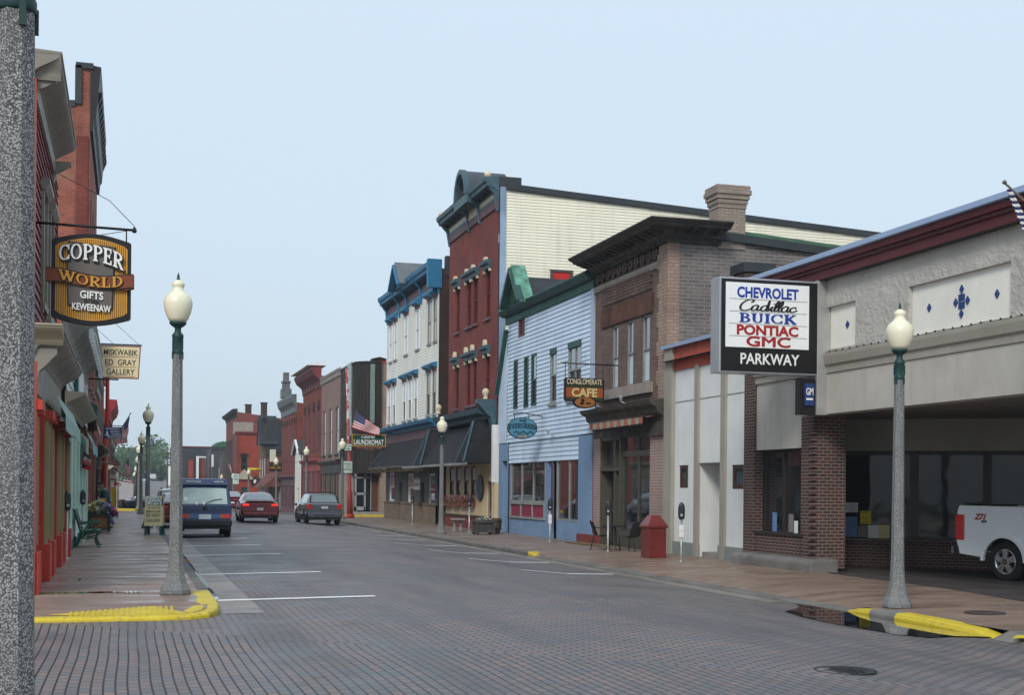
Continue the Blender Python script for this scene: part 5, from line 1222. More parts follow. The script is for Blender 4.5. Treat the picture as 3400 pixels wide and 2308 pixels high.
gable_roof(151.9, 2.0, g+7.7, g+10.8, 14.0, 16, .15, mSlate, 'gable_roof', t)
MB().prism([(14.1,150.1,g+7.7),(14.1,153.7,g+7.7),(14.1,151.9,g+10.6)], (.1,0,0)).build('gable', mBlackMetal, t)
# tall corner block and its orange-red wing
t, g = far_house('tall_corner_block', 'tall red brick corner block with sloping roof line and two chimneys', FR, 191, 214, 12.9, mFarBrick, rows=((5,8,6,1.2),), cornice=mDarkBrick, cd=.7, ch=.9, shop=mDarkBrick, zs=4, zback=11.6, xd=14)
for xx in (1042, 1247):
    p = ony('W',xx,300,193); zt_ = ony('W',xx,185 if xx < 1100 else 160,193).z
    MB().box(p.x-.42, p.x+.42, 192.5, 193.4, g+8, zt_).build('chimney', mDarkBrick, t)
    MB().box(p.x-.5, p.x+.5, 192.4, 193.5, zt_, zt_+.15).build('chimney_cap', mDarkRoof, t)
MB().box(XR-.6, XR+2.2, 190.9, 191.4, g+10.2, g+11.9).build('corner_frieze', mStoneTrim, t)

Yo = 172; g = by(Yo)-.2
t = thing('orange_brick_wing', 'orange red painted brick wing with one tall arched window and green door', 'building', (16, Yo, g))
p0, p1 = ony('W',885,800,Yo), ony('W',1140,800,Yo); zt_ = ony('W',1000,545,Yo).z; FO = FY(Yo)
q0, q1 = ony('W',945,1040,Yo), ony('W',1035,860,Yo); hz = (q0.x, q1.x, q0.z, q1.z)
r0, r1 = ony('W',945,1450,Yo), ony('W',1030,1260,Yo); hd = (r0.x, r1.x, g-.5, r1.z)
mb = MB(); wall(mb, FO, p0.x, p1.x+6, g-.8, zt_, [hz, hd], depth=.25); mb.build('wall', mOrangeBrick, t)
w_ = window(t, FO, hz, mGreenTrim, mGlass, .12, .2, sash=.45)
c = (hz[0]+hz[1])/2; r_ = (hz[1]-hz[0])/2
MB().prism([(c+r_*math.cos(math.pi*i/10), Yo-.02, hz[3]+r_*.8*math.sin(math.pi*i/10)) for i in range(11)], (0,.1,0)).build('arch', mGlass, w_)
mb = MB()
for i in range(12): a_ = math.pi*i/11; mb.box(c+(r_+.15)*math.cos(a_)-.11, c+(r_+.15)*math.cos(a_)+.11, Yo-.06, Yo+.05, hz[3]+(r_*.8+.15)*math.sin(a_)-.11, hz[3]+(r_*.8+.15)*math.sin(a_)+.11)
mb.build('arch_surround', mFarBrick, w_)
MB().box(hd[0], hd[1], Yo+.2, Yo+.25, g-.5, hd[3]).build('door', mGreenTrim, t)
c = (hd[0]+hd[1])/2; zz = ony('W',990,1155,Yo).z
mb = MB(); mb.prism([(c-1.2,Yo-.3,zz),(c+1.2,Yo-.3,zz),(c,Yo-.3,zz+1.3)], (0,.4,0)); mb.build('door_pediment', mTan, t)
MB().profile(FO, [(0,zt_-.3),(.15,zt_-.2),(.3,zt_),(.3,zt_+.15),(0,zt_+.2)], p0.x-.2, p1.x+6).build('cornice', mFarBrick, t)
MB().box(p0.x, p0.x+.3, Yo-.15, Yo+.0, g, zt_).build('pilaster', mFarBrick, t)
MB().box(p0.x, p1.x+6, Yo+.3, 190.9, g-.8, zt_-.2).build('body', mFarBrick, t)
MB().box(14.2, p0.x-.02, Yo+6, 190.9, g-.8, zt_-.6).build('dark_wing', mDarkBrick, t)
# low far block behind the van roof
def far_box(label, k, x0, y0, x1, Y, dep, m, extra=None, name='far_building', edge=mDarkRoof):
    p0, p1 = ony(k, x0, y0, Y), ony(k, x1, y0, Y); g = by(Y)-.3
    t = thing(name, label, 'building', ((p0.x+p1.x)/2, Y, g)); zt = p0.z
    MB().box(p0.x, p1.x, Y, Y+dep, g-1, zt).build('wall', m, t); MB().box(p0.x-.15, p1.x+.15, Y-.15, Y+dep, zt, zt+.25).build('roof_edge', edge, t)
    return t, p0.x, p1.x, g, zt
t, xa, xb, g, zt = far_box('long slate grey far building with a red roof edge', 'W', 150, 735, 560, 262, 25, mSlate, edge=mMaroon)
for (x0, y0, x1, y1, m, nm) in ((232,870,330,1110,mDarkBrick,'wall_frame'),(258,900,322,1100,mOrangeBrick,'wall_panel'),(478,870,560,1060,flat('slate_blue_door', (.06,.075,.1), .6),'door')):
    a_, b_ = ony('W',x0,y0,261.7), ony('W',x1,y1,261.7); MB().box(a_.x, b_.x, 261.45 if m is mOrangeBrick else 261.6, 261.98, b_.z-.5, a_.z).build(nm, m, t)
t, xa, xb, g, zt = far_box('dark grey flat roofed far building at the bend of the street', 'W', 575, 765, 705, 238, 20, mat('charcoal_render', (.05,.055,.06), .8, .2, .5))
a_, b_ = ony('W',640,950,237.8), ony('W',704,1100,237.8); MB().box(a_.x, b_.x, 237.7, 237.99, b_.z, a_.z).build('wall_panel', mSlate, t)
t, xa, xb, g, zt = far_box('narrow red brick pier building with white post and cap', 'W', 398, 872, 478, 248, 5, mFarBrick, edge=mWhite)
a_, b_ = ony('W',362,850,247.5), ony('W',392,1150,247.5); MB().box(a_.x, b_.x, 247.3, 247.6, g-1, a_.z).build('post', mWhite, t)
t, xa, xb, g, zt = far_box('small brown domed corner building beside the tall brick block', 'W', 700, 760, 752, 222, 6, mDarkGrey, edge=mGreenTrim)
mb = MB().lathe([(2.0,0),(1.9,.4),(1.2,.9),(.1,1.2)], 12, ((xa+xb)/2, 224, zt+.2)); mb.build('dome', mMoss, t)
t, xa, xb, g, zt = far_box('low white far building at the end of the street', 'W', 0, 975, 40, 330, 12, mWhiteSiding)
for i, (x0, y0, x1, m) in enumerate(((655,1000,683,mTan),(562,830,590,mWhite))):
    Y = 228; a_, b_ = ony('W',x0,y0,Y), ony('W',x1,y0,Y)
    zb_ = ony('W',x0,990 if i else 1160,Y).z
    mb = MB(); mb.box(a_.x, b_.x, Y, Y+.15, zb_, a_.z)
    if i: mb.tube([((a_.x)-.4, Y+.1, by(Y)-.3), (a_.x-.4, Y+.1, ony('W',562,770,Y).z)], .3, 8)
    else: mb.tube([((a_.x+b_.x)/2, Y+.08, by(Y)-.3), ((a_.x+b_.x)/2, Y+.08, zb_)], .12, 8)
    mb.m = [(1 if (i and k > 5) else 0) for k in range(len(mb.f))]
    single(mb, 'street_sign', [m, mDarkGrey], ('tan upright sign board with pointed top near the far brick block', 'tall brown post carrying a narrow white sign panel far down the street')[i], 'sign', ((a_.x+b_.x)/2, Y, by(Y)-.3))
# ================================================================ LEFT-HAND HOUSE FRONTS (near to far)
def lx(k, x, y, X=XL): return onx(k, x, y, X)
# ------------------------------------------------ 1 red clapboard gift shop
t = thing('red_clapboard_building', 'dark red clapboard shop building with big taupe cornice and red storefront', 'building', (XL, 25, 0))
y0, y1 = 21.6, 29.2; FU = Frame((-1.5, 0, 0), (0,1,0), (1,0,0)); ztop = 7.95
ws = [(24.0,24.9,4.75,6.55),(26.0,26.9,4.75,6.55)]
mb = MB(); wall(mb, FU, y0+.25, y1, 4.2, ztop, ws, depth=.12, lap=.16, lip=.03); mb.build('upper_wall', mRedSiding, t)
MB().fbox(FU, y0, y0+.25, 4.2, ztop, -.1, .06).build('corner_board', mRedPaint, t)
for w_ in ws:
    o = window(t, FU, w_, mTaupe, mGlass, .09, .1, sash=.5, sill=mTaupe)
    m2 = MB(); m2.fbox(FU, w_[0]-.14, w_[0], w_[2]-.2, w_[3]+.1, 0, .07).fbox(FU, w_[1], w_[1]+.14, w_[2]-.2, w_[3]+.1, 0, .07).profile(FU, [(0,w_[3]+.1),(.08,w_[3]+.1),(.16,w_[3]+.2),(.16,w_[3]+.28),(0,w_[3]+.3)], w_[0]-.2, w_[1]+.2); m2.build('surround', mTaupe, o)
def cyma(F, a0, a1, z0, z1, d1, d0=0):
    h = z1-z0; n = 8; pr = [(d0, z0)]
    for i in range(n+1):
        u_ = i/n; pr.append((d0+.04+(d1-d0-.04)*(u_*u_*(3-2*u_)), z0+h*.16+h*.74*u_))
    pr += [(d1+.02, z0+h*.92), (d1+.02, z1), (d0, z1+.02)]
    return pr
pr = cyma(FU, 0, 0, 7.86, 8.28, .43)
MB().profile(FU, pr, y0-.12, 27.35).build('cornice', mTaupe, t)
FN = FY(y0)
MB().profile(FN, [(d_*.28, z_-.002) for d_, z_ in pr], -12, -1.07).build('cornice_return', mTaupe, t)
MB().profile(FU, [(0,7.66),(.06,7.67),(.08,7.85),(0,7.86)], y0-.05, 27.3).build('frieze', mTaupe, t)
mb = MB(); bracket(FU, 27.2, 7.9, .4, .36, .2, mb); bracket(FU, 21.75, 7.9, .35, .36, .2, mb); mb.build('bracket', mTaupe, t)
mb = MB(); wall(mb, FY(y0), -12, -1.5, -.3, 7.9, (), lap=.16, lip=.025); mb.build('side_wall', mRedSiding, t); MB().box(-1.75, -1.42, y0-.06, y0+.0, -.3, 7.86).build('corner_board', mRedPaint, t)
MB().box(-12, -1.5, y1-.05, y1, -.3, 7.4).build('far_wall', mRedSiding, t)
MB().box(-12, -1.52, y0, y1, 7.4, 7.5).build('roof', mRoof, t)
# skirt and storefront cornice
mb = MB(); mb.profile(FU, [(0,4.2),(.32,4.02),(.34,4.0),(0,3.9)], y0, y1); mb.build('skirt', mRedSiding, t)
pc = lx('R',175,300,-.95); 
MB().profile(FLF, cyma(FLF, 0, 0, 3.6, 4.05, .42), 21.4, 29.9).build('shop_cornice', mTaupe, t)
MB().profile(FY(21.4), [(d_, z_) for d_, z_ in cyma(FLF, 0, 0, 3.75, 4.048, .3)], -6, -.99).build('shop_cornice_return', mTan, t)
MB().fbox(FLF, 21.5, 29.8, 3.05, 3.6, -.2, .02).build('shop_beam', mTaupe, t)
mb = MB(); bracket(FLF, 21.6, 3.7, .7, .36, .3, mb, -.02); mb.build('console', mTaupe, t)
# pilasters, red below and olive above, standing out from glazed bays
yy = [20.55, 21.5, 23.5, 25.0, 26.1, 27.2, 28.3, 29.3, 30.6, 31.9]
for i, y_ in enumerate((20.65, 21.9, 23.5, 24.9, 26.2, 27.5, 28.9, 30.2, 31.6)):
    big = i % 3 != 1
    dpt = .13 if big else .07; w_ = .3 if big else .16; hb_ = .62 if big else .42
    pb = MB().fbox(FLF, y_-w_, y_+w_, -.02, hb_, -.1, dpt+.05).build('pilaster', mRedPaint, t, bevel=.01)
    mb = MB(); mb.fbox(FLF, y_-w_+.06, y_+w_-.06, hb_, 2.7, -.1, dpt-.02)
    for k in range(4): mb.fbox(FLF, y_-w_+.1+k*(2*w_-.2)/4, y_-w_+.14+k*(2*w_-.2)/4, hb_+.1, 2.6, dpt-.02, dpt+.01)
    mb.build('shaft', mOlive if i % 2 == 0 or big else mRedPaint, pb)
    MB().fbox(FLF, y_-w_-.1, y_-w_-.01, .02, 2.72, -.1, dpt-.05).build('red_moulding', mRedPaint, pb)
    MB().fbox(FLF, y_-w_-.03, y_+w_+.03, 2.7, 2.85, -.1, dpt+.08).build('capital', mRedPaint, pb)
MB().fbox(FLF, 20.4, 32, -.1, .85, -.15, -.02).build('stall_riser', mRedPaint, t)
MB().fbox(FLF, 20.4, 32, .85, .95, -.15, .03).build('sill', mRedPaint, t)
MB().fbox(FLF, 20.4, 32, .95, 2.75, -.25, -.2).build('shop_glass', mGlass, t)
MB().fbox(FLF, 20.4, 32, 2.75, 3.1, -.2, -.01).build('shop_head', mOlive, t)
MB().box(-1.6, -1.3, 20.3, 20.42, -.1, 3.4).build('end_pier', mRedPaint, t)
awning_cloth('green_awning', FLF, 24.6, 31.8, 3.2, .2, 2.86, .34, mAwnGreen, mAwnGreen, 4, .3, 30, 'long pale green cloth awning with scalloped edge over the red storefront')
# ------------------------------------------------ 2 mint storefront gallery
t = thing('mint_gallery_building', 'low gallery shop with mint green pilasters and white clapboard sign band', 'building', (XL, 40, 0))
y0, y1 = 32.2, 48.4
mb = MB(); wall(mb, FLF, y0, y1, 3.6, 5.2, (), lap=.22, lip=.025); mb.build('sign_band', mat('white_clapboard', (.6,.64,.63), .55, .06, 1, streak=.1), t)
MB().profile(FLF, cyma(FLF, 0, 0, 4.95, 6.1, .5), 30.0, 47.5).build('upper_cornice', mat('weathered_sheet_cornice', (.24,.23,.2), .5, .3, 1.2, streak=.25), t)
mb = MB()
for i in range(14): mb.fbox(FLF, 34.4+i*.95, 34.6+i*.95, 5.25, 5.5, .44, .54)
mb.build('modillion', mWhite, t)
MB().fbox(FLF, 36, 47.6, 5.52, 5.6, .42, .56).build('cornice_edge', mMint, t)
MB().fbox(FLF, 36.5, 40.5, 3.95, 4.95, .03, .12).build('sign_board', mTealPaint, t)
MB().fbox(FLF, 36.8, 40.2, 4.1, 4.8, .12, .14).build('sign_panel', mWhite, t)
MB().profile(FLF, cyma(FLF, 0, 0, 3.42, 3.75, .42), 31.9, 43.6).build('shop_cornice', mTan, t)
for i, y_ in enumerate((33.0, 34.6, 36.8, 39.6, 42.6, 45.2, 47.6)):
    pb = MB().fbox(FLF, y_-.22, y_+.22, -.1, 3.2, -.1, .07).build('pilaster', mTealPaint if i == 0 else mMint, t)
    MB().fbox(FLF, y_-.26, y_+.26, -.1, .25, -.1, .1).build('base', mTealPaint, pb)
MB().fbox(FLF, y0, y1, -.1, .75, -.2, .02).build('stall_riser', mMint, t)
mb = MB()
for i in range(6): mb.fbox(FLF, 34.9+i*2, 36.4+i*2, .15, .6, .02, .04)
mb.build('riser_panel', mWhite, t)
MB().fbox(FLF, y0, y1, .75, 3.2, -.3, -.25).build('shop_glass', mGlass, t)
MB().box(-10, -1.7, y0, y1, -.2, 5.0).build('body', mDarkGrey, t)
awning_cloth('teal_awning', FLF, 40.5, 46.0, 3.2, .22, 2.85, .4, mat('teal_awning_cloth', (.2,.47,.45), .8, .1, 2), MATS['teal_awning_cloth'], 4, .32, 16, 'teal cloth awning over the mint green shopfront')
# patriotic bunting
mb = MB()
for i in range(5):
    ya_ = 40.2+i*1.3
    fn = lambda u_, v_: FLF(ya_+1.25*u_, 2.62-.5*v_*math.sin(math.pi*u_)-.02, .16+.05*math.sin(u_*25)*v_)
    mb.surf(fn, 16, 6, mfn=lambda a_, b_: 0 if b_ >= 4 else 1 if b_ >= 2 else 2)
c = FLF(43, 2.2, .2); WL[''] = c; o = mb.build('bunting', [flat('bunting_red', (.35,.02,.03), .8), flat('bunting_white', (.6,.6,.6), .8), flat('bunting_dark_blue', (.03,.03,.05), .8)], recalc=False); WL[''] = Vec(); o.location = c
tag(o, 'red white and dark bunting swags hanging over the mint shopfront', 'bunting')
# ------------------------------------------------ 3 tall old brick building
t = thing('tall_old_brick_building', 'tall weathered red brick building with black cornice and stained side wall', 'building', (XL, 53, 0))
y0, y1 = 48.5, 59; zt = 15.0
ws = [(50,51.1,5.2,8),(52.6,53.7,5.2,8),(55.2,56.3,5.2,8),(50,51.1,9.5,12),(52.6,53.7,9.5,12),(55.2,56.3,9.5,12)]
mb = MB(); wall(mb, FLF, y0, y1, 3.4, zt, ws, depth=.2); mb.build('wall', mOldBrick, t)
for w_ in ws: window(t, FLF, w_, mTaupe, mGlass, .08, .15, sash=.5, sill=mStoneTrim)
ps = onx('A',330,470,-1.43)
ysd = y0; pl0 = ony('A',360,480,ysd); 
MB().add([(-14,ysd,-.2),(XL,ysd,-.2),(XL,ysd,zt+1.2),(pl0.x,ysd,zt+1.2),(pl0.x,ysd,pl0.z),(-14,ysd,pl0.z-.5)], [(0,1,2,3,4,5)]).build('side_wall', mOldBrick, t)
MB().box(XL-.45, XL-.05, ysd-.06, ysd+.0, 3, zt-1.2).build('corner_pier', mFarBrick, t)
pq = ony('A',360,310,ysd); MB().box(pl0.x-.02, pl0.x+.2, ysd-.1, ysd+.5, pl0.z-.1, pq.z).build('parapet_edge', mDarkRoof, t)
MB().box(pl0.x, XL+.1, ysd-.1, y1, pq.z-.1, pq.z+.1).build('parapet_cap', mDarkRoof, t)
MB().hexa([(-14,ysd-.05,pl0.z-.75),(pl0.x,ysd-.05,pl0.z-.2),(pl0.x,y1,pl0.z-.2),(-14,y1,pl0.z-.75),(-14,ysd-.05,pl0.z-.55),(pl0.x,ysd-.05,pl0.z+.02),(pl0.x,y1,pl0.z+.02),(-14,y1,pl0.z-.55)]).build('roof', mDarkRoof, t)
zc = zt-1.0
MB().profile(FLF, [(0,zc),(.1,zc),(.12,zc+.4),(.2,zc+.5),(.25,zc+1.1),(.32,zc+1.9),(.36,pq.z),(0,pq.z+.05)], y0-.05, y1).build('cornice', mBlackMetal, t)
mb = MB()
for i in range(12): bracket(FLF, y0+.5+i*.9, zc+1.5, 1.3, .3, .25, mb, .08)
mb.build('bracket', mBlackMetal, t)
mb = MB()
for i in range(4): mb.fbox(FLF, y0+.2+i*2.6, y0+.8+i*2.6, -.1, 3.4, -.1, .1)
mb.fbox(FLF, y0, y1, -.1, .6, -.15, .04); mb.fbox(FLF, y0, y1, 2.9, 3.5, -.15, .14); mb.build('shopfront', mOldBrick, t)
MB().fbox(FLF, y0, y1, .6, 2.9, -.3, -.25).build('shop_glass', mGlass, t)
MB().profile(FLF, [(0,3.9),(.3,3.9),(.35,4.4),(0,4.6)], 48.6, 58).build('shop_cornice', mGreenTrim, t)
awning_cloth('coral_awning', FLF, 48.8, 56.5, 4.55, .12, 3.7, .33, mat('coral_awning_cloth', (.5,.16,.12), .8, .1, 2), mat('white_awning_cloth', (.6,.6,.56), .8, .08, 2), 3, .15, 12, 'sloping coral and white awning over the old brick shopfront')
# ------------------------------------------------ farther fronts on the left
far_house('plain_brick_building', 'plain two storey brown brick shop between tall brick building and side street', FLF, 59.1, 66.5, 5.9, mOldBrick, rows=((3.9,5.4,2,1.1),), cornice=mTaupe, cd=.25, ch=.5, shop=mDarkBrick, zs=3.2, frame=mTaupe)
far_house('slate_sided_building', 'tall grey slate sided corner building before the side street', FLF, 66.6, 79.4, 7.6, mOldBrick, rows=((4.2,6.4,4,1.0),), cornice=mRedPaint, cd=.3, ch=.6, shop=mTan, zs=3.3, frame=mWhite, sidem=mSlate, zback=7.2)
t, g = far_house('red_trimmed_corner_shop', 'corner shop beyond the left side street with red bracket cornice', FLF, 98, 112, 6.8, mFarBrick, rows=((3.8,5.6,4,1.0),), cornice=mat('bright_red_cornice', (.3,.02,.03), .5, .1, 2), cd=.55, ch=1.3, shop=mTan, zs=3.2, frame=mWhite, brackets=5)
far_house('cream_trimmed_brick_shop', 'far left brick shop with cream trimmed windows', FLF, 112.2, 135, 6.0, mDarkBrick, rows=((3.6,5.2,5,1.0),), cornice=mTan, cd=.35, ch=.5, shop=mCreamTrim, zs=3, frame=mCreamTrim)
far_house('dark_far_shop', 'dark low far shop on the left before the trees', FLF, 136, 165, 5.0, mDarkGrey, rows=(), cornice=mRedPaint, cd=.3, ch=.4, shop=mRedPaint, zs=3)
far_house('pale_far_house', 'pale low house on the far left below the trees', FLF, 172, 200, 4.4, mWhiteSiding, rows=(), cornice=mTaupe, cd=.2, ch=.3, shop=mTan, zs=3)
# propped flap awnings over the far pavement
MB_ = MB()
def flap(y0, y1, z0, d0, z1, d1, m, label):
    g = by(y0); mb = MB(); mb.prism([FLF(y0, g+z0, d0), FLF(y0, g+z1, d1), FLF(y0, g+z1-.08, d1), FLF(y0, g+z0-.08, d0)], (0, y1-y0, 0)); mb.bar(FLF(y0+.2, g+z0-1, d0), FLF(y0+.2, g+z1-.05, d1-.05), .05); mb.bar(FLF(y1-.2, g+z0-1, d0), FLF(y1-.2, g+z1-.05, d1-.05), .05)
    single(mb, 'flap_awning', m, label, 'awning', FLF((y0+y1)/2, g+z1, d1))
flap(66, 73, 3.75, .1, 2.75, 1.0, mat('grey_green_flap', (.3,.32,.25), .7, .1, 2), 'grey green propped awning over pavement beyond the bookstore sign')
flap(99, 108, 3.2, .1, 1.95, 1.9, mat('maroon_flap', (.22,.05,.05), .7, .1, 2), 'long maroon sloping awning reaching over the far left pavement')
# ================================================================ STREET LAMPS
def make_lamp():
    t = thing('street_lamp', 'x', 'street lamp', (0, 0, 0), 'street lamps along both pavements')
    r8 = lambda r: r/math.cos(math.pi/8)
    b = MB().lathe([(r8(.215),0),(r8(.22),.02),(r8(.22),.07),(r8(.2),.1)], 8, ph=math.pi/8, sm=False).build('base', mAgg, t, bevel=.012)
    MB().lathe([(r8(.2),.1),(r8(.165),.17),(r8(.135),.27),(r8(.115),.4),(r8(.1),.56),(r8(.093),.9),(r8(.072),3.59)], 8, ph=math.pi/8, sm=False).build('shaft', mAgg, t)
    c = MB().lathe([(.077,3.57),(.082,3.58),(.082,3.62),(.074,3.64),(.074,3.80),(.084,3.82),(.084,3.86),(.05,3.9),(.045,3.96),(.09,3.99),(.122,4.02),(.125,4.05),(.11,4.05)], 16)
    for i in range(4):
        a = i*math.pi/2+.4; c.box(.079*math.cos(a)-.014, .079*math.cos(a)+.014, .079*math.sin(a)-.014, .079*math.sin(a)+.014, 3.5, 3.6)
        a += math.pi/4; c.box(.074*math.cos(a)-.012, .074*math.cos(a)+.012, .074*math.sin(a)-.012, .074*math.sin(a)+.012, 3.64, 3.8)
    c.build('collar', mLampGreen, t)
    MB().lathe([(.115,4.05),(.15,4.1),(.19,4.2),(.21,4.3),(.208,4.36),(.185,4.43),(.145,4.47),(.125,4.48),(.09,4.52),(.078,4.56),(.082,4.575),(.095,4.6),(.09,4.63),(.06,4.66),(.03,4.68)], 24).build('globe', mGlobe, t)
    MB().lathe([(.03,4.675),(.025,4.7),(.015,4.72),(.022,4.735),(.01,4.76),(.004,4.79)], 8).build('finial', mLampGreen, t)
    return t
lamp0 = make_lamp()
pn = onz('d', 37, 25, 3.58)
L1 = onz('d', 398, 1349, 0)
LMP = [(pn.x, pn.y, 0, 'cropped concrete lamp post in the near foreground, its globe out of view'),
    (L1.x, L1.y, 0, 'concrete lamp post beside the yellow corner curb near the red storefront'),
    (.68, 52.45, 0, 'concrete lamp post rising behind the OPEN sandwich board'),
    (.66, 79.0, 0, 'concrete lamp post just before the left side street crossing'),
    (.66, 98.8, None, 'first lamp post beyond the left side street'),
    (.66, 118, None, 'second lamp post beyond the left side street'),
    (.66, 140, None, 'third lamp post beyond the left side street'),
    (.66, 165, None, 'fourth lamp post beyond the left side street'),
    (.66, 192, None, 'last small lamp post of the left row, near the far flag')]
R1 = onz('d', 2036, 1380, -.19)
LMP += [(R1.x, R1.y, -.19, 'concrete lamp post at the right corner in front of the motor dealership'),
    (11.94, 51.3, -.19, 'concrete lamp post in front of the dark shingled awnings'),
    (11.9, 76.6, -.19, 'lamp post beside the red and white FREE PARKING pole'),
    (11.9, 92.8, -.18, 'lamp post rising behind the grey wagon'),
    (11.9, 112.5, None, 'lamp post by the black furniture sign'),
    (11.9, 139.2, None, 'lamp post in front of the orange red brick wing'),
    (11.9, 160.6, None, 'small lamp post by the pale blue street signs far down the street'),
    (11.9, 180.9, None, 'tiny lamp post just above the van roof'),
    (13.5, 330, None, 'solitary distant lamp post on the hill near the white van')]
for i, (x, y, z, lb) in enumerate(LMP):
    o = lamp0 if i == 0 else copy_tree(lamp0)
    place(o, (x, y, z if z is not None else by(y)-(.17 if x > 5 else 0)), random.uniform(-.1, .1) if i > 1 else 0); o['label'] = lb
# ================================================================ PARKING METERS
mMeter = mat('charcoal_meter_casting', (.022,.022,.024), .35, .1, 5, spec=.5); mSteel = mat('galvanised_pipe', (.38,.38,.37), .4, .2, 4, metal=.6)
mRustPipe = mat('rusty_pipe', (.2,.15,.12), .7, .4, 3)
def make_meter(card):
    t = thing('parking_meter', 'x', 'parking meter', (0,0,0), 'parking meters by the shopfronts')
    MB().lathe([(.09,0),(.09,.012),(.032,.02),(.03,.06),(.03,1.08)], 12).build('pole', mSteel, t)
    mb = MB(); prof = [(.05,0),(.075,.03),(.085,.1),(.085,.26),(.078,.33),(.055,.39),(.02,.425),(.0,.43)]
    mb.lathe([(r, 1.06+z) for r, z in prof], 14); 
    for i, v in enumerate(mb.v): mb.v[i] = Vec((v.x, v.y*.72, v.z))
    h = mb.build('head', mMeter, t)
    m2 = MB(); m2.box(-.05, .05, -.066, -.05, 1.3, 1.42); m2.build('dial', mMeter, h)
    MB().box(-.03, .03, -.066, -.058, 1.14, 1.2).build('coin_plate', mSteel, h)
    if card:
        c = MB()
        for z in (.62, .78): c.box(-.055, .055, -.045, -.03, z, z+.15)
        c.build('notice_card', mCanvas, t)
    return t
m0, m1 = make_meter(False), make_meter(True)
MT = [(m0,-1.29,30.2,0,'steel parking meter at the end of the red storefront'),(m0,-1.26,39.5,0,'parking meter behind the green bench against mint pilasters'),(m0,-1.1,50.6,0,'dark parking meter head behind the flower planter and the man'),
    (m0,13.39,63.8,-.16,'parking meter before the stone wainscot of the dark grey shop'),(m0,13.37,52.4,-.16,'parking meter beside the dark planter and cream shopfront'),(m1,13.66,42.5,-.15,'parking meter with two notice cards before the blue brick shopfront'),
    (m0,13.3,35.9,-.16,'parking meter standing behind the black cafe chairs'),(m1,13.2,30.4,-.16,'parking meter with notice cards beside the small white building')]
used = set()
for p, x, y, z, lb in MT:
    o = p if p not in used else copy_tree(p)
    used.add(p); place(o, (x, y, z), rad(-20 if x > 0 else 25)); o['label'] = lb
# ================================================================ BENCH, PLANTERS, BIN, TABLE AND CHAIRS
t = thing('park_bench', 'green cast iron bench with scrolled arms against the mint shopfront', 'bench', (-1.02, 36.4, 0))
mB = mat('bench_green', (.012,.085,.055), .45, .12, 4)
for y in (35.75, 37.15):
    mb = MB(); P = lambda pts, r=.022: mb.tube([(x_-1.35, y, z_) for x_, z_ in pts], r, 8)
    P([(.0,0),(.05,.05),(.1,.2),(.14,.36),(.16,.42),(.12,.55),(.06,.75),(.0,.95),(-.04,1.0)], .026)
    P([(.14,.4),(.25,.36),(.42,.37),(.55,.42),(.62,.43),(.66,.4),(.64,.36),(.6,.37)], .024)
    P([(.55,.41),(.56,.3),(.52,.22),(.56,.1),(.6,.02),(.66,.0)], .026); P([(.1,.2),(.2,.26),(.33,.22),(.45,.26),(.54,.24)], .018)
    P([(.08,.66),(.2,.62),(.4,.64),(.55,.66),(.6,.63),(.58,.59),(.54,.6)], .022); P([(.52,.63),(.46,.54),(.5,.47),(.56,.42)], .018)
    P([(.2,.36),(.26,.3),(.22,.26)], .014); P([(.3,.36),(.36,.3),(.33,.24)], .014)
    mb.build('end_frame', mB, t)
mb = MB()
for i in range(5): mb.box(-1.2+i*.1, -1.125+i*.1, 35.7, 37.2, .42, .45)
mb.build('seat', mB, t)
mb = MB()
for i in range(5): mb.bar((-1.215-i*.028, 35.7, .56+i*.095), (-1.215-i*.028, 37.2, .56+i*.095), .075, .025, up=(.95,0,.3))
mb.build('backrest', mB, t)
def flowers(c, w, d, h, cols, n, mb_leaf, mbs, rs=.028, hang=0):
    for i in range(n):
        x = c[0]+random.uniform(-w, w); y = c[1]+random.uniform(-d, d); rr_ = 1-((x-c[0])/w)**2*.6
        z = c[2]+random.uniform(0, h)*rr_-hang*random.random()
        a = random.uniform(0, 6.3); e = random.uniform(-.7, .7)
        u = Vec((math.cos(a), math.sin(a), e)).normalized(); v = Vec((-math.sin(a), math.cos(a), random.uniform(-.5,.9))).normalized()
        p = Vec((x, y, z))
        if i % 2: mb_leaf.add([p-u*.03, p+v*.022, p+u*.06, p-v*.022], [(0,1,2,3)])
        else:
            k = min(len(mbs)-1, cols(x, y)); p = p+Vec((0,0,.05)); s = random.uniform(.7, 1.3)*rs
            pts = [p+(u*math.cos(2*math.pi*j/6)+v*math.sin(2*math.pi*j/6))*s*(1 if j % 2 else .75)+Vec((0,0,.004*j)) for j in range(6)]; mbs[k].add(pts+[p+Vec((0,0,.012))], [(j,(j+1) % 6,6) for j in range(6)])
mLeaf = mat('planter_leaf_green', (.035,.09,.025), .7, .35, 6)
mFl = {k: mat('petals_'+k, c, .6, .1, 8) for k, c in dict(cream=(.9,.85,.45), white=(.75,.75,.7), lilac=(.4,.33,.55), magenta=(.7,.04,.3), pink=(.55,.2,.33), red=(.45,.02,.05)).items()}
t = thing('flower_planter', 'square wooden planter overflowing with cream and pink flowers on left pavement', 'planter', (-1.0, 48.7, 0))
bx = MB().box(-1.33, -.68, 48.3, 48.95, .06, .55); o = bx.build('box', mat('orange_brown_planter_board', (.24,.1,.035), .6, .15, 3), t)
mb = MB()
for x in (-1.37, -.72):
    for y in (48.27, 48.91): mb.box(x, x+.1, y, y+.1, 0, .6)
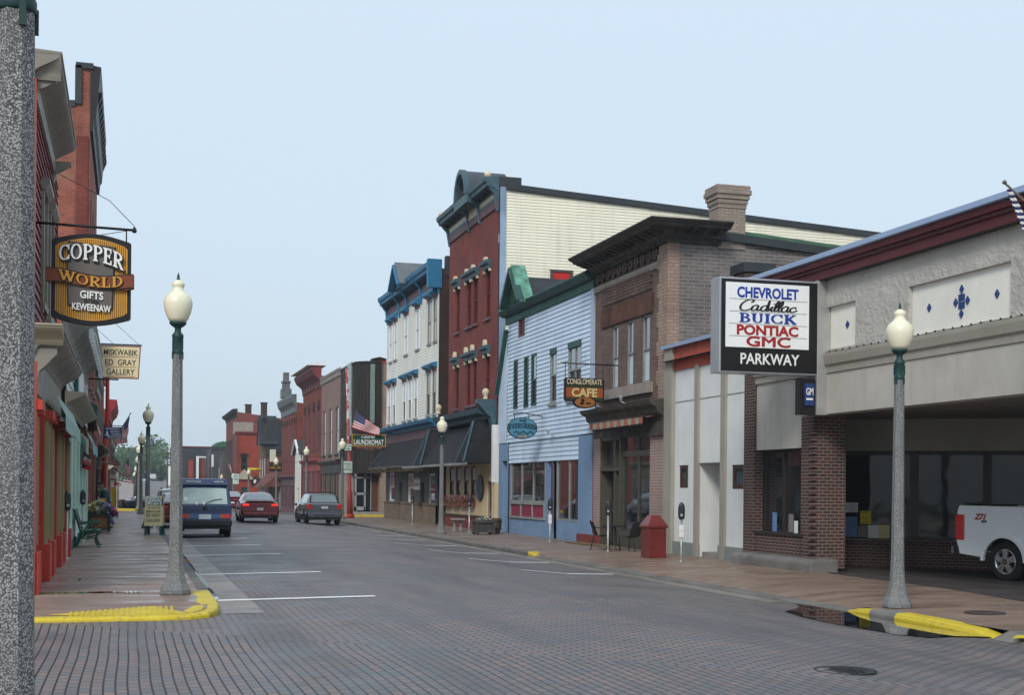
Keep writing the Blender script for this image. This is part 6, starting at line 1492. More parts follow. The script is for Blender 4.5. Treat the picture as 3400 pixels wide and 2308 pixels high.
mb.box(-1.38,-.62,48.24,48.3,.52,.62).box(-1.38,-.62,48.95,49.02,.52,.62).box(-.7,-.62,48.3,48.95,.52,.62).box(-1.38,-1.31,48.3,48.95,.52,.62).box(-1.3,-.7,48.25,48.3,.06,.14); mb.build('frame', mat('dark_green_brown_wood', (.035,.04,.03), .6, .15, 3), t)
lf = MB(); ms = [MB() for _ in range(4)]
flowers((-1.0,48.65,.62), .42, .42, .42, lambda x, y: 0 if x < -1.05 else (1 if x < -.8 else 2), 1500, lf, ms, .045)
flowers((-.58,48.4,.6), .2, .25, .25, lambda x, y: 2 if x < -.55 else 3, 420, lf, ms, .045, .15)
fo = lf.build('foliage', mLeaf, t)
for m_, k in zip(ms, ('cream','white','lilac','magenta')): m_.build('blossoms', mFl[k], fo)
single(MB().box(-1.05,-.78,48.6,48.63,.98,1.16), 'planter_card', flat('orange_card', (.6,.3,.06), .6), 'small orange card standing among the cream planter flowers', 'card', (-.92, 48.6, .98))
# OPEN board
t = thing('sandwich_board', 'cream sandwich board reading OPEN gallery on dark green legs', 'sandwich board', (.76, 45.3, 0))
tilt = .16; yb0 = 45.0
FB = Frame((0, yb0, 0), (.985, -.17, 0), (-.17, -.985, 0))
sb = lambda a, z, d=0: FB(a, z, d-z*tilt)
a0, a1 = -.28+.76/.985*1.0, .28+.76/.985*1.0
a0, a1 = .49, 1.07
mb = MB(); mb.fbox(sb, a0, a1, .3, 1.28, 0, .03); bd = mb.build('panel', mCreamSign, t)
mb = MB()
for a_ in (a0+.01, a1-.09): mb.fbox(sb, a_, a_+.08, -.02, 1.28, -.03, -.001)
bk = lambda a, z, d=0: FB(a, z, -.62+d+z*tilt*1.6)
for a_ in (a0+.01, a1-.09): mb.fbox(bk, a_, a_+.08, -.02, 1.25, -.03, 0)
mb.build('leg', mTealPaint if 0 else mat('sandwich_leg_green', (.012,.07,.065), .5), t)
mb = MB(); mb.fbox(bk, a0, a1, .3, 1.25, -.001, .02); mb.build('rear_panel', mCreamSign, t)
mb = MB(); ac = (a0+a1)/2
mb.text(sb, 'OPEN', .36, ac+.018, .982, .031, 0, maxw=.53, fat=.05); mb.text(sb, 'OPEN', .36, ac, 1.0, .04, 1, maxw=.49, fat=.03)
for s, z, h in (('MISKWABIK', .74, .1), ('ED GRAY', .6, .15), ('GALLERY', .44, .14)): mb.text(sb, s, h, ac, z, .031, 2, maxw=.46, fat=.01)
mb.fbox(sb, ac-.18, ac+.18, .885, .893, .031, .034, 3)
for x_ in (-.18, -.02, .14): mb.fbox(sb, ac+x_, ac+x_+.05, .87, .908, .031, .035, 3)
mb.build('lettering', [mBlackPaint, flat('pale_blue_white', (.8,.85,.88), .5), mat('olive_gold_lettering', (.22,.16,.04), .5), mRust], bd)
# litter bin
t = thing('litter_bin', 'dark red metal litter bin with sloped hood on right pavement', 'litter bin', (13.35, 32.6, -.17))
mBin = mat('dark_red_bin_paint', (.16,.022,.02), .35, .12, 2, streak=.2, spec=.5)
x0, x1, y0, y1 = 13.1, 13.6, 32.3, 32.85
MB().box(x0, x1, y0, y1, -.17, .66).build('body', mBin, t, bevel=.015)
mb = MB(); c = [(x0-.04,y0-.04),(x1+.04,y0-.04),(x1+.04,y1+.04),(x0-.04,y1+.04)]; c2 = [(x0+.13,y0+.13),(x1-.13,y0+.13),(x1-.13,y1-.13),(x0+.13,y1-.13)]
mb.hexa([(x, y, .63) for x, y in c]+[(x, y, .68) for x, y in c]).hexa([(x, y, .681) for x, y in c]+[(x, y, .96) for x, y in c2]); mb.build('hood', mBin, t, bevel=.012)
# bistro table and chairs
mWick = mat('black_woven_resin', (.022,.019,.018), .6, .2, 12, bump=.6, bs=60)
t = thing('cafe_table', 'round black cafe table between two black chairs', 'table', (13.75, 36.6, -.17))
MB().lathe([(.34,.54),(.35,.56),(.34,.58)], 24, (13.75,36.6,0)).build('tabletop', mBlackMetal, t)
for i in range(3):
    a = i*2.1+.4; MB().tube([(13.75+.05*math.cos(a),36.6+.05*math.sin(a),.54),(13.75+.08*math.cos(a),36.6+.08*math.sin(a),.1),(13.75+.3*math.cos(a),36.6+.3*math.sin(a),-.165)], .014, 6).build('leg', mBlackMetal, t)
def make_chair():
    t = thing('cafe_chair', 'x', 'chair', (0,0,0), 'black cafe chairs')
    MB().surf(lambda u, v: (-.22+.44*u, -.22+.44*v, .44-.02*math.sin(math.pi*u)*math.sin(math.pi*v)), 8, 8).surf(lambda u, v: (-.22+.44*u, -.22+.44*v, .41), 1, 1).build('seat', mWick, t)
    bk = lambda u, v: ((u-.5)*(.44+.04*v), .22+.14*v+.0-.1*(2*u-1)**2*1.0+.1-.1, .44+.44*v-.07*v*(2*u-1)**2)
    MB().surf(bk, 12, 8).surf(lambda u, v: Vec(bk(u, v))+Vec((0,.025,0)), 12, 8).build('backrest', mWick, t)
    for sx in (-1, 1):
        MB().tube([(sx*.22,-.24,0),(sx*.23,-.22,.42),(sx*.25,-.2,.63),(sx*.26,-.1,.66),(sx*.25,.15,.66),(sx*.23,.27,.72)], .014, 6).build('arm_leg', mBlackMetal, t)
        MB().tube([(sx*.22,.34,0),(sx*.22,.24,.44)], .014, 6).build('leg', mBlackMetal, t)
    return t
c0 = make_chair(); c1 = copy_tree(c0)
place(c0, (13.5, 36.95, -.165), rad(70)); c0['label'] = 'black woven armchair on the left of the cafe table, half behind it'
place(c1, (13.98, 35.85, -.165), rad(-150)); c1['label'] = 'black woven armchair with rounded back beside the red litter bin'
# concrete bench, planters, flower boxes
t = thing('concrete_bench', 'small pale concrete bench before the cream shopfront', 'bench', (13.25, 53.8, -.16))
MB().box(12.95, 13.5, 53.55, 54.0, .3, .38).build('seat', mConcrete, t, bevel=.02)
for x in (13.03, 13.3): MB().lathe([(.1,-.16),(.1,-.1),(.06,0),(.06,.15),(.1,.24),(.11,.3)], 8, (x+.06, 53.78, 0), sm=False).build('leg', mConcrete, t)
t = thing('wooden_planter', 'weathered dark grey box planter beside the cream shopfront door', 'planter', (13.35, 49.9, -.16))
mb = MB(); mb.box(13.0, 13.7, 49.75, 50.3, -.08, .32)
for x in (12.97, 13.63):
    for y in (49.7, 50.25): mb.box(x, x+.1, y, y+.1, -.16, .36)
mb.box(12.95, 13.75, 49.68, 49.76, .3, .38).box(12.95, 13.03, 49.76, 50.3, .3, .38).box(13.67, 13.75, 49.76, 50.3, .3, .38); mb.build('box', mat('weathered_dark_wood', (.06,.06,.055), .8, .3, 4), t)
lf = MB(); ms = [MB()]; flowers((13.35, 50.0, .34), .3, .2, .14, lambda x, y: 0, 160, lf, ms, .025); fo = lf.build('foliage', mLeaf, t); ms[0].build('blossoms', mFl['white'], fo)
t = thing('half_barrel', 'brown half barrel planter behind the grey box planter', 'planter', (14.0, 50.9, -.15))
MB().lathe([(.24,-.15),(.3,.1),(.32,.3),(.3,.46),(.26,.46),(.26,.4),(.0,.4)], 16, (14.0,50.9,0), cap=False).build('barrel', mat('brown_barrel_wood', (.09,.055,.035), .7, .3, 5), t)
MB().lathe([(.305,.02),(.315,.02),(.32,.07),(.305,.07)], 16, (14.0,50.9,0)).lathe([(.322,.32),(.33,.32),(.325,.37),(.315,.37)], 16, (14.0,50.9,0)).build('hoop', mBlackMetal, t)
for i, (xa, xb) in enumerate(((690, 625), (752, 698), (815, 758), (856, 820))):
    ya, yb = yr('F', xa, 1160), yr('F', xb, 1160); zc = zr('F', (xa+xb)/2, 1165)
    lbl = ('leftmost', 'second', 'third', 'rightmost')[i]
    t = thing('flower_box', lbl+' window box of pink and red flowers under the cream shopfront windows', 'window box', (14.55, (ya+yb)/2, zc-.2), 'window boxes on the cream shopfront')
    MB().fbox(FR, ya+.05, yb-.05, zc-.2, zc, .01, .24).build('box', mat('terracotta_box', (.2,.07,.035), .7), t)
    lf = MB(); ms = [MB(), MB()]; flowers((14.55, (ya+yb)/2, zc), .17, (yb-ya)/2+.02, .32, lambda x, y: random.randint(0, 1), 260, lf, ms, .035, .12)
    fo = lf.build('foliage', mLeaf, t); ms[0].build('blossoms', mFl['pink'], fo); ms[1].build('blossoms', mFl['red'], fo)
# ================================================================ SIGNS
def hang(F, a, z0, z1, mb, d=0, r=.012): return mb.tube([F(a, z0, d), F(a, z1, d)], r, 6)
# ---- carved gift shop sign
YS = 22.5; F = FY(YS); G_ = lambda z, s=0: z
t = thing('gift_shop_sign', 'carved black and gold hanging sign reading COPPER WORLD gifts', 'sign', (-.62, YS, 4.2))
def plaque(a0, a1, z0, z1, bow, cut, n=12):
    """rounded-top plaque outline with notched corners"""
    top = [(lerp(a0+cut, a1-cut, i/n), z1-cut*.2+bow*math.sin(math.pi*i/n)) for i in range(n+1)]; bot = [(lerp(a1-cut, a0+cut, i/n), z0+cut*.2-bow*math.sin(math.pi*i/n)) for i in range(n+1)]
    return [(a0, z0+cut), (a0, z1-cut)] + top + [(a1, z1-cut), (a1, z0+cut)] + bot
def plate(mb, F, pts, d0, d1, mi=0): return mb.prism([F(a, z, d0) for a, z in pts], F(0,0,d1)-F(0,0,d0), mi)
mb = MB(); plate(mb, F, plaque(-1.23, 0, 4.3, 5.58, .11, .03), -.05, .05); bd = mb.build('board', mBlackPaint, t, bevel=.008)
mb = MB(); plate(mb, F, plaque(-1.17, -.06, 4.36, 5.52, .1, .06), .05, .058); mb.build('gold_border', mGold, bd)
mb = MB()
for i in range(34):
    a = -1.15+i*.033
    if -1.16 < a < -.07: 
        zt_ = 5.49+.1*math.sin(math.pi*(a+1.17)/1.11); zb_ = 4.39-.1*math.sin(math.pi*(a+1.17)/1.11); mb.fbox(F, a, a+.008, zb_, zt_, .056, .062)
mb.build('border_stripe', mBlackPaint, bd)
mb = MB(); plate(mb, F, [(-.98,4.5),(-.28,4.46),(-.26,5.1),(-.24,5.48),(-.98,5.54),(-1.0,5.1)], .06, .075, 1); plate(mb, F, [(-.96,4.52),(-.3,4.48),(-.28,5.1),(-.26,5.46),(-.96,5.52),(-.98,5.1)], .075, .085, 0)
mb.build('scroll', [mSignGrey, mBlackPaint], bd)
rib = lambda u, v, off=0: F(-1.3+1.34*u, 4.95+.1*v-.045*u+.035*math.cos(2*math.pi*(u-.1)), .12+.03*math.cos(2*math.pi*u)+off)
mb = MB(); mb.surf(lambda u, v: rib(u, 2*v-1), 24, 2, 0).surf(lambda u, v: rib(u, 2*v-1, -.03), 24, 2, 1)
mb.surf(lambda u, v: rib(u, 1+.16*v, .002), 24, 1, 1).surf(lambda u, v: rib(u, -1-.16*v, .002), 24, 1, 1)
plate(mb, F, [(-1.31,4.88),(-1.22,4.83),(-1.22,5.07),(-1.31,5.1)], .06, .15, 0); plate(mb, F, [(-.1,4.77),(.05,4.81),(.05,5.03),(-.1,4.95)], .06, .13, 0)
rb = mb.build('ribbon', [mRust, mBlackPaint], t, recalc=False)
mb = MB(); TF = lambda a, z, d=0: F(a, z-.1*(a+.62), d)
serif_text(mb, TF, 'COPPER', .25, -.6, 5.13, .09, 1, xs=.8, grow=.06, arc=.09, ext=.012); serif_text(mb, TF, 'COPPER', .25, -.62, 5.155, .104, 0, xs=.8, grow=.015, arc=.09, ext=.012)
RF = lambda a, z, d=0: F(a, z-.045*((a+1.3)/1.34)+.035*math.cos(2*math.pi*((a+1.3)/1.34-.1)), d+.03*math.cos(2*math.pi*(a+1.3)/1.34))
serif_text(mb, RF, 'WORLD', .165, -.615, 4.865, .126, 1, xs=1.3, grow=.06, ext=.008); serif_text(mb, RF, 'WORLD', .165, -.62, 4.875, .136, 2, xs=1.3, grow=.01, ext=.01)
F3 = lambda a, z, d=0: F(a, z-.05*(a+.62), d)
for s, h, z, mw, k in (('GIFTS', .17, 4.625, .36, 0), ('of the', .1, 4.555, .24, 3), ('KEWEENAW', .15, 4.43, .6, 0)):
    if k == 0: mb.text(F3, s, h, -.605, z-.008, .087, 1, maxw=mw, fat=.045)
    mb.text(F3, s, h, -.61, z, .092, k, maxw=mw, fat=.025, shear=.25 if k else 0)
mb.build('lettering', [mSignWhite, mBlackPaint, mGold, flat('dark_grey_lettering', (.04,.04,.04), .5)], t)
mb = MB(); mb.tube([F(-1.47, 5.82), F(.05, 5.79)], .022, 8)
for a in (-1.15, -.08): hang(F, a, 5.55, 5.8, mb)
mb.lathe([(.03,0),(.04,.03),(.03,.06),(.01,.1)], 8, F(.045, 5.75)); mb.tube([F(.04, 5.86), F(-.35, 6.25), (-1.5, YS+2, 7.2)], .006, 5); mb.tube([F(.04, 5.8), (-1.5, YS+3.5, 6.1)], .006, 5); mb.build('bracket', mBlackMetal, t)
# ---- gallery sign
YS = 50; F = FY(YS)
t = thing('gallery_sign', 'cream tapered hanging sign reading MISKWABIK ED GRAY GALLERY', 'sign', (-.33, YS, 5.5))
pts = [(-1.04,6.69),(.37,6.69),(.30,5.5),(-.97,5.5)]
mb = MB(); plate(mb, F, pts, -.05, .05); bd = mb.build('board', mRust, t)
mb = MB(); plate(mb, F, [(-1.0,6.65),(.33,6.65),(.265,5.54),(-.935,5.54)], .05, .056); mb.build('panel', mCreamSign, bd)
mb = MB()
for s, z, w in (('MISKWABIK', 6.34, 1.18), ('ED  GRAY', 5.98, 1.08), ('GALLERY', 5.64, .98)):
    mb.text(F, s, .3, -.335, z, .056, 0, maxw=w, fat=.01); mb.fbox(F, -.335-w/2, -.335+w/2, z-.07, z-.05, .056, .062, 1)
mb.build('lettering', [mBlackPaint, mRust], bd)
mb = MB().tube([F(-1.43, 6.73), F(.4, 6.73)], .03, 8).tube([F(-1.43, 5.46), F(-.4, 5.46)], .03, 8).tube([F(.3, 6.75), (-1.43, YS+1, 8.4)], .008, 5).tube([F(-.6, 6.75), (-1.43, YS+1, 7.6)], .008, 5); mb.build('bracket', mBlackMetal, t)
# ---- bookstore sign
YS = 66; F = FY(YS)
t = thing('bookstore_sign', 'small blue hanging sign reading KEWEENAW BAPTIST CHURCH BOOKSTORE', 'sign', (-.78, YS, 3.85))
mb = MB(); mb.fbox(F, -1.2, -.36, 3.86, 4.42, -.03, .03); bd = mb.build('board', mSignBlue, t)
mb = MB()
for s, z, a, w in (('KEWEENAW', 4.29, -.78, .62), ('BAPTIST', 4.15, -.66, .42), ('CHURCH', 4.03, -.62, .42), ('BOOKSTORE', 3.9, -.7, .6)): mb.text(F, s, .13, a, z, .03, 0, maxw=w, fat=.02)
plate(mb, F, [(-1.14,4.0),(-.9,4.0),(-.98,4.08),(-1.0,4.22),(-1.06,4.22),(-1.08,4.08)], .03, .036); mb.build('lettering', mSignWhite, bd)
MB().tube([F(-1.43, 4.5), F(-.28, 4.48)], .02, 8).tube([F(-1.1, 4.5), F(-1.1, 4.42)], .01).tube([F(-.5, 4.5), F(-.5, 4.42)], .01).build('bracket', mBlackMetal, t)
# ---- dealership pylon sign
YS = 25.9; F = FY(YS)
t = thing('dealership_sign', 'large white and black box sign listing CHEVROLET to PARKWAY on the stucco front', 'sign', (13.3, YS, 3.3))
MB().fbox(F, 12.08, 14.4, 4.16, 6.21, -.45, 0).build('cabinet', mat('silver_cabinet', (.45,.47,.5), .35, .08, 1, metal=.5), t, bevel=.012)
fr = MB().fbox(F, 12.12, 14.4, 4.2, 6.17, 0, .02).build('face_frame', mBlackPaint, t)
fc = MB().fbox(F, 12.21, 14.19, 4.71, 6.1, .02, .035).build('face_panel', mat('translucent_white_panel', (.84,.86,.85), .3, .02, 1, spec=.5), t)
mb = MB()
for z in (5.745, 5.48, 5.215, 4.95): mb.fbox(F, 12.29, 14.14, z-.006, z+.006, .035, .038, 3)
cx_ = 13.2
mb.text(F, 'CHEVROLET', .31, cx_, 5.79, .036, 0, maxw=1.46, fat=.03); mb.text(F, 'PONTIAC', .29, cx_, 4.99, .036, 1, maxw=1.46, fat=.035, xs=2); [mb.text(F, 'GMC', .3, cx_+.02+ox, 4.745+oz, .036+k_*.0006, 1, maxw=1.03, fat=.0, xs=2) for k_, (ox, oz) in enumerate(((0,0),(.012,0),(-.012,0),(0,.009),(0,-.009)))]
serif_text(mb, F, 'BUICK', .2, cx_, 5.25, .036, 0, xs=1.75, grow=.015)
mb.text(F, 'PARKWAY', .33, 13.27, 4.36, .02, 4, maxw=1.4, fat=.015)
mb.build('lettering', [mLogoBlue, mLogoRed, mBlackPaint, flat('divider_grey', (.2,.22,.22), .5), mSignWhite], fc)
# flowing script line, drawn as one brush stroke per letter
def script(mb, F, strokes, a, z, s, w, d, sl=.35, mi=0):
    def cat(pts, n=8):
        out = []; P_ = [pts[0]]+pts+[pts[-1]]
        for i in range(1, len(P_)-2):
            for k in range(n):
                t_ = k/n; p0, p1, p2, p3 = P_[i-1:i+3]
                out.append(tuple(.5*(2*p1[j]+(p2[j]-p0[j])*t_+(2*p0[j]-5*p1[j]+4*p2[j]-p3[j])*t_*t_+(3*p1[j]-p0[j]-3*p2[j]+p3[j])*t_**3) for j in (0, 1)))
        return out+[pts[-1]]
    for q_, st in enumerate(strokes):
        c = cat(st)
        for i in range(len(c)-1):
            (xa, ya), (xb, yb) = c[i], c[i+1]; dx, dy = xb-xa, yb-ya; L = math.hypot(dx, dy) or 1
            wn_ = w*(.75+.5*abs(dy/L)); nx, ny = -dy/L*wn_, dx/L*wn_; ex, ey = dx/L*w*.3, dy/L*w*.3
            pl4 = [(xa-ex+nx,ya-ey+ny),(xa-ex-nx,ya-ey-ny),(xb+ex-nx,yb+ey-ny),(xb+ex+nx,yb+ey+ny)]
            plate(mb, F, [(a+(x+sl*y)*s, z+y*s) for x, y in pl4], d, d+.008+.0003*((i+q_) % 7), mi)
A_ = lambda x: [(x+.42,.42),(x+.28,.5),(x+.08,.36),(x+.06,.1),(x+.2,0),(x+.36,.12),(x+.42,.42),(x+.4,.12),(x+.48,.02),(x+.6,.12)]
mb = MB(); script(mb, F, [[(.62,.74),(.74,.86),(.6,1.0),(.3,.9),(.06,.5),(.12,.08),(.42,-.03),(.7,.12),(.85,.25)], A_(.72), A_(1.3)+[(1.78,.3),(1.72,.95),(1.7,.4),(1.72,.1),(1.8,.01),(1.92,.12)], [(1.92,.12),(2.02,.42),(2.0,.12),(2.08,.01),(2.18,.1)], [(2.18,.1),(2.34,.6),(2.3,.95),(2.2,.7),(2.2,.15),(2.3,.01),(2.42,.12)], [(2.42,.12),(2.58,.6),(2.54,.95),(2.44,.7),(2.44,.15),(2.54,.01),(2.66,.12)], A_(2.6), [(3.5,.36),(3.42,.46),(3.22,.36),(3.18,.12),(3.32,0),(3.52,.1),(3.6,.2)], [(2.07,.66),(2.09,.7)]], 12.5, 5.51, .235, .05, .036, sl=.25)
for v in mb.v: v.x = 12.5+(v.x-12.5)*1.62
mb.build('lettering', mBlackPaint, fc)
MB().fbox(F, 14.4, 14.72, 3.3, 6.24, -.4, .03).build('post', mat('silver_post', (.42,.42,.4), .4, .12, 2, metal=.4, streak=.15), t, bevel=.008)
gb = MB().fbox(F, 14.0, 14.38, 3.3, 4.1, -.2, .0).build('small_box', mBlackPaint, t)
gp = MB().fbox(F, 14.11, 14.33, 3.5, 3.98, 0, .04).build('small_panel', mSignBlue, gb)
MB().text(F, 'GM', .22, 14.22, 3.73, .04, 0, maxw=.17, fat=.01).fbox(F, 14.14, 14.3, 3.62, 3.66, .04, .045).build('lettering', mSignWhite, gb)
# ---- laundromat sign and its pole
YS = 75; F = FY(YS)
t = thing('laundromat_sign', 'dark green hanging sign reading Calumet LAUNDROMAT with gold edge', 'sign', (13.15, YS, 3.77))
bd = MB().fbox(F, 12.17, 14.13, 4.0, 4.69, -.06, .06).build('board', mat('sign_dark_green', (.012,.06,.04), .5), t)
mb = MB(); mb.fbox(F, 12.17, 14.13, 4.65, 4.69, .06, .075).fbox(F, 12.17, 14.13, 4.0, 4.04, .06, .075).fbox(F, 12.17, 12.21, 4.04, 4.65, .06, .075).fbox(F, 14.09, 14.13, 4.04, 4.65, .06, .075); mb.build('gold_edge', mGold, bd)
mb = MB(); mb.text(F, 'LAUNDROMAT', .42, 13.15, 4.1, .06, 0, maxw=1.72, fat=.012); mb.text(F, 'Calumet', .3, 13.12, 4.48, .07, 0, maxw=.8, shear=.4, fat=.01); mb.build('lettering', mSignWhite, bd)
lo = MB().fbox(F, 12.19, 14.11, 3.77, 3.97, -.04, .04).build('lower_board', flat('dark_maroon_board', (.035,.012,.015), .5), t)
MB().text(F, 'OPEN SEVEN DAYS A WEEK', .12, 13.15, 3.88, .04, 0, maxw=1.6).text(F, '6 AM - 9 PM', .09, 13.15, 3.8, .04, 0, maxw=.7).build('lettering', flat('dusty_pink_lettering', (.4,.22,.2), .5), lo)
mb = MB(); mb.tube([F(12.5, 4.78, -.1), F(14.72, 4.78, -.1)], .03, 8)
for a in (12.6, 13.7): hang(F, a, 3.97, 4.78, mb, 0)
mb.build('bracket', mBlackMetal, t)
Yp = 78.4; b0 = Vec((12.68, Yp, -.19)); b1 = Vec((12.4, Yp, 8.75))
t = thing('parking_sign_pole', 'tall weathered red and white pole carrying FREE PARKING and RESTROOM signs', 'sign pole', tuple(b0))
def pole_mat():
    m, nt, b = _new('flaking_red_white_paint'); v = objvec(nt); s = N(nt, 'ShaderNodeSeparateXYZ'); nt.links.new(v, s.inputs[0])
    z = N(nt, 'ShaderNodeMapRange'); z.inputs['From Min'].default_value = 3.5; z.inputs['From Max'].default_value = 6; z.inputs['To Min'].default_value = .8; z.inputs['To Max'].default_value = .5; nt.links.new(s.outputs[2], z.inputs[0])
    n = noise(nt, stretch(nt, v, (1,1,.35)), 7, 4); g = N(nt, 'ShaderNodeMath', operation='GREATER_THAN'); nt.links.new(n, g.inputs[0]); nt.links.new(z.outputs[0], g.inputs[1])
    nt.links.new(mixc(nt, g.outputs[0], (.32,.035,.03), (.5,.42,.4)), b.inputs['Base Color']); b.inputs['Roughness'].default_value = .6; return m
MB().tube([b0, b0.lerp(b1,.18), b0.lerp(b1,.19), b1], [.19,.16,.11,.08], 12).build('pole', pole_mat(), t)
MB().tube([b0, b0+Vec((0,0,.25))], [.26,.24], 12).build('base', mRedPaint, t)
Fp = FY(Yp-.15); mPaleSign = flat('pale_mint_sign', (.55,.68,.62), .4); mSignGreen = flat('sign_text_green', (.04,.13,.1), .5)
pA, pB = ony('D',531,862,Yp-.15), ony('D',607,951,Yp-.15)
pp = MB().fbox(Fp, pA.x, pB.x, pB.z, pA.z, 0, .03).build('parking_panel', mPaleSign, t); c_ = (pA.x+pB.x)/2; H_ = pA.z-pB.z
MB().text(Fp, 'FREE', H_*.28, c_, pB.z+H_*.66, .03, 0, maxw=.36).text(Fp, 'PARKING', H_*.28, c_, pB.z+H_*.2, .03, 0, maxw=.5).fbox(Fp, c_-.12, c_+.12, pB.z+H_*.47, pB.z+H_*.53, .03, .036, 1).build('lettering', [mSignGreen, mLogoRed], pp)
pA, pB = ony('D',500,733,Yp-.15), ony('D',600,782,Yp-.15)
pp = MB().fbox(Fp, pA.x, pB.x, pB.z, pA.z, 0, .03).build('restroom_panel', mPaleSign, t); c_ = (pA.x+pB.x)/2; H_ = pA.z-pB.z
mb = MB().text(Fp, 'RESTROOM', H_*.5, c_, pB.z+H_*.52, .03, 0, maxw=.72).fbox(Fp, c_-.05, c_+.25, pB.z+H_*.2, pB.z+H_*.28, .03, .036); plate(mb, Fp, [(c_+.22,pB.z+H_*.1),(c_+.34,pB.z+H_*.24),(c_+.22,pB.z+H_*.38)], .03, .036); mb.build('lettering', mSignGreen, pp)
# ---- evergreen oval
YS = 46.4; F = FY(YS)
e0, e1 = ony('H',222,190,YS), ony('H',482,190,YS); ca = (e0.x+e1.x)/2; ra = (e1.x-e0.x)/2; zA, zB = ony('H',350,95,YS).z, ony('H',350,287,YS).z; cz = (zA+zB)/2; rz_ = (zA-zB)/2
F = Frame((0, YS, 0), (1,0,0), (0,-1,0)); off = ca-13.95
t = thing('oval_shop_sign', 'blue oval hanging sign reading THE EVERGREEN on the clapboard front', 'sign', (ca, YS, cz-rz_))
ell = lambda k, n=36: [(ca+ra*k*math.cos(2*math.pi*i/n), cz+rz_*k*math.sin(2*math.pi*i/n)) for i in range(n)]
mb = MB(); plate(mb, F, ell(1), -.04, .04); bd = mb.build('board', flat('sign_dark_blue_rim', (.02,.055,.08), .5), t)
mb = MB(); plate(mb, F, ell(.93), .04, .046); mb.build('panel', mat('faded_turquoise_sign', (.07,.22,.32), .6, .1, 4), bd)
mb = MB(); serif_text(mb, F, 'EVERGREEN', .17, ca, cz-.06, .046, 0, xs=.88*ra/.6*1.0, grow=.02, arc=.07); mb.text(F, 'THE', .15, ca, cz+.22, .046, 0, maxw=.3, fat=.03)
for i in range(16):
    a_ = ca-.36+i*.048; z_ = cz-.16+.04*math.sin(i*1.1); plate(mb, F, [(a_,z_),(a_+.05,z_+.02),(a_+.09,z_-.01),(a_+.04,z_-.03)], .046, .052)
mb.fbox(F, ca-.22, ca+.22, cz-.37, cz-.25, .046, .06, 1); mb.text(F, 'HOUSE', .12, ca, cz-.35, .06, 2, maxw=.36, fat=.02)
mb.build('lettering', [flat('dark_navy_lettering', (.012,.025,.045), .5), mDarkGrey, flat('pale_grey_lettering', (.4,.42,.42), .5)], bd)
mb = MB()
for a_ in (ca-.3, ca+.25): mb.tube([F(a_, cz+rz_*.8, 0), F(a_, cz+rz_+.12, 0)], .015)
mb.tube([F(ca-.35, cz+rz_+.12, 0), F(ca, cz+rz_+.16, .0), F(14.75, cz+rz_+.05, -.3)], .02)
mb.build('bracket', mBlackMetal, t)
# ---- cafe sign
YS = 39; F = FY(YS)
t = thing('cafe_sign', 'dark hanging sign reading CONGLOMERATE CAFE with oval cup emblem', 'sign', (13.6, YS, 4.1))
a0, a1 = 12.95, 14.26
mb = MB(); plate(mb, F, plaque(a0, a1, 4.36, 5.12, 0, .06, 4), -.05, .05); plate(mb, F, [(13.62+.38*math.cos(2*math.pi*i/28), 4.35+.19*math.sin(2*math.pi*i/28)) for i in range(28)], -.052, .062); bd = mb.build('board', mBlackPaint, t)
mb = MB(); mb.fbox(F, a0+.05, a1-.05, 4.5, 4.8, .05, .056, 0).fbox(F, a0+.06, a1-.06, 4.42, 4.49, .05, .055, 1).fbox(F, a0+.06, a1-.06, 4.81, 4.87, .05, .055, 1)
plate(mb, F, [(13.62+.33*math.cos(2*math.pi*i/28), 4.35+.155*math.sin(2*math.pi*i/28)) for i in range(28)], .062, .07, 2)
plate(mb, F, [(13.42,4.28),(13.56,4.27),(13.58,4.34),(13.6,4.42),(13.54,4.48),(13.48,4.45),(13.5,4.36)], .07, .076, 3); plate(mb, F, [(13.66,4.29),(13.8,4.29),(13.82,4.34),(13.64,4.34)], .07, .076, 3)
mb.build('panel', [flat('burnt_orange_band', (.3,.07,.02), .5), flat('deep_green_band', (.03,.05,.025), .5), flat('ochre_oval', (.3,.12,.03), .5), mBlackPaint], bd)
mb = MB(); mb.text(F, 'CONGLOMERATE', .24, 13.6, 4.91, .05, 0, maxw=1.16, fat=.01); mb.text(F, 'C', .28, 13.04, 4.885, .052, 0, fat=.02) if 0 else None
mb.text(F, 'CAFE', .36, 13.6, 4.53, .056, 1, maxw=.92, fat=.035); mb.build('lettering', [flat('cream_lettering', (.65,.55,.38), .5), flat('pale_gold_lettering', (.55,.48,.2), .5)], bd)
mb = MB(); mb.tube([F(12.85, 5.56), F(14.85, 5.54)], .022, 8)
for a_ in (12.98, 14.23): hang(F, a_, 5.08, 5.55, mb)
mb.build('bracket', mBlackMetal, t); MB().lathe([(.02,0),(.05,.05),(.02,.1)], 10, F(12.8, 5.51)).build('finial', mCreamTrim, t)
# ---- small signs farther on
def board(label, txts, k, x0, y0, x1, y1, Y, m, mt, name='shop_sign', arm=True, tot=.26):
    pA, pB = ony(k,x0,y0,Y), ony(k,x1,y1,Y); F = FY(Y); c_ = (pA.x+pB.x)/2; H_ = pA.z-pB.z; W_ = pB.x-pA.x
    t = thing(name, label, 'sign', (c_, Y, pB.z)); bd = MB().fbox(F, pA.x, pB.x, pB.z, pA.z, -.04, .04).build('board', m, t)
    mb = MB()
    for s, fz, fw in txts: mb.text(F, s, H_*tot, c_, pB.z+H_*fz, .04, 0, maxw=W_*fw)
    if txts: mb.build('lettering', mt, bd)
    if arm: MB().tube([F(pA.x, pA.z+.08), F(XR, pA.z+.08)], .025).tube([F(c_-W_*.3, pA.z), F(c_-W_*.3, pA.z+.08)], .02).tube([F(c_+W_*.3, pA.z), F(c_+W_*.3, pA.z+.08)], .02).build('bracket', mBlackMetal, t)
    return t
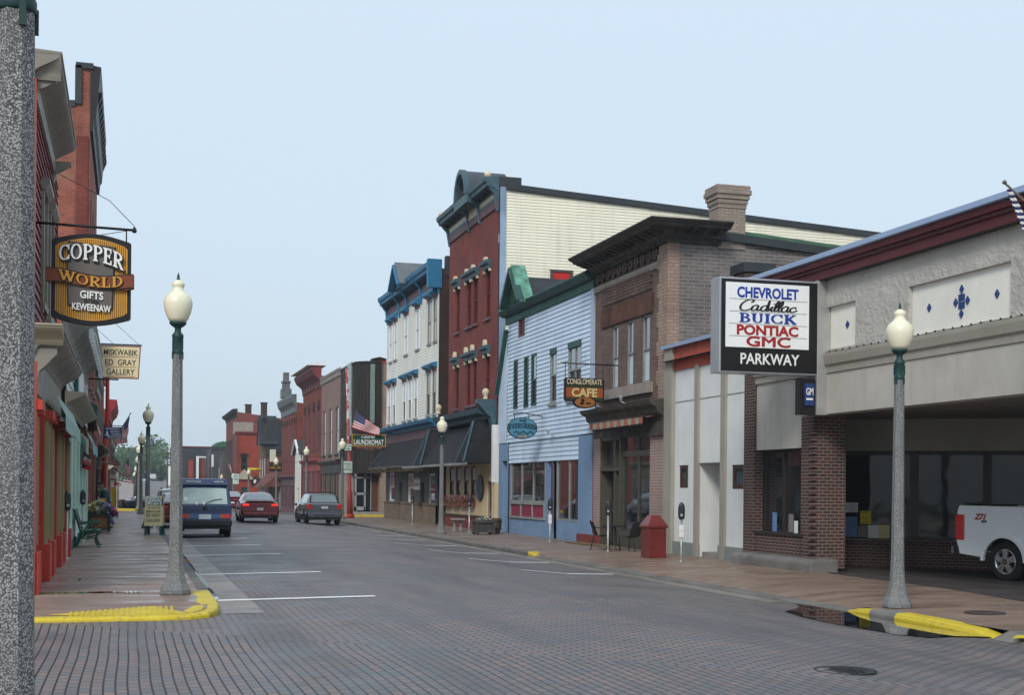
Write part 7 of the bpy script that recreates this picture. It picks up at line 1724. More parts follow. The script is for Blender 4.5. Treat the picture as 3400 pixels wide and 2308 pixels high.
board('black hanging sign with gold letters reading FURNITURE above the far shops', (('FURNITURE', .3, .85),('A & J', .64, .4)), 'W', 1318, 938, 1482, 1052, 121, mBlackPaint, mGold, tot=.4)
board('cream slatted box sign on the side of the slate building', (), 'W', 1325, 762, 1402, 932, 136, mat('cream_slat_sign', (.6,.62,.5), .6, .05, 1), mBlackPaint)
board('pale blue street sign pair beside the far red brick block', (('PARKING', .7, .8),('FREE', .4, .6)), 'W', 840, 1082, 918, 1215, 150, mPaleSign, mSignGreen, arm=False)
t = board('white banner sign with blue letters on the salmon red shop', (('SALE', .3, .7),), 'T', 228, 850, 330, 950, 117, flat('white_banner', (.62,.63,.66), .6), mSignBlue, arm=True, tot=.5)
t = thing('wall_oval_sign', 'dark green oval sign on the cream board shopfront beside its door', 'sign', (14.62, 55.3, 1.0))
ya, yb = yr('F',920,1060), yr('F',870,1060); zA, zB = zr('F',895,965), zr('F',895,1162)
mb = MB(); cy_, cz = (ya+yb)/2, (zA+zB)/2; ra, rz_ = (yb-ya)/2, (zA-zB)/2
plate(mb, FR, [(cy_+ra*math.cos(2*math.pi*i/28), cz+rz_*math.sin(2*math.pi*i/28)) for i in range(28)], .02, .07); o = mb.build('board', mBlackPaint, t)
mb = MB(); plate(mb, FR, [(cy_+ra*.9*math.cos(2*math.pi*i/28), cz+rz_*.92*math.sin(2*math.pi*i/28)) for i in range(28)], .07, .076); mb.build('panel', mat('grey_green_sign', (.06,.085,.08), .5, .2, 6), o)
# yellow awning frame and yellow sign post bits in the distance
single(MB().tube([ony('W',1035,1022,150), ony('W',1222,1026,150)], .16, 8), 'yellow_pipe', mYellow, 'yellow horizontal pipe bracket in front of the orange red wing', 'bracket', tuple(ony('W',1130,1024,150)))
p = ony('Q',775,700,72); single(MB().box(-.88, -.7, 72, 72.3, .55, 1.5).box(-.84, -.74, 72.05, 72.25, -.0, .55), 'yellow_box', mYellow, 'upright yellow box on the left pavement beside a maroon stand', 'box', (-.79, 72.1, 0))
single(MB().prism([(-1.35,70,0),(-.75,70,0),(-.85,70,.7),(-1.05,70,1.15),(-1.3,70,1.15)], (0,.5,0)), 'maroon_stand', mat('maroon_stand_paint', (.16,.02,.025), .5), 'maroon tapered stand on left pavement behind the man', 'stand', (-1.05, 70, 0))
t = thing('red_corner_pole', 'tall red painted pole standing at the left house fronts behind the bookstore sign', 'pole', (-1.32, 74, 0))
MB().tube([(-1.3,74,0),(-1.3,74,3.3),(-1.16,74,5.5),(-1.16,74,8.6)], [.14,.13,.11,.1], 10).build('shaft', mRedPaint, t)
MB().lathe([(.2,0),(.2,.3),(.14,.4)], 10, (-1.3,74,0)).build('base', mRedPaint, t)
# spot lamps and meter cupboards on the fronts
for i, (k, x, y, lb) in enumerate((('G',1215,1272,'small silver spot lamp above the cafe cornice'),('G',1000,1305,'round white spot lamp beside the cafe sign'),('H',580,240,'silver spot lamp on the clapboard below the oval sign'))):
    p = onx(k, x, y, XR-.25); mb = MB().lathe([(.02,0),(.05,.04),(.07,.14),(.075,.16),(.0,.17)], 10, p, cap=False); mb.tube([p, (XR, p.y, p.z-.1)], .015)
    single(mb, 'spot_lamp', mAlu, lb, 'lamp', tuple(p))
# ================================================================ VEHICLES
def paint(name, col, metal=.3): return mat(name, col, .25, .06, .8, metal=metal, spec=.5, coat=.8)
mTyre = mat('tyre_rubber', (.018,.018,.018), .85, .1, 6, bump=.3, bs=60); mRim = mat('alloy_rim', (.5,.5,.5), .3, .1, 5, metal=.8); mPlastic = mat('black_plastic', (.02,.02,.021), .6, .1, 4)
mTail = mat('red_tail_lens', (.62,.02,.02), .2, .15, 8, spec=.6, coat=.5); mTailB = mat('amber_lens', (.5,.12,.02), .2, .1, 8); mChrome = mat('chrome', (.7,.7,.7), .12, .05, 3, metal=1)
mCarGlass = glass('car_glass', (.1,.14,.14), .05, 1.0); mVanGlass = glass('van_rear_glass', (.3,.37,.35), .05, .5); mPlate = flat('number_plate_white', (.6,.66,.68), .4); mHeadlamp = flat('clear_lamp', (.6,.62,.63), .15)  # van rear pane: light seen through the cabin is painted into its colour
def lit_lens():
    m, nt, b = _new('glowing_brake_light'); b.inputs['Base Color'].default_value = (.6,.01,.01,1); b.inputs['Emission Color'].default_value = (1,.03,.02,1); b.inputs['Emission Strength'].default_value = .8; b.inputs['Roughness'].default_value = .2; return m
mBrake = lit_lens()
def cr(a, b, c, d, t): return a.__class__(.5*(2*b+(c-a)*t+(2*a-5*b+4*c-d)*t*t+(3*b-a-3*c+d)*t**3)) if not isinstance(a, Vec) else .5*(2*b+(c-a)*t+(2*a-5*b+4*c-d)*t*t+(3*b-a-3*c+d)*t*t*t)
class Loft:
    def __init__(s, st):
        s.st = [[Vec((w, y, z)) for w, z in ring] for y, ring in st]
    def ring(s, r, u):
        i = min(int(u), len(r)-2); f = u-i; e = lambda k: r[max(0, min(len(r)-1, k))]
        p0 = e(i-1) if i > 0 else Vec((-r[1].x, r[1].y, r[1].z)); p3 = e(i+2) if i+2 < len(r) else Vec((-r[-2].x, r[-2].y, r[-2].z))
        return cr(p0, r[i], r[i+1], p3, f)*.45 + r[i].lerp(r[i+1], f)*.55
    def P(s, t, u, side=1):
        n = len(s.st); i = min(int(t), n-2); f = t-i; g = [s.ring(s.st[max(0, min(n-1, k))], u) for k in (i-1, i, i+1, i+2)]
        p = cr(*g, f)*.5 + g[1].lerp(g[2], f)*.5
        return Vec((p.x*side, p.y, p.z))
    def mesh(s):
        mb = MB(); nt_ = (len(s.st)-1)*5; m = len(s.st[0])-1
        for sd in (1, -1): mb.surf(lambda a, b: s.P(a*(len(s.st)-1), b*m, sd), nt_, m*5)
        for t in (0, len(s.st)-1):
            r = [s.P(t, m*k/25, 1) for k in range(26)]; l = [s.P(t, m*k/25, -1) for k in range(25, -1, -1)]
            mb.add(r+l, [tuple(range(52))])
        return mb
    def patch(s, mb, t0, t1, u0, u1, off=.008, sides=(1, -1), mi=0, n=6):
        for sd in sides:
            def f(a, b):
                t, u = lerp(t0, t1, a), lerp(u0, u1, b); e = .02
                p = s.P(t, u, sd); q1 = s.P(min(t+e, len(s.st)-1), u, sd)-s.P(max(t-e, 0), u, sd); q2 = s.P(t, min(u+e, len(s.st[0])-1), sd)-s.P(t, max(u-e, 0), sd)
                nn = q1.cross(q2); 
                if nn.length < 1e-9: nn = Vec((0,0,1))
                nn.normalize(); 
                c = Vec((0, 2.4, .7)); 
                if nn.dot(p-c) < 0: nn = -nn
                return p+nn*off
            mb.surf(f, n, n, mi)
        return mb
def wheel(t, x, y, r, w, spokes=5, z=None):
    z = r if z is None else z; s = 1 if x > 0 else -1
    tb = MB().lathe([(r*.62,-w/2),(r*.93,-w/2),(r,-w*.36),(r,w*.36),(r*.93,w/2),(r*.62,w/2),(r*.6,w*.3),(r*.6,-w*.3),(r*.62,-w/2)], 28, (x, y, z), ax=0, cap=False).build('wheel', mTyre, t)
    mb = MB(); xo = x+s*w*.42
    mb.lathe([(r*.64,0),(r*.64,s*.02),(r*.58,s*.03),(r*.56,s*-.02)], 28, (xo, y, z), ax=0, cap=False)
    for i in range(spokes):
        a = 2*math.pi*i/spokes+.3; c, sn = math.cos(a), math.sin(a)
        mb.bar((xo, y, z), (xo, y+c*r*.6, z+sn*r*.6), r*.2, .04, up=(1,0,0))
    mb.lathe([(r*.16,-.02),(r*.16,s*.03),(r*.05,s*.04)], 14, (xo, y, z), ax=0); mb.build('rim', mRim, tb)
    MB().lathe([(r*.58,0),(r*.58,.01)], 24, (xo-s*.06, y, z), ax=0).build('brake_disc', mPlastic, tb)
def arch_(mb, x, y, r, z, s):  # dark wheel-arch lining, just proud of the body side
    n = 16; mb.prism([(x, y+r*math.cos(math.pi*i/n), z+r*math.sin(math.pi*i/n)) for i in range(n+1)]+[(x, y-r, z-.1), (x, y+r, z-.1)], (-s*.25, 0, 0))
def make_car(kind, name, label, cat, m, loc, rz=0, group=None, brake=False, rack=False):
    t = thing(name, label, cat, (0,0,0), group)
    if kind == 'sedan':
        st = [(0,[(0,.4),(.72,.4),(.84,.62),(.8,.86),(.66,.95),(0,.97)]),(.2,[(0,.27),(.82,.27),(.91,.6),(.87,.92),(.7,1.01),(0,1.03)]),(.85,[(0,.22),(.84,.22),(.92,.6),(.88,.95),(.72,1.04),(0,1.07)]),(1.65,[(0,.2),(.84,.2),(.92,.6),(.88,.96),(.6,1.37),(0,1.41)]),(2.5,[(0,.2),(.84,.2),(.92,.6),(.88,.96),(.61,1.41),(0,1.45)]),(3.1,[(0,.2),(.84,.2),(.92,.6),(.88,.95),(.58,1.36),(0,1.4)]),(4.0,[(0,.22),(.83,.22),(.91,.58),(.85,.93),(.7,1.0),(0,1.03)]),(4.7,[(0,.25),(.78,.25),(.86,.52),(.78,.78),(.62,.83),(0,.86)]),(4.95,[(0,.35),(.66,.35),(.74,.5),(.66,.66),(.5,.7),(0,.72)])]
        ax_, r = (1.0, 3.8), .32; rw_ = (2.1, 2.86, 4.1, 5); sw = (2.75, 5.5); zt = .74
    elif kind == 'wagon':
        st = [(0,[(0,.42),(.74,.42),(.86,.66),(.82,.96),(.7,1.04),(0,1.06)]),(.1,[(0,.3),(.82,.3),(.9,.65),(.86,1.0),(.74,1.1),(0,1.12)]),(.5,[(0,.27),(.84,.27),(.91,.65),(.87,1.04),(.66,1.5),(0,1.55)]),(1.4,[(0,.25),(.84,.25),(.91,.65),(.87,1.03),(.66,1.56),(0,1.61)]),(2.6,[(0,.25),(.84,.25),(.91,.65),(.87,1.0),(.65,1.55),(0,1.6)]),(3.1,[(0,.25),(.84,.25),(.91,.64),(.87,.99),(.6,1.46),(0,1.5)]),(3.9,[(0,.27),(.83,.27),(.9,.62),(.85,.96),(.7,1.04),(0,1.07)]),(4.6,[(0,.3),(.78,.3),(.86,.58),(.78,.84),(.62,.9),(0,.92)]),(4.8,[(0,.4),(.66,.4),(.74,.55),(.66,.74),(.5,.78),(0,.8)])]
        ax_, r = (.95, 3.7), .34; rw_ = (1.12, 1.9, 4.12, 5); sw = (1.9, 5.6); zt = .9
    else:
        st = [(0,[(0,.42),(.76,.42),(.86,.7),(.87,1.0),(.8,1.07),(0,1.08)]),(.38,[(0,.36),(.84,.36),(.88,.7),(.88,1.06),(.76,1.7),(0,1.74)]),(.6,[(0,.34),(.84,.34),(.88,.7),(.88,1.06),(.74,1.8),(0,1.84)]),(2.2,[(0,.34),(.84,.34),(.88,.7),(.88,1.06),(.74,1.81),(0,1.86)]),(3.4,[(0,.34),(.84,.34),(.88,.7),(.88,1.06),(.72,1.76),(0,1.81)]),(4.2,[(0,.36),(.83,.36),(.87,.7),(.85,1.06),(.78,1.12),(0,1.14)]),(4.5,[(0,.42),(.74,.42),(.8,.7),(.78,.92),(.66,.96),(0,.97)])]
        ax_, r = (.85, 3.4), .32; rw_ = (.1, .86, 4.1, 5); sw = (1.4, 4.7); zt = .76
    L = Loft(st); L.mesh().build('body', m, t)
    L.patch(MB(), *rw_).build('rear_window', mVanGlass if kind == 'van' else mCarGlass, t)
    nwin = 2 if kind != 'van' else 3; a, b = sw
    for i in range(nwin): L.patch(MB(), lerp(a, b, i/nwin)+.06, lerp(a, b, (i+1)/nwin)-.06, 3.18, 3.86, .006).build('side_window', mCarGlass, t)
    k = {'sedan': (5.12, 5.9), 'wagon': (5.1, 5.9), 'van': (4.1, 4.85)}[kind]; L.patch(MB(), k[0], k[1], 4.1, 5).build('windscreen', mCarGlass, t)
    mb = MB()
    for y in ax_:
        for s in (-1, 1): arch_(mb, s*(.91 if kind != 'van' else .885)*1.005, y, r+.06, r, s)
    mb.build('wheel_arch', mPlastic, t)
    for y in ax_:
        for s in (-1, 1): wheel(t, s*.79, y, r, .2)
    # shut lines, mouldings and bright bits shared by all bodies
    sm = MB()
    for tt in ((2.4, 4.0) if kind != 'van' else (1.5, 3.6)):
        for sd in (1, -1): sm.tube([L.P(tt, u_/10, sd)+Vec((sd*.003,0,0)) for u_ in range(13, 31)], .006, 5)
    for sd in (1, -1): sm.tube([L.P(t_/4, 2.35, sd)+Vec((sd*.008,0,0)) for t_ in range(3, (len(st)-2)*4)], .014, 5)
    sm.build('door_seam', mPlastic, t)
    hb = MB()
    for tt in (2.75, 3.7):
        for sd in (1, -1): p = L.P(tt, 2.75, sd); hb.box(p.x-.02, p.x+.02, p.y-.1, p.y+.1, p.z-.015, p.z+.015)
    hb.build('door_handle', m, t)
    MB().tube([(.45,.1,.3),(.45,-.06,.28)], .03, 8).build('exhaust_pipe', mRim, t)
    if kind != 'van':
        z0_ = .34 if kind == 'sedan' else .4; MB().box(-.78,.78,-.06,.06,z0_-.06,z0_+.03).build('lower_valance', mPlastic, t)
    if kind == 'van':
        MB().box(-.88,.88,-.1,.1,.4,.58).build('bumper', mPlastic, t, bevel=.03)
        for s in (-1, 1): 
            l = MB().box(min(s*.5,s*.84),max(s*.5,s*.84),-.025,.03,.66,.8).build('tail_light', mTail, t); MB().box(min(s*.5,s*.6),max(s*.5,s*.6),-.03,.02,.67,.79).build('reversing_lens', mTailB, l)
        pt = MB().hexa([(-.8,.3,1.76),(.8,.3,1.76),(.78,3.5,1.8),(-.78,3.5,1.8),(-.72,.42,1.98),(.72,.42,1.98),(.7,3.2,2.0),(-.7,3.2,2.0)]).build('pop_top', m, t, bevel=.04)
        FT = Frame((0,.36,0), (1,0,0), (0,-1,0)); MB().text(FT, 'WESTFALIA', .1, -.62, 1.84, .03, 0, 'L', .01, maxw=.5).text(FT, 'AKESTER', .08, .62, 1.85, .03, 0, 'R', .01, maxw=.36).build('lettering', mSignWhite, pt)
        MB().box(-.5,.5,-.018,.03,.66,.8).build('plate_panel', paint('mid_blue_panel', (.05,.12,.3), .1), t)
        MB().box(-.2,.2,-.03,-.019,.63,.79).build('number_plate', mPlate, t)
        MB().box(-.8,.8,-.02,.5,.3,.42).build('underbody', mPlastic, t)
        MB().lathe([(.075,0),(.075,-.02),(.06,-.025)], 18, (0,.0,.98), ax=1).build('emblem', mPlastic, t)
        mb = MB()
        for x in (-.27, -.04): mb.prism([(x-.035,.04,1.2),(x+.035,.04,1.2),(x+.04,.02,1.14),(x,.01,1.09),(x-.04,.02,1.14)], (0,-.03,0))
        mb.build('sticker', mSignWhite, t); MB().prism([(-.68,.16,1.36),(-.56,.16,1.36),(-.56,.12,1.26),(-.62,.1,1.22),(-.68,.12,1.26)], (0,-.035,0)).build('window_sticker', mSignWhite, t)
        MB().tube([(.0,.03,1.14),(.3,.06,1.27),(.55,.09,1.3)], .012, 6).build('wiper', mPlastic, t)
        MB().box(-.86,.86,-.006,.02,.905,.92).build('seam', mPlastic, t)
    elif kind == 'sedan':
        for s in (-1, 1): MB().box(min(s*.52,s*.83), max(s*.52,s*.83), -.02, .22, .81, .91).build('tail_light', mBrake if brake else mTail, t, bevel=.03)
        MB().box(-.44,.44,-.012,.05,.8,.815).box(-.84,.84,-.004,.06,.54,.555).build('boot_seam', mPlastic, t)
        L.patch(MB(), .05, .5, 3.95, 4.1, .02).build('trunk_lip', mPlastic, t)
        MB().box(-.15,.15,-.02,.02,.6,.72).build('number_plate', mPlate, t); MB().box(-.8,.8,-.05,.1,.36,.5).build('bumper', m, t, bevel=.03)
        MB().box(-.68,.68,-.03,.3,1.03,1.06).build('spoiler', m, t, bevel=.01)
    else:
        for s in (-1, 1): MB().box(min(s*.63,s*.875), max(s*.63,s*.875), -.025, .28, .8, 1.08).build('tail_light', mTail, t, bevel=.03)
        L.patch(MB(), 1.05, 1.98, 4.0, 5, .004).build('window_surround', mPlastic, t)
        L.patch(MB(), .15, len(st)-1.6, 1.05, 1.75, .006, n=16).build('lower_cladding', mPlastic, t)
        MB().box(-.84,.84,-.07,.1,.42,.62).build('bumper', m, t, bevel=.03); MB().box(-.6,.6,-.075,-.0,.5,.535).build('bumper_strip', mPlastic, t); MB().tube([(-.72,.02,.66),(-.72,.0,.98)], .006, 5).tube([(.72,.02,.66),(.72,.0,.98)], .006, 5).tube([(-.72,.01,.67),(.72,.01,.67)], .006, 5).build('tailgate_seam', mPlastic, t); MB().box(-.17,.17,-.02,.03,.84,.96).build('number_plate', mPlate, t); MB().box(-.3,.3,-.02,.03,.99,1.02).build('chrome_strip', mChrome, t)
        mb = MB()
        for s in (-1, 1): mb.tube([(s*.6,.7,1.56),(s*.6,.8,1.64),(s*.6,2.6,1.64),(s*.6,2.8,1.57)], .018, 6)
        if rack: mb.tube([(-.6,1.2,1.65),(.6,1.2,1.65)], .015, 6).tube([(-.6,2.2,1.65),(.6,2.2,1.65)], .015, 6)
        mb.build('roof_rail', mPlastic, t); MB().tube([(0,.16,1.14),(.3,.22,1.2)], .01, 6).build('wiper', mPlastic, t)
    for s in (-1, 1):
        yv = 3.3 if kind != 'van' else 3.7; MB().lathe([(.02,0),(.07,.02),(.08,.08),(.05,.13)], 10, (s*.97, yv, 1.02), ax=1).build('mirror', m, t)
        MB().box(min(s*.45,s*.68), max(s*.45,s*.68), st[-1][0]-.12, st[-1][0]+.02, .58, .7).build('headlight', mHeadlamp, t)
    return place(t, loc, rz)
pv = ony('C', 1000, 1300, 45.0)
make_car('van', 'camper_van', 'dark blue pop top camper van parked at the left kerb', 'van', paint('navy_van_paint', (.007,.03,.1), .0), (pv.x, 45.0, rz(pv.x, 46)))
pv = ony('C', 1495, 1200, 64)
make_car('sedan', 'sedan_car', 'dark red sedan driving away with brake lights lit', 'car', paint('dark_red_car_paint', (.19,.012,.02), .3), (pv.x-.1, 63.6, rz(pv.x, 64)), rad(-1), brake=True)
pv = ony('D', 395, 1200, 66.5)
make_car('wagon', 'station_wagon', 'grey station wagon with roof rails parked at the right kerb', 'car', paint('grey_car_paint', (.15,.16,.185), .5), (pv.x, 66.2, rz(pv.x, 67)), rad(1), rack=True)
make_car('sedan', 'red_car', 'red car parked at left kerb between camper van and silver vehicle', 'car', paint('bright_red_car_paint', (.22,.012,.015), .1), (2.05, 55.8, rz(2.0, 57)))
make_car('wagon', 'silver_car', 'white and black tall car with roof rails parked beyond the red car', 'car', paint('silver_white_car_paint', (.55,.57,.58), .2), (2.1, 64.5, rz(2.0, 65)))
pv = ony('C', 1240, 1150, 95)
make_car('sedan', 'small_red_car', 'small dark red car seen between the van and sedan', 'car', MATS['dark_red_car_paint'], (pv.x, 95, rz(pv.x, 96)))
pv = ony('Q', 1382, 440, 392)
make_car('van', 'distant_van', 'distant cream white van cresting the hill before the trees', 'van', paint('cream_van_paint', (.55,.52,.45), .0), (pv.x, 388, rz(pv.x, 389)))
pv = ony('Q', 985, 690, 120)
make_car('sedan', 'dark_parked_car', 'dark blue black car seen beyond the left pavement near flap awning', 'car', paint('blue_black_car_paint', (.02,.035,.05), .3), (-.75, 126, by(126)), rad(-75))
# ---- white pickup under the dealership canopy
wc = ony('L', 1050, 1108, 23.8); zgd = wc.z-.42
t = thing('pickup_truck', 'white pickup truck standing nose-in under the dealership canopy', 'truck', (wc.x, 24.8, zgd))
mTruck = mat('white_truck_paint', (.8,.83,.86), .22, .02, .5, spec=.5, coat=.8)
X0_ = wc.x-1.22; top = ony('L', 860, 798, 23.8).z; bot = wc.z+.1; xw = wc.x; Wd = 2.0
def side_panel(y, nm):
    ra = .52; n = 14
    pts = [(X0_+.06, bot+.02), (X0_-.02, bot+.3), (X0_, top-.12), (X0_+.05, top), (xw+.9, top-.02), (xw+.9, bot-.06), (xw+.62, bot-.06)]
    pts += [(xw+ra*math.cos(math.pi*(.05+.9*i/n)), wc.z+ra*math.sin(math.pi*(.05+.9*i/n))) for i in range(n+1)] + [(xw-ra*1.02, bot-.04)]
    return MB().prism([(x, y, z) for x, z in pts], (0, .07, 0)).build(nm, mTruck, t, bevel=.02)
side_panel(23.8, 'bed_side'); side_panel(25.73, 'bed_side')
def flare(y0, y1):
    mb = MB(); n = 18
    for i in range(n):
        a, b = math.pi*i/n, math.pi*(i+1)/n; q_ = [(xw+r_*math.cos(c), wc.z+r_*math.sin(c)) for r_, c in ((.5,a),(.575,a),(.575,b),(.5,b))]
        mb.prism([(x, y0, z) for x, z in q_], (0, y1-y0, 0))
    return mb
flare(23.77, 23.83).build('wheel_arch', mTruck, t); flare(25.77, 25.83).build('wheel_arch', mTruck, t)
MB().box(xw-.5, xw+.5, 24.05, 25.5, wc.z-.1, wc.z+.52).build('wheel_well', mPlastic, t)
MB().box(X0_-.02, X0_+.06, 23.87, 25.73, bot+.15, top-.02).build('tailgate', mTruck, t, bevel=.015)
MB().box(X0_+.06, xw+.9, 23.87, 25.73, bot+.1, bot+.16).build('bed_floor', mPlastic, t)
mb = MB(); mb.box(X0_-.22, X0_+.04, 23.84, 25.76, bot-.0, bot+.2); mb.build('bumper', mChrome, t, bevel=.03)
MB().box(X0_-.1, X0_+.08, 23.8, 23.9, bot-.05, bot+.22).build('bumper_end', mPlastic, t, bevel=.02)
for y in (23.775, 25.7): 
    l = MB().box(X0_-.035, X0_+.2, y, y+.12, bot+.32, top-.2).build('tail_light', mTail, t, bevel=.02)
    mb = MB()
    for i in range(3): mb.box(X0_-.037, X0_+.202, y-.003, y+.123, bot+.42+i*.14, bot+.425+i*.14)
    mb.build('lens_rib', mPlastic, l)
FT = FY(23.8); pz = ony('L', 915, 872, 23.8)
b_ = MB().text(FT, 'Z71', .17, pz.x, pz.z-.02, .002, 0, maxw=.36, fat=.04, shear=.35); b_.text(FT, '4X4', .08, pz.x+.1, pz.z-.09, .002, 1, shear=.35, fat=.03, maxw=.2); b_.build('emblem', [mLogoRed, mPlastic], t)
def truck_wheel(x, y, r, s):
    tb = MB().lathe([(r*.6,-.13),(r*.92,-.135),(r,-.09),(r,.09),(r*.92,.135),(r*.6,.13),(r*.58,.05),(r*.58,-.05),(r*.6,-.13)], 36, (x, y, zgd+r), ax=1, cap=False).build('wheel', mTyre, t)
    mb = MB(); yo = y+s*.115
    for i in range(40):
        a = 2*math.pi*i/40; mb.bar((x+r*.97*math.cos(a), y-.1, zgd+r+r*.97*math.sin(a)), (x+r*.97*math.cos(a), y+.1, zgd+r+r*.97*math.sin(a)), .03, .04, up=(math.cos(a),0,math.sin(a)))
    mb.build('tread', mTyre, tb)
    mb = MB(); mb.lathe([(r*.63,0),(r*.64,s*.02),(r*.58,s*.02),(r*.55,-s*.06)], 32, (x, yo, zgd+r), ax=1, cap=False)
    for i in range(5):
        a = 2*math.pi*i/5+math.pi/2; c, sn = math.cos(a), math.sin(a)
        for o in (-.17, .17): mb.bar((x+r*.14*math.cos(a+o*2), yo+s*.015, zgd+r+r*.14*math.sin(a+o*2)), (x+r*.6*math.cos(a+o), yo+s*.005, zgd+r+r*.6*math.sin(a+o)), r*.13, .04, up=(0,1,0))
        mb.bar((x, yo, zgd+r), (x+c*r*.58, yo-s*.012, zgd+r+sn*r*.58), r*.26, .03, up=(0,1,0))
    mb.build('rim', mRim, tb)
    MB().lathe([(r*.13,-.01),(r*.13,s*.03),(r*.1,s*.04)], 18, (x, yo, zgd+r), ax=1).box(x-.025, x+.025, yo+s*.041 if s > 0 else yo-.044, yo+.044 if s > 0 else yo-.041, zgd+r-.012, zgd+r+.012, 1).build('hub_cap', [mPlastic, mGold], tb)
    MB().lathe([(r*.56,0),(r*.56,.01)], 28, (x, yo-s*.08, zgd+r), ax=1).build('brake_disc', mPlastic, tb)
for x in (xw, xw+3.65):
    truck_wheel(x, 23.98, .42, -1); truck_wheel(x, 25.6, .42, 1)
# cab and bonnet, lofted along X
zz = zgd
st = [(xw+.92,[(0,zz+.5),(.9,zz+.5),(.98,zz+.8),(.97,zz+1.2),(.78,zz+1.85),(0,zz+1.9)]),(xw+1.6,[(0,zz+.45),(.9,zz+.45),(.99,zz+.8),(.97,zz+1.2),(.78,zz+1.87),(0,zz+1.92)]),(xw+2.5,[(0,zz+.45),(.9,zz+.45),(.99,zz+.8),(.97,zz+1.2),(.76,zz+1.82),(0,zz+1.87)]),(xw+3.2,[(0,zz+.5),(.9,zz+.5),(.99,zz+.8),(.96,zz+1.18),(.84,zz+1.28),(0,zz+1.32)]),(xw+4.3,[(0,zz+.5),(.88,zz+.5),(.97,zz+.8),(.92,zz+1.08),(.8,zz+1.16),(0,zz+1.2)]),(xw+4.6,[(0,zz+.5),(.84,zz+.5),(.9,zz+.75),(.86,zz+.98),(.74,zz+1.04),(0,zz+1.06)])]
L = Loft(st)
def xl(mb, nm, m):
    for i, v in enumerate(mb.v): mb.v[i] = Vec((v.y, 24.8+v.x, v.z))
    return mb.build(nm, m, t)
xl(L.mesh(), 'cab', mTruck)
for a, b in ((.15,.95),(1.05,2.3)): xl(L.patch(MB(), a, b, 3.15, 3.9, .006), 'side_window', mCarGlass)
xl(L.patch(MB(), 2.12, 2.85, 4.1, 5), 'windscreen', mCarGlass)
MB().box(xw+.905, xw+.915, 24.1, 25.5, zz+1.3, zz+1.8).build('rear_window', mCarGlass, t)
rt = rad(75); t.rotation_euler = (0, 0, -rt); t.location = (wc.x+math.sin(rt)*1.0, 23.8+math.cos(rt)*1.0, zgd)
# ================================================================ FLAGS
mFR, mFW, mFB = flat('flag_red', (.55,.015,.03), .8), flat('flag_white', (.85,.85,.85), .8), flat('flag_blue', (.02,.03,.13), .8)
def us_flag(name, label, pole, fn, group='flags on the house fronts'):
    """pole=(p0,p1,r); fn(u along fly, v from top to bottom) -> point"""
    t = thing(name, label, 'flag', tuple(pole[0]), group)
    MB().tube([pole[0], pole[1]], pole[2], 8).lathe([(.02,0),(.04,.03),(.0,.07)], 8, Vec(pole[1])-Vec((0,0,.02))).build('staff', mat('flag_staff', (.12,.1,.09), .5), t)
    mb = MB(); NU, NV = 40, 26
    def mf(i, j):
        if i < 16 and j < 14: return 2
        return 0 if (j//2) % 2 == 0 else 1
    mb.surf(lambda u, v: fn(u, v), NU, NV, mfn=mf)
    c = mb.build('cloth', [mFR, mFW, mFB], t, recalc=False)
    st = MB()
    for r in range(9):
        for k in range(6 if r % 2 == 0 else 5):
            u, v = .4*((k+.5+(0 if r % 2 == 0 else .5))/6), 7/13*(r+.7)/9.4
            for sg in (1, -1):
                P0 = Vec(fn(u, v)); du = (Vec(fn(u+.01, v))-P0)/.01; dv = (Vec(fn(u, v+.01))-P0)/.01; nn = du.cross(dv).normalized()*.006*sg; e1 = du.normalized(); e2 = dv.normalized(); R_ = min(.05, dv.length*.02)
                ps = [P0+nn+(e1*math.cos(2*math.pi*m_/10+.3)+e2*math.sin(2*math.pi*m_/10+.3))*R_*(1 if m_ % 2 == 0 else .45) for m_ in range(10)]
                st.add(ps, [tuple(range(10))])
    st.build('star', mFW, c); bpy.data.objects[c.name]; return t
def bil(a, b, c, d, wob=.08, ax=Vec((0,1,0)), fr=9):
    a, b, c, d = map(Vec, (a, b, c, d))   # top-hoist, top-fly, bottom-hoist, bottom-fly
    return lambda u, v: a.lerp(b, u).lerp(c.lerp(d, u), v)+ax*(wob*u**.5*math.sin(fr*u+2.5*v))+Vec((0,0,-1))*(wob*.5*math.sin(math.pi*u))
Y = 74.5; P = lambda x, y, dy=0: ony('D', x, y, Y+dy)
us_flag('us_flag', 'american flag streaming to the right above the laundromat sign', (P(597,625), P(644,478), .02), bil(P(643,490), P(812,612,.2), P(600,610), P(812,668,.3), .06))
Y = 70; P = lambda x, y, dy=0: ony('V', x, y, Y+dy)
us_flag('us_flag', 'american flag hanging limp behind the blue bookstore sign', (P(300,600), P(421,392), .02), bil(P(412,405), P(385,700,.1), P(318,545), P(262,722,.2), .06, Vec((.35,1,0)), 14))
Y = 104; P = lambda x, y, dy=0: ony('V', x, y, Y+dy)
us_flag('us_flag', 'small american flag hanging before the far trees on the left', (P(330,975), P(404,865), .03), bil(P(402,872), P(428,975,.1), P(352,940), P(412,1048,.2), .06, Vec((.3,1,0)), 12))
Y = 148; P = lambda x, y, dy=0: ony('W', x, y, Y+dy)
us_flag('us_flag', 'small drooping american flag on slanted staff by the tall brick block', (P(855,1050), P(752,888), .04), bil(P(760,905), P(815,960,.2), P(772,930), P(830,1105,.3), .05, Vec((.3,1,0)), 12))
p0 = onx('K', 1640, 640, 13.2); p1 = onx('K', 1432, 128, 12.6); dn = Vec((0,0,-1))
ax_ = (p0-p1)
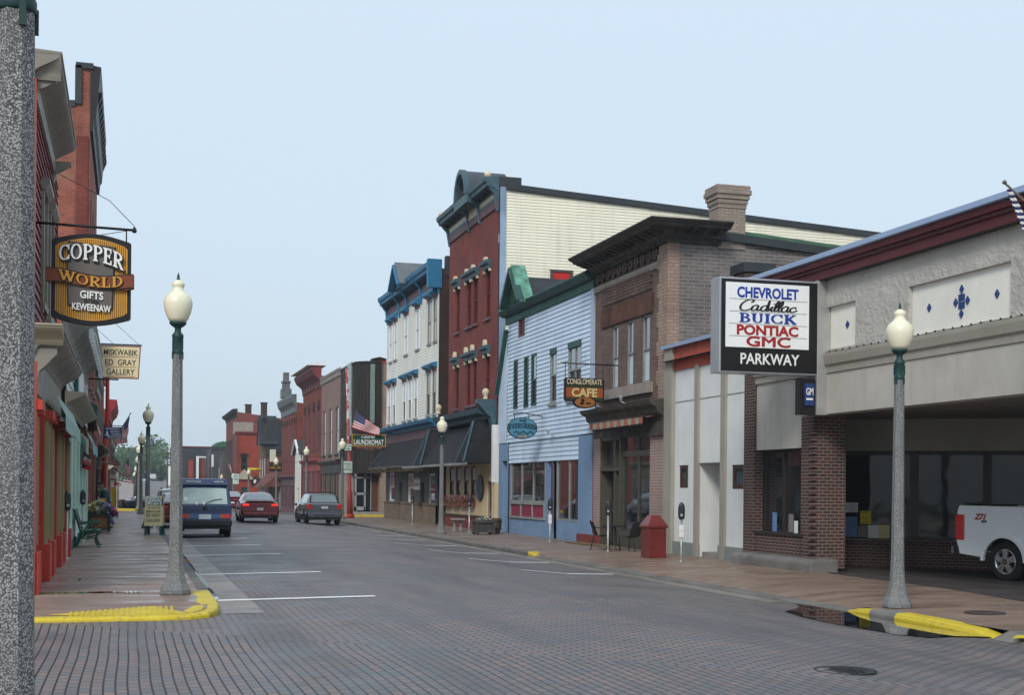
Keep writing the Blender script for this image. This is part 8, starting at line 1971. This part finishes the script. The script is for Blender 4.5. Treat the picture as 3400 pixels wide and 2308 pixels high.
us_flag('us_flag', 'dark furled american flag at the right edge before the maroon fascia', (p1+ax_*1.3+Vec((1.2,0,0)), p1, .018), lambda u, v: p1.lerp(p0, .09+1.5*v)+Vec(((.1+.5*v)*(u/.4 if u < .4 else 1-.4*(u-.4)/.6)*.55, .0 if u < .4 else .05*(u-.4)/.6, 0))+Vec((0,.01*math.sin(14*u+3*v),0)))
# black flag with white disc
Y = 138; P = lambda x, y, dy=0: ony('W', x, y, Y+dy)
t = thing('black_flag', 'black flag with white round emblem hanging before the orange red wing', 'flag', tuple(P(1120,1240)), 'flags on the house fronts')
MB().tube([P(1240,1290), P(1120,1085)], .03, 8).build('staff', MATS['flag_staff'], t)
mb = MB(); fn = bil(P(1135,1095), P(1075,1190,.1), P(1205,1165), P(1090,1260,.2), .08, Vec((.3,1,0)), 8); mb.surf(fn, 16, 12); c = mb.build('cloth', mBlackPaint, t, recalc=False)
mb = MB()
for s in (-.02, .02): mb.add([Vec(fn(.5+.2*math.cos(2*math.pi*i/20), .5+.26*math.sin(2*math.pi*i/20)))+Vec((0,s,0)) for i in range(20)], [tuple(range(20))])
mb.build('emblem', mFW, c)
# ================================================================ PERSON
def skin_obj(name, joints, edges, m, parent, sub=2):
    me = bpy.data.meshes.new(name); org = WL.get(parent.name, Vec())
    me.from_pydata([tuple(Vec(j[0])-org) for j in joints], edges, []); o = bpy.data.objects.new(name, me); COL.objects.link(o); o.parent = parent; WL[o.name] = org; me.materials.append(m)
    sk = o.modifiers.new('skin', 'SKIN'); sk.use_smooth_shade = True
    for i, j in enumerate(joints):
        r = j[1] if isinstance(j[1], tuple) else (j[1], j[1]); me.skin_vertices[0].data[i].radius = r
    me.skin_vertices[0].data[0].use_root = True
    ss = o.modifiers.new('subsurf', 'SUBSURF'); ss.levels = ss.render_levels = sub
    return o
mSkin = mat('skin', (.42,.24,.17), .55, .06, 8); mJacket = mat('teal_jacket_cloth', (.012,.085,.1), .8, .15, 6, bump=.3, bs=20); mJeans = mat('blue_denim', (.09,.15,.27), .85, .2, 8, bump=.2); mCap = mat('black_cap_cloth', (.012,.012,.015), .8, .1, 6); mHood = mat('cream_hood_cloth', (.5,.45,.36), .85, .1, 6)
px_, py_ = -.80, 51.9
t = thing('person', 'man in teal jacket, dark cap and blue jeans bending forward beside the planter', 'person', (px_, py_, 0))
O_ = Vec((px_, py_, 0)); J = lambda x, y, z: O_+Vec((x, y, z))
# trousers: pelvis, left leg forward (towards wall), right leg trailing towards the street
skin_obj('trousers', [(J(0,0,.93), (.15,.13)), (J(-.02,-.09,.85), .095), (J(-.18,-.1,.5), .075), (J(-.1,-.11,.1), .06), (J(.02,.09,.85), .095), (J(.1,.09,.5), .075), (J(.25,.06,.12), .062)], [(0,1),(1,2),(2,3),(0,4),(4,5),(5,6)], mJeans, t)
skin_obj('shoe', [(J(.24,.06,.06), .055), (J(.16,.03,.045), .05), (J(.06,.0,.035), .035)], [(0,1),(1,2)], mat('brown_shoe', (.12,.09,.06), .6), t)
skin_obj('shoe', [(J(-.1,-.11,.06), .055), (J(-.2,-.12,.045), .05), (J(-.29,-.13,.035), .035)], [(0,1),(1,2)], MATS['brown_shoe'], t)
skin_obj('jacket', [(J(0,0,.9), (.17,.15)), (J(-.02,0,1.1), (.18,.16)), (J(-.08,0,1.3), (.2,.15)), (J(-.13,0,1.44), (.16,.11)), (J(-.17,0,1.5), .07), (J(-.1,-.21,1.4), .085), (J(-.04,-.27,1.12), .07), (J(-.2,-.24,.93), .055), (J(-.12,.21,1.4), .085), (J(-.2,.27,1.14), .07), (J(-.34,.2,.98), .055)], [(0,1),(1,2),(2,3),(3,4),(3,5),(5,6),(6,7),(3,8),(8,9),(9,10)], mJacket, t)
def hand(w, d, up):
    d = Vec(d).normalized(); side = d.cross(Vec(up)).normalized(); js = [(w, .028), (w+d*.045, (.035,.018)), (w+d*.08, (.036,.016))]; ed = [(0,1),(1,2)]
    for i, (o, l) in enumerate(((-.03,.062),(-.01,.072),(.01,.068),(.028,.052))):
        b = len(js); p = w+d*.085+side*o; dn_ = Vec(up)*-.018
        js += [(p, .009), (p+d*l*.5+dn_*.5, .0085), (p+d*l*.85+dn_*2, .007)]; ed += [(2,b),(b,b+1),(b+1,b+2)]
    b = len(js); js += [(w+d*.04-side*.04, .011), (w+d*.075-side*.058+Vec(up)*-.01, .009)]; ed += [(1,b),(b,b+1)]
    return skin_obj('hand', js, ed, mSkin, t, 1)
hand(J(-.2,-.24,.92), (-.5,.1,-.6), (.8,0,-.5)); hand(J(-.34,.2,.97), (-.7,-.1,-.4), (.5,0,-.8))
def head():
    c = J(-.24, 0, 1.62); mb = MB(); f = lambda th, ph: Vec((math.cos(th)*math.cos(ph), math.sin(th)*math.cos(ph), math.sin(ph)))
    def g(u, v):
        th, ph = 2*math.pi*u, math.pi*(v-.5); n = f(th, ph); x, y, z = n.x*.098, n.y*.074, n.z*.118
        if z < 0: x -= .018*(-z/.118); y *= 1-.22*(-z/.118)
        fx = max(0, -n.x)                                          # face looks towards -x
        x -= .022*math.exp(-((n.y/.16)**2+((n.z+.12)/.22)**2))*(fx > 0)        # nose
        x += .008*math.exp(-(((abs(n.y)-.36)/.16)**2+((n.z-.08)/.14)**2))*(fx > 0)  # eye sockets
        x -= .006*math.exp(-((n.y/.3)**2+((n.z+.48)/.08)**2))*(fx > 0)         # lips
        x -= .008*math.exp(-((n.y/.3)**2+((n.z+.78)/.15)**2))*(fx > 0)         # chin
        return c+Vec((x, y, z))
    mb.surf(g, 40, 28); h = mb.build('head', mSkin, t)
    e = MB()
    for s in (-1, 1): e.lathe([(.0,-.011),(.008,-.008),(.011,0),(.008,.008),(.0,.011)], 10, c+Vec((-.083, s*.03, .012)), cap=False)
    e.build('eye', flat('eye_white', (.5,.48,.45), .3), h)
    e = MB()
    for s in (-1, 1): e.lathe([(.0,-.012),(.02,-.006),(.026,0),(.02,.006),(0,.012)], 10, c+Vec((.0, s*.076, -.005)), cap=False)
    e.build('ear', mSkin, h)
    MB().surf(lambda u, v: c+Vec((.012,0,.0))+Vec((math.cos(2*math.pi*(.62*u-.31))*.098, math.sin(2*math.pi*(.62*u-.31))*.082, -.06+.11*v)), 16, 4).build('hair', mat('grey_hair', (.2,.18,.16), .8), h)
    cp = MB().surf(lambda u, v: c+Vec((.004,0,.035))+Vec((math.cos(2*math.pi*u)*.106*math.cos(v*1.5), math.sin(2*math.pi*u)*.086*math.cos(v*1.5), .1*math.sin(v*1.55))), 24, 8)
    cp.surf(lambda u, v: c+Vec((-.085-.09*v*math.cos((u-.5)*2.4), (u-.5)*.15, .05-.02*v)), 8, 3).surf(lambda u, v: c+Vec((-.085-.09*v*math.cos((u-.5)*2.4), (u-.5)*.15, .042-.02*v)), 8, 3); cp.build('cap', mCap, h)
head()
MB().surf(lambda u, v: J(-.15,0,1.5)+Vec((.085*math.cos(2*math.pi*(u*.7-.35))+.03*v, .115*math.sin(2*math.pi*(u*.7-.35)), .06*v-.03+.03*math.cos(2*math.pi*(u*.7-.35)))), 20, 5).surf(lambda u, v: J(-.11,0,1.47)+Vec((.1*math.cos(2*math.pi*u)*math.cos(v*1.5), .11*math.sin(2*math.pi*u)*math.cos(v*1.5), .06*math.sin(v*1.5)-.02)), 16, 6).build('hood', mHood, t)
# ================================================================ TREES, POLES
mBark = mat('tree_bark', (.07,.055,.04), .9, .3, 3)
def leafmat(n, c):
    m = mat(n, c, .7, .45, .35); return m
def tree(name, label, x, y, h, r, m, seed, n=3200, group='trees at the end of the street'):
    rnd = random.Random(seed); g = by(y)-.4; t = thing(name, label, 'tree', (x, y, g), group); O_ = Vec((x, y, g))
    tr = MB(); tr.tube([O_, O_+Vec((.2,0,h*.25)), O_+Vec((.1,.2,h*.5)), O_+Vec((0,0,h*.8))], [.4,.32,.2,.06], 8); cl = []
    for i in range(16):
        a = rnd.uniform(0, 6.3); z0 = h*rnd.uniform(.22,.6); d = r*rnd.uniform(.45,.95); e = O_+Vec((math.cos(a)*d, math.sin(a)*d, min(h*.95, z0+h*rnd.uniform(.05,.36)))); tr.tube([O_+Vec((.1,0,z0)), (O_+Vec((.1,0,z0))).lerp(e,.5)+Vec((0,0,.3)), e], [.14,.09,.03], 6); cl.append((e, r*rnd.uniform(.28,.48)))
    for i in range(9): cl.append((O_+Vec((rnd.gauss(0,r*.35), rnd.gauss(0,r*.35), h*rnd.uniform(.45,.93))), r*rnd.uniform(.3,.5)))
    for i in range(6): cl.append((O_+Vec((rnd.gauss(0,r*.5), rnd.gauss(0,r*.5), h*rnd.uniform(.15,.35))), r*rnd.uniform(.3,.45)))
    tr.build('trunk', mBark, t)
    mb = MB()
    for i in range(n):
        c, R_ = rnd.choice(cl); v = Vec((rnd.gauss(0,1), rnd.gauss(0,1), rnd.gauss(0,1))).normalized()*R_*rnd.random()**.35; p = c+Vec((v.x, v.y, v.z*.8)); s = rnd.uniform(.3,.62)*(h/13)
        u = Vec((rnd.gauss(0,1), rnd.gauss(0,1), rnd.gauss(0,.7))).normalized(); w = u.cross(Vec((rnd.gauss(0,1), rnd.gauss(0,1), rnd.gauss(0,1)))).normalized()
        mb.add([p-u*s, p+w*s*.6, p+u*s, p-w*s*.6], [(0,1,2,3)])
    mb.build('crown', m, t, recalc=False); return t
lmA, lmB = leafmat('foliage_mid_green', (.055,.13,.035)), leafmat('foliage_yellow_green', (.085,.16,.04))
for i, (px0, Yt, ph, r, m, lb) in enumerate(((292,425,72,5.5,lmA,'leftmost rounded tree at the end of the street, behind the flag'),(318,445,112,6.5,lmA,'tall darker tree rising in the middle of the far clump'),(347,430,96,5.6,lmB,'pale green full tree right of the lamp row, behind the white van'),(366,438,54,3.2,lmB,'small tree on the right edge of the far clump'),(270,440,86,6.,lmB,'yellow green tree partly hidden by the left shop fronts'),(392,470,26,5.,lmA,'low dark tree seen far off beyond the hill crest'))):
    p = ony('d', px0, 1104-ph, Yt); tree('broadleaf_tree', lb, p.x, Yt, p.z-by(Yt)+.4, r, m, 11+i)
for i, (px0, Yt, ht) in enumerate(((380,300,9),(386,350,9))):
    p = ony('d', px0, 1080, Yt); mb = MB().tube([(p.x, Yt, by(Yt)-1), (p.x, Yt, by(Yt)+ht)], [.16,.1], 8).bar((p.x-1.1, Yt, by(Yt)+ht-.6), (p.x+1.1, Yt, by(Yt)+ht-.6), .12)
    single(mb, 'utility_pole', mBark, ('nearer', 'farther')[i]+' thin wooden utility pole with crossarm on the far hill', 'utility pole', (p.x, Yt, by(Yt)-.5))
p0 = Vec((4.5, 300, by(300)+8.3)); 
# ================================================================ WORLD, SUN, CAMERA
w = bpy.data.worlds.new('World'); sc.world = w; w.use_nodes = True; nt = w.node_tree; bg = nt.nodes['Background']
sky = nt.nodes.new('ShaderNodeTexSky'); sky.sky_type = 'NISHITA'; sky.sun_disc = False; sky.sun_elevation = rad(36); sky.sun_rotation = rad(212); sky.air_density = 1.0; sky.dust_density = 3.0; sky.ozone_density = 2.0
SKYS = .1; SK = .775
geo = nt.nodes.new('ShaderNodeTexCoord'); sp = nt.nodes.new('ShaderNodeSeparateXYZ'); nt.links.new(geo.outputs['Generated'], sp.inputs[0])
r = nt.nodes.new('ShaderNodeValToRGB'); nt.links.new(sp.outputs[2], r.inputs[0]); e = r.color_ramp.elements
e[0].position = 0; e[0].color = (.60,.71,.80,1); e[1].position = .42; e[1].color = (.68,.81,.94,1)
e2 = e.new(.2); e2.color = (.655,.785,.90,1)
sc_n = nt.nodes.new('ShaderNodeVectorMath'); sc_n.operation = 'SCALE'; sc_n.inputs['Scale'].default_value = SK/SKYS; nt.links.new(r.outputs[0], sc_n.inputs[0])
mx = nt.nodes.new('ShaderNodeMix'); mx.data_type = 'RGBA'; mx.inputs[0].default_value = .9; nt.links.new(sky.outputs[0], mx.inputs[6]); nt.links.new(sc_n.outputs[0], mx.inputs[7])
nt.links.new(mx.outputs[2], bg.inputs['Color']); bg.inputs['Strength'].default_value = SKYS
sd = bpy.data.lights.new('sun', 'SUN'); sd.energy = 1.5; sd.angle = rad(16); sd.color = (1,.96,.9); so = bpy.data.objects.new('sun', sd); COL.objects.link(so)
az, el = rad(212), rad(36); dvec = Vec((math.sin(az)*math.cos(el), math.cos(az)*math.cos(el), math.sin(el))); so.rotation_euler = (-dvec).to_track_quat('-Z', 'Y').to_euler(); so.location = (0, -20, 40)
# thin summer haze down the street
m = bpy.data.materials.new('haze_air'); m.use_nodes = True; n_ = m.node_tree; n_.nodes.remove(n_.nodes['Principled BSDF']); pv_ = n_.nodes.new('ShaderNodeVolumePrincipled'); pv_.inputs['Color'].default_value = (.8,.9,1,1); pv_.inputs['Density'].default_value = .0004; n_.links.new(pv_.outputs[0], n_.nodes['Material Output'].inputs['Volume'])
if HAZE:
    o = MB().box(-650, 650, -120, 850, -6, 32).build('haze', m); o['kind'] = 'stuff'
cam = bpy.data.cameras.new('camera'); co = bpy.data.objects.new('camera', cam); COL.objects.link(co)
cam.sensor_fit = 'HORIZONTAL'; cam.sensor_width = 36; cam.lens = 36*FL/2324; cam.clip_end = 6000; cam.clip_start = .1
co.matrix_world = Matrix(((cR.x, cU.x, -cF.x, 0), (cR.y, cU.y, -cF.y, 0), (cR.z, cU.z, -cF.z, EYE), (0,0,0,1)))
cam.shift_y = (PCY-1578/2)/2324; cam.shift_x = 0
sc.camera = co
vs = sc.view_settings; vs.view_transform = 'Standard'; vs.look = 'None'; vs.exposure = .47; vs.gamma = 1
sc.cycles.max_bounces = 6; sc.cycles.diffuse_bounces = 3; sc.cycles.glossy_bounces = 3; sc.cycles.volume_bounces = 0; sc.cycles.transparent_max_bounces = 4
sc.cycles.use_denoising = True
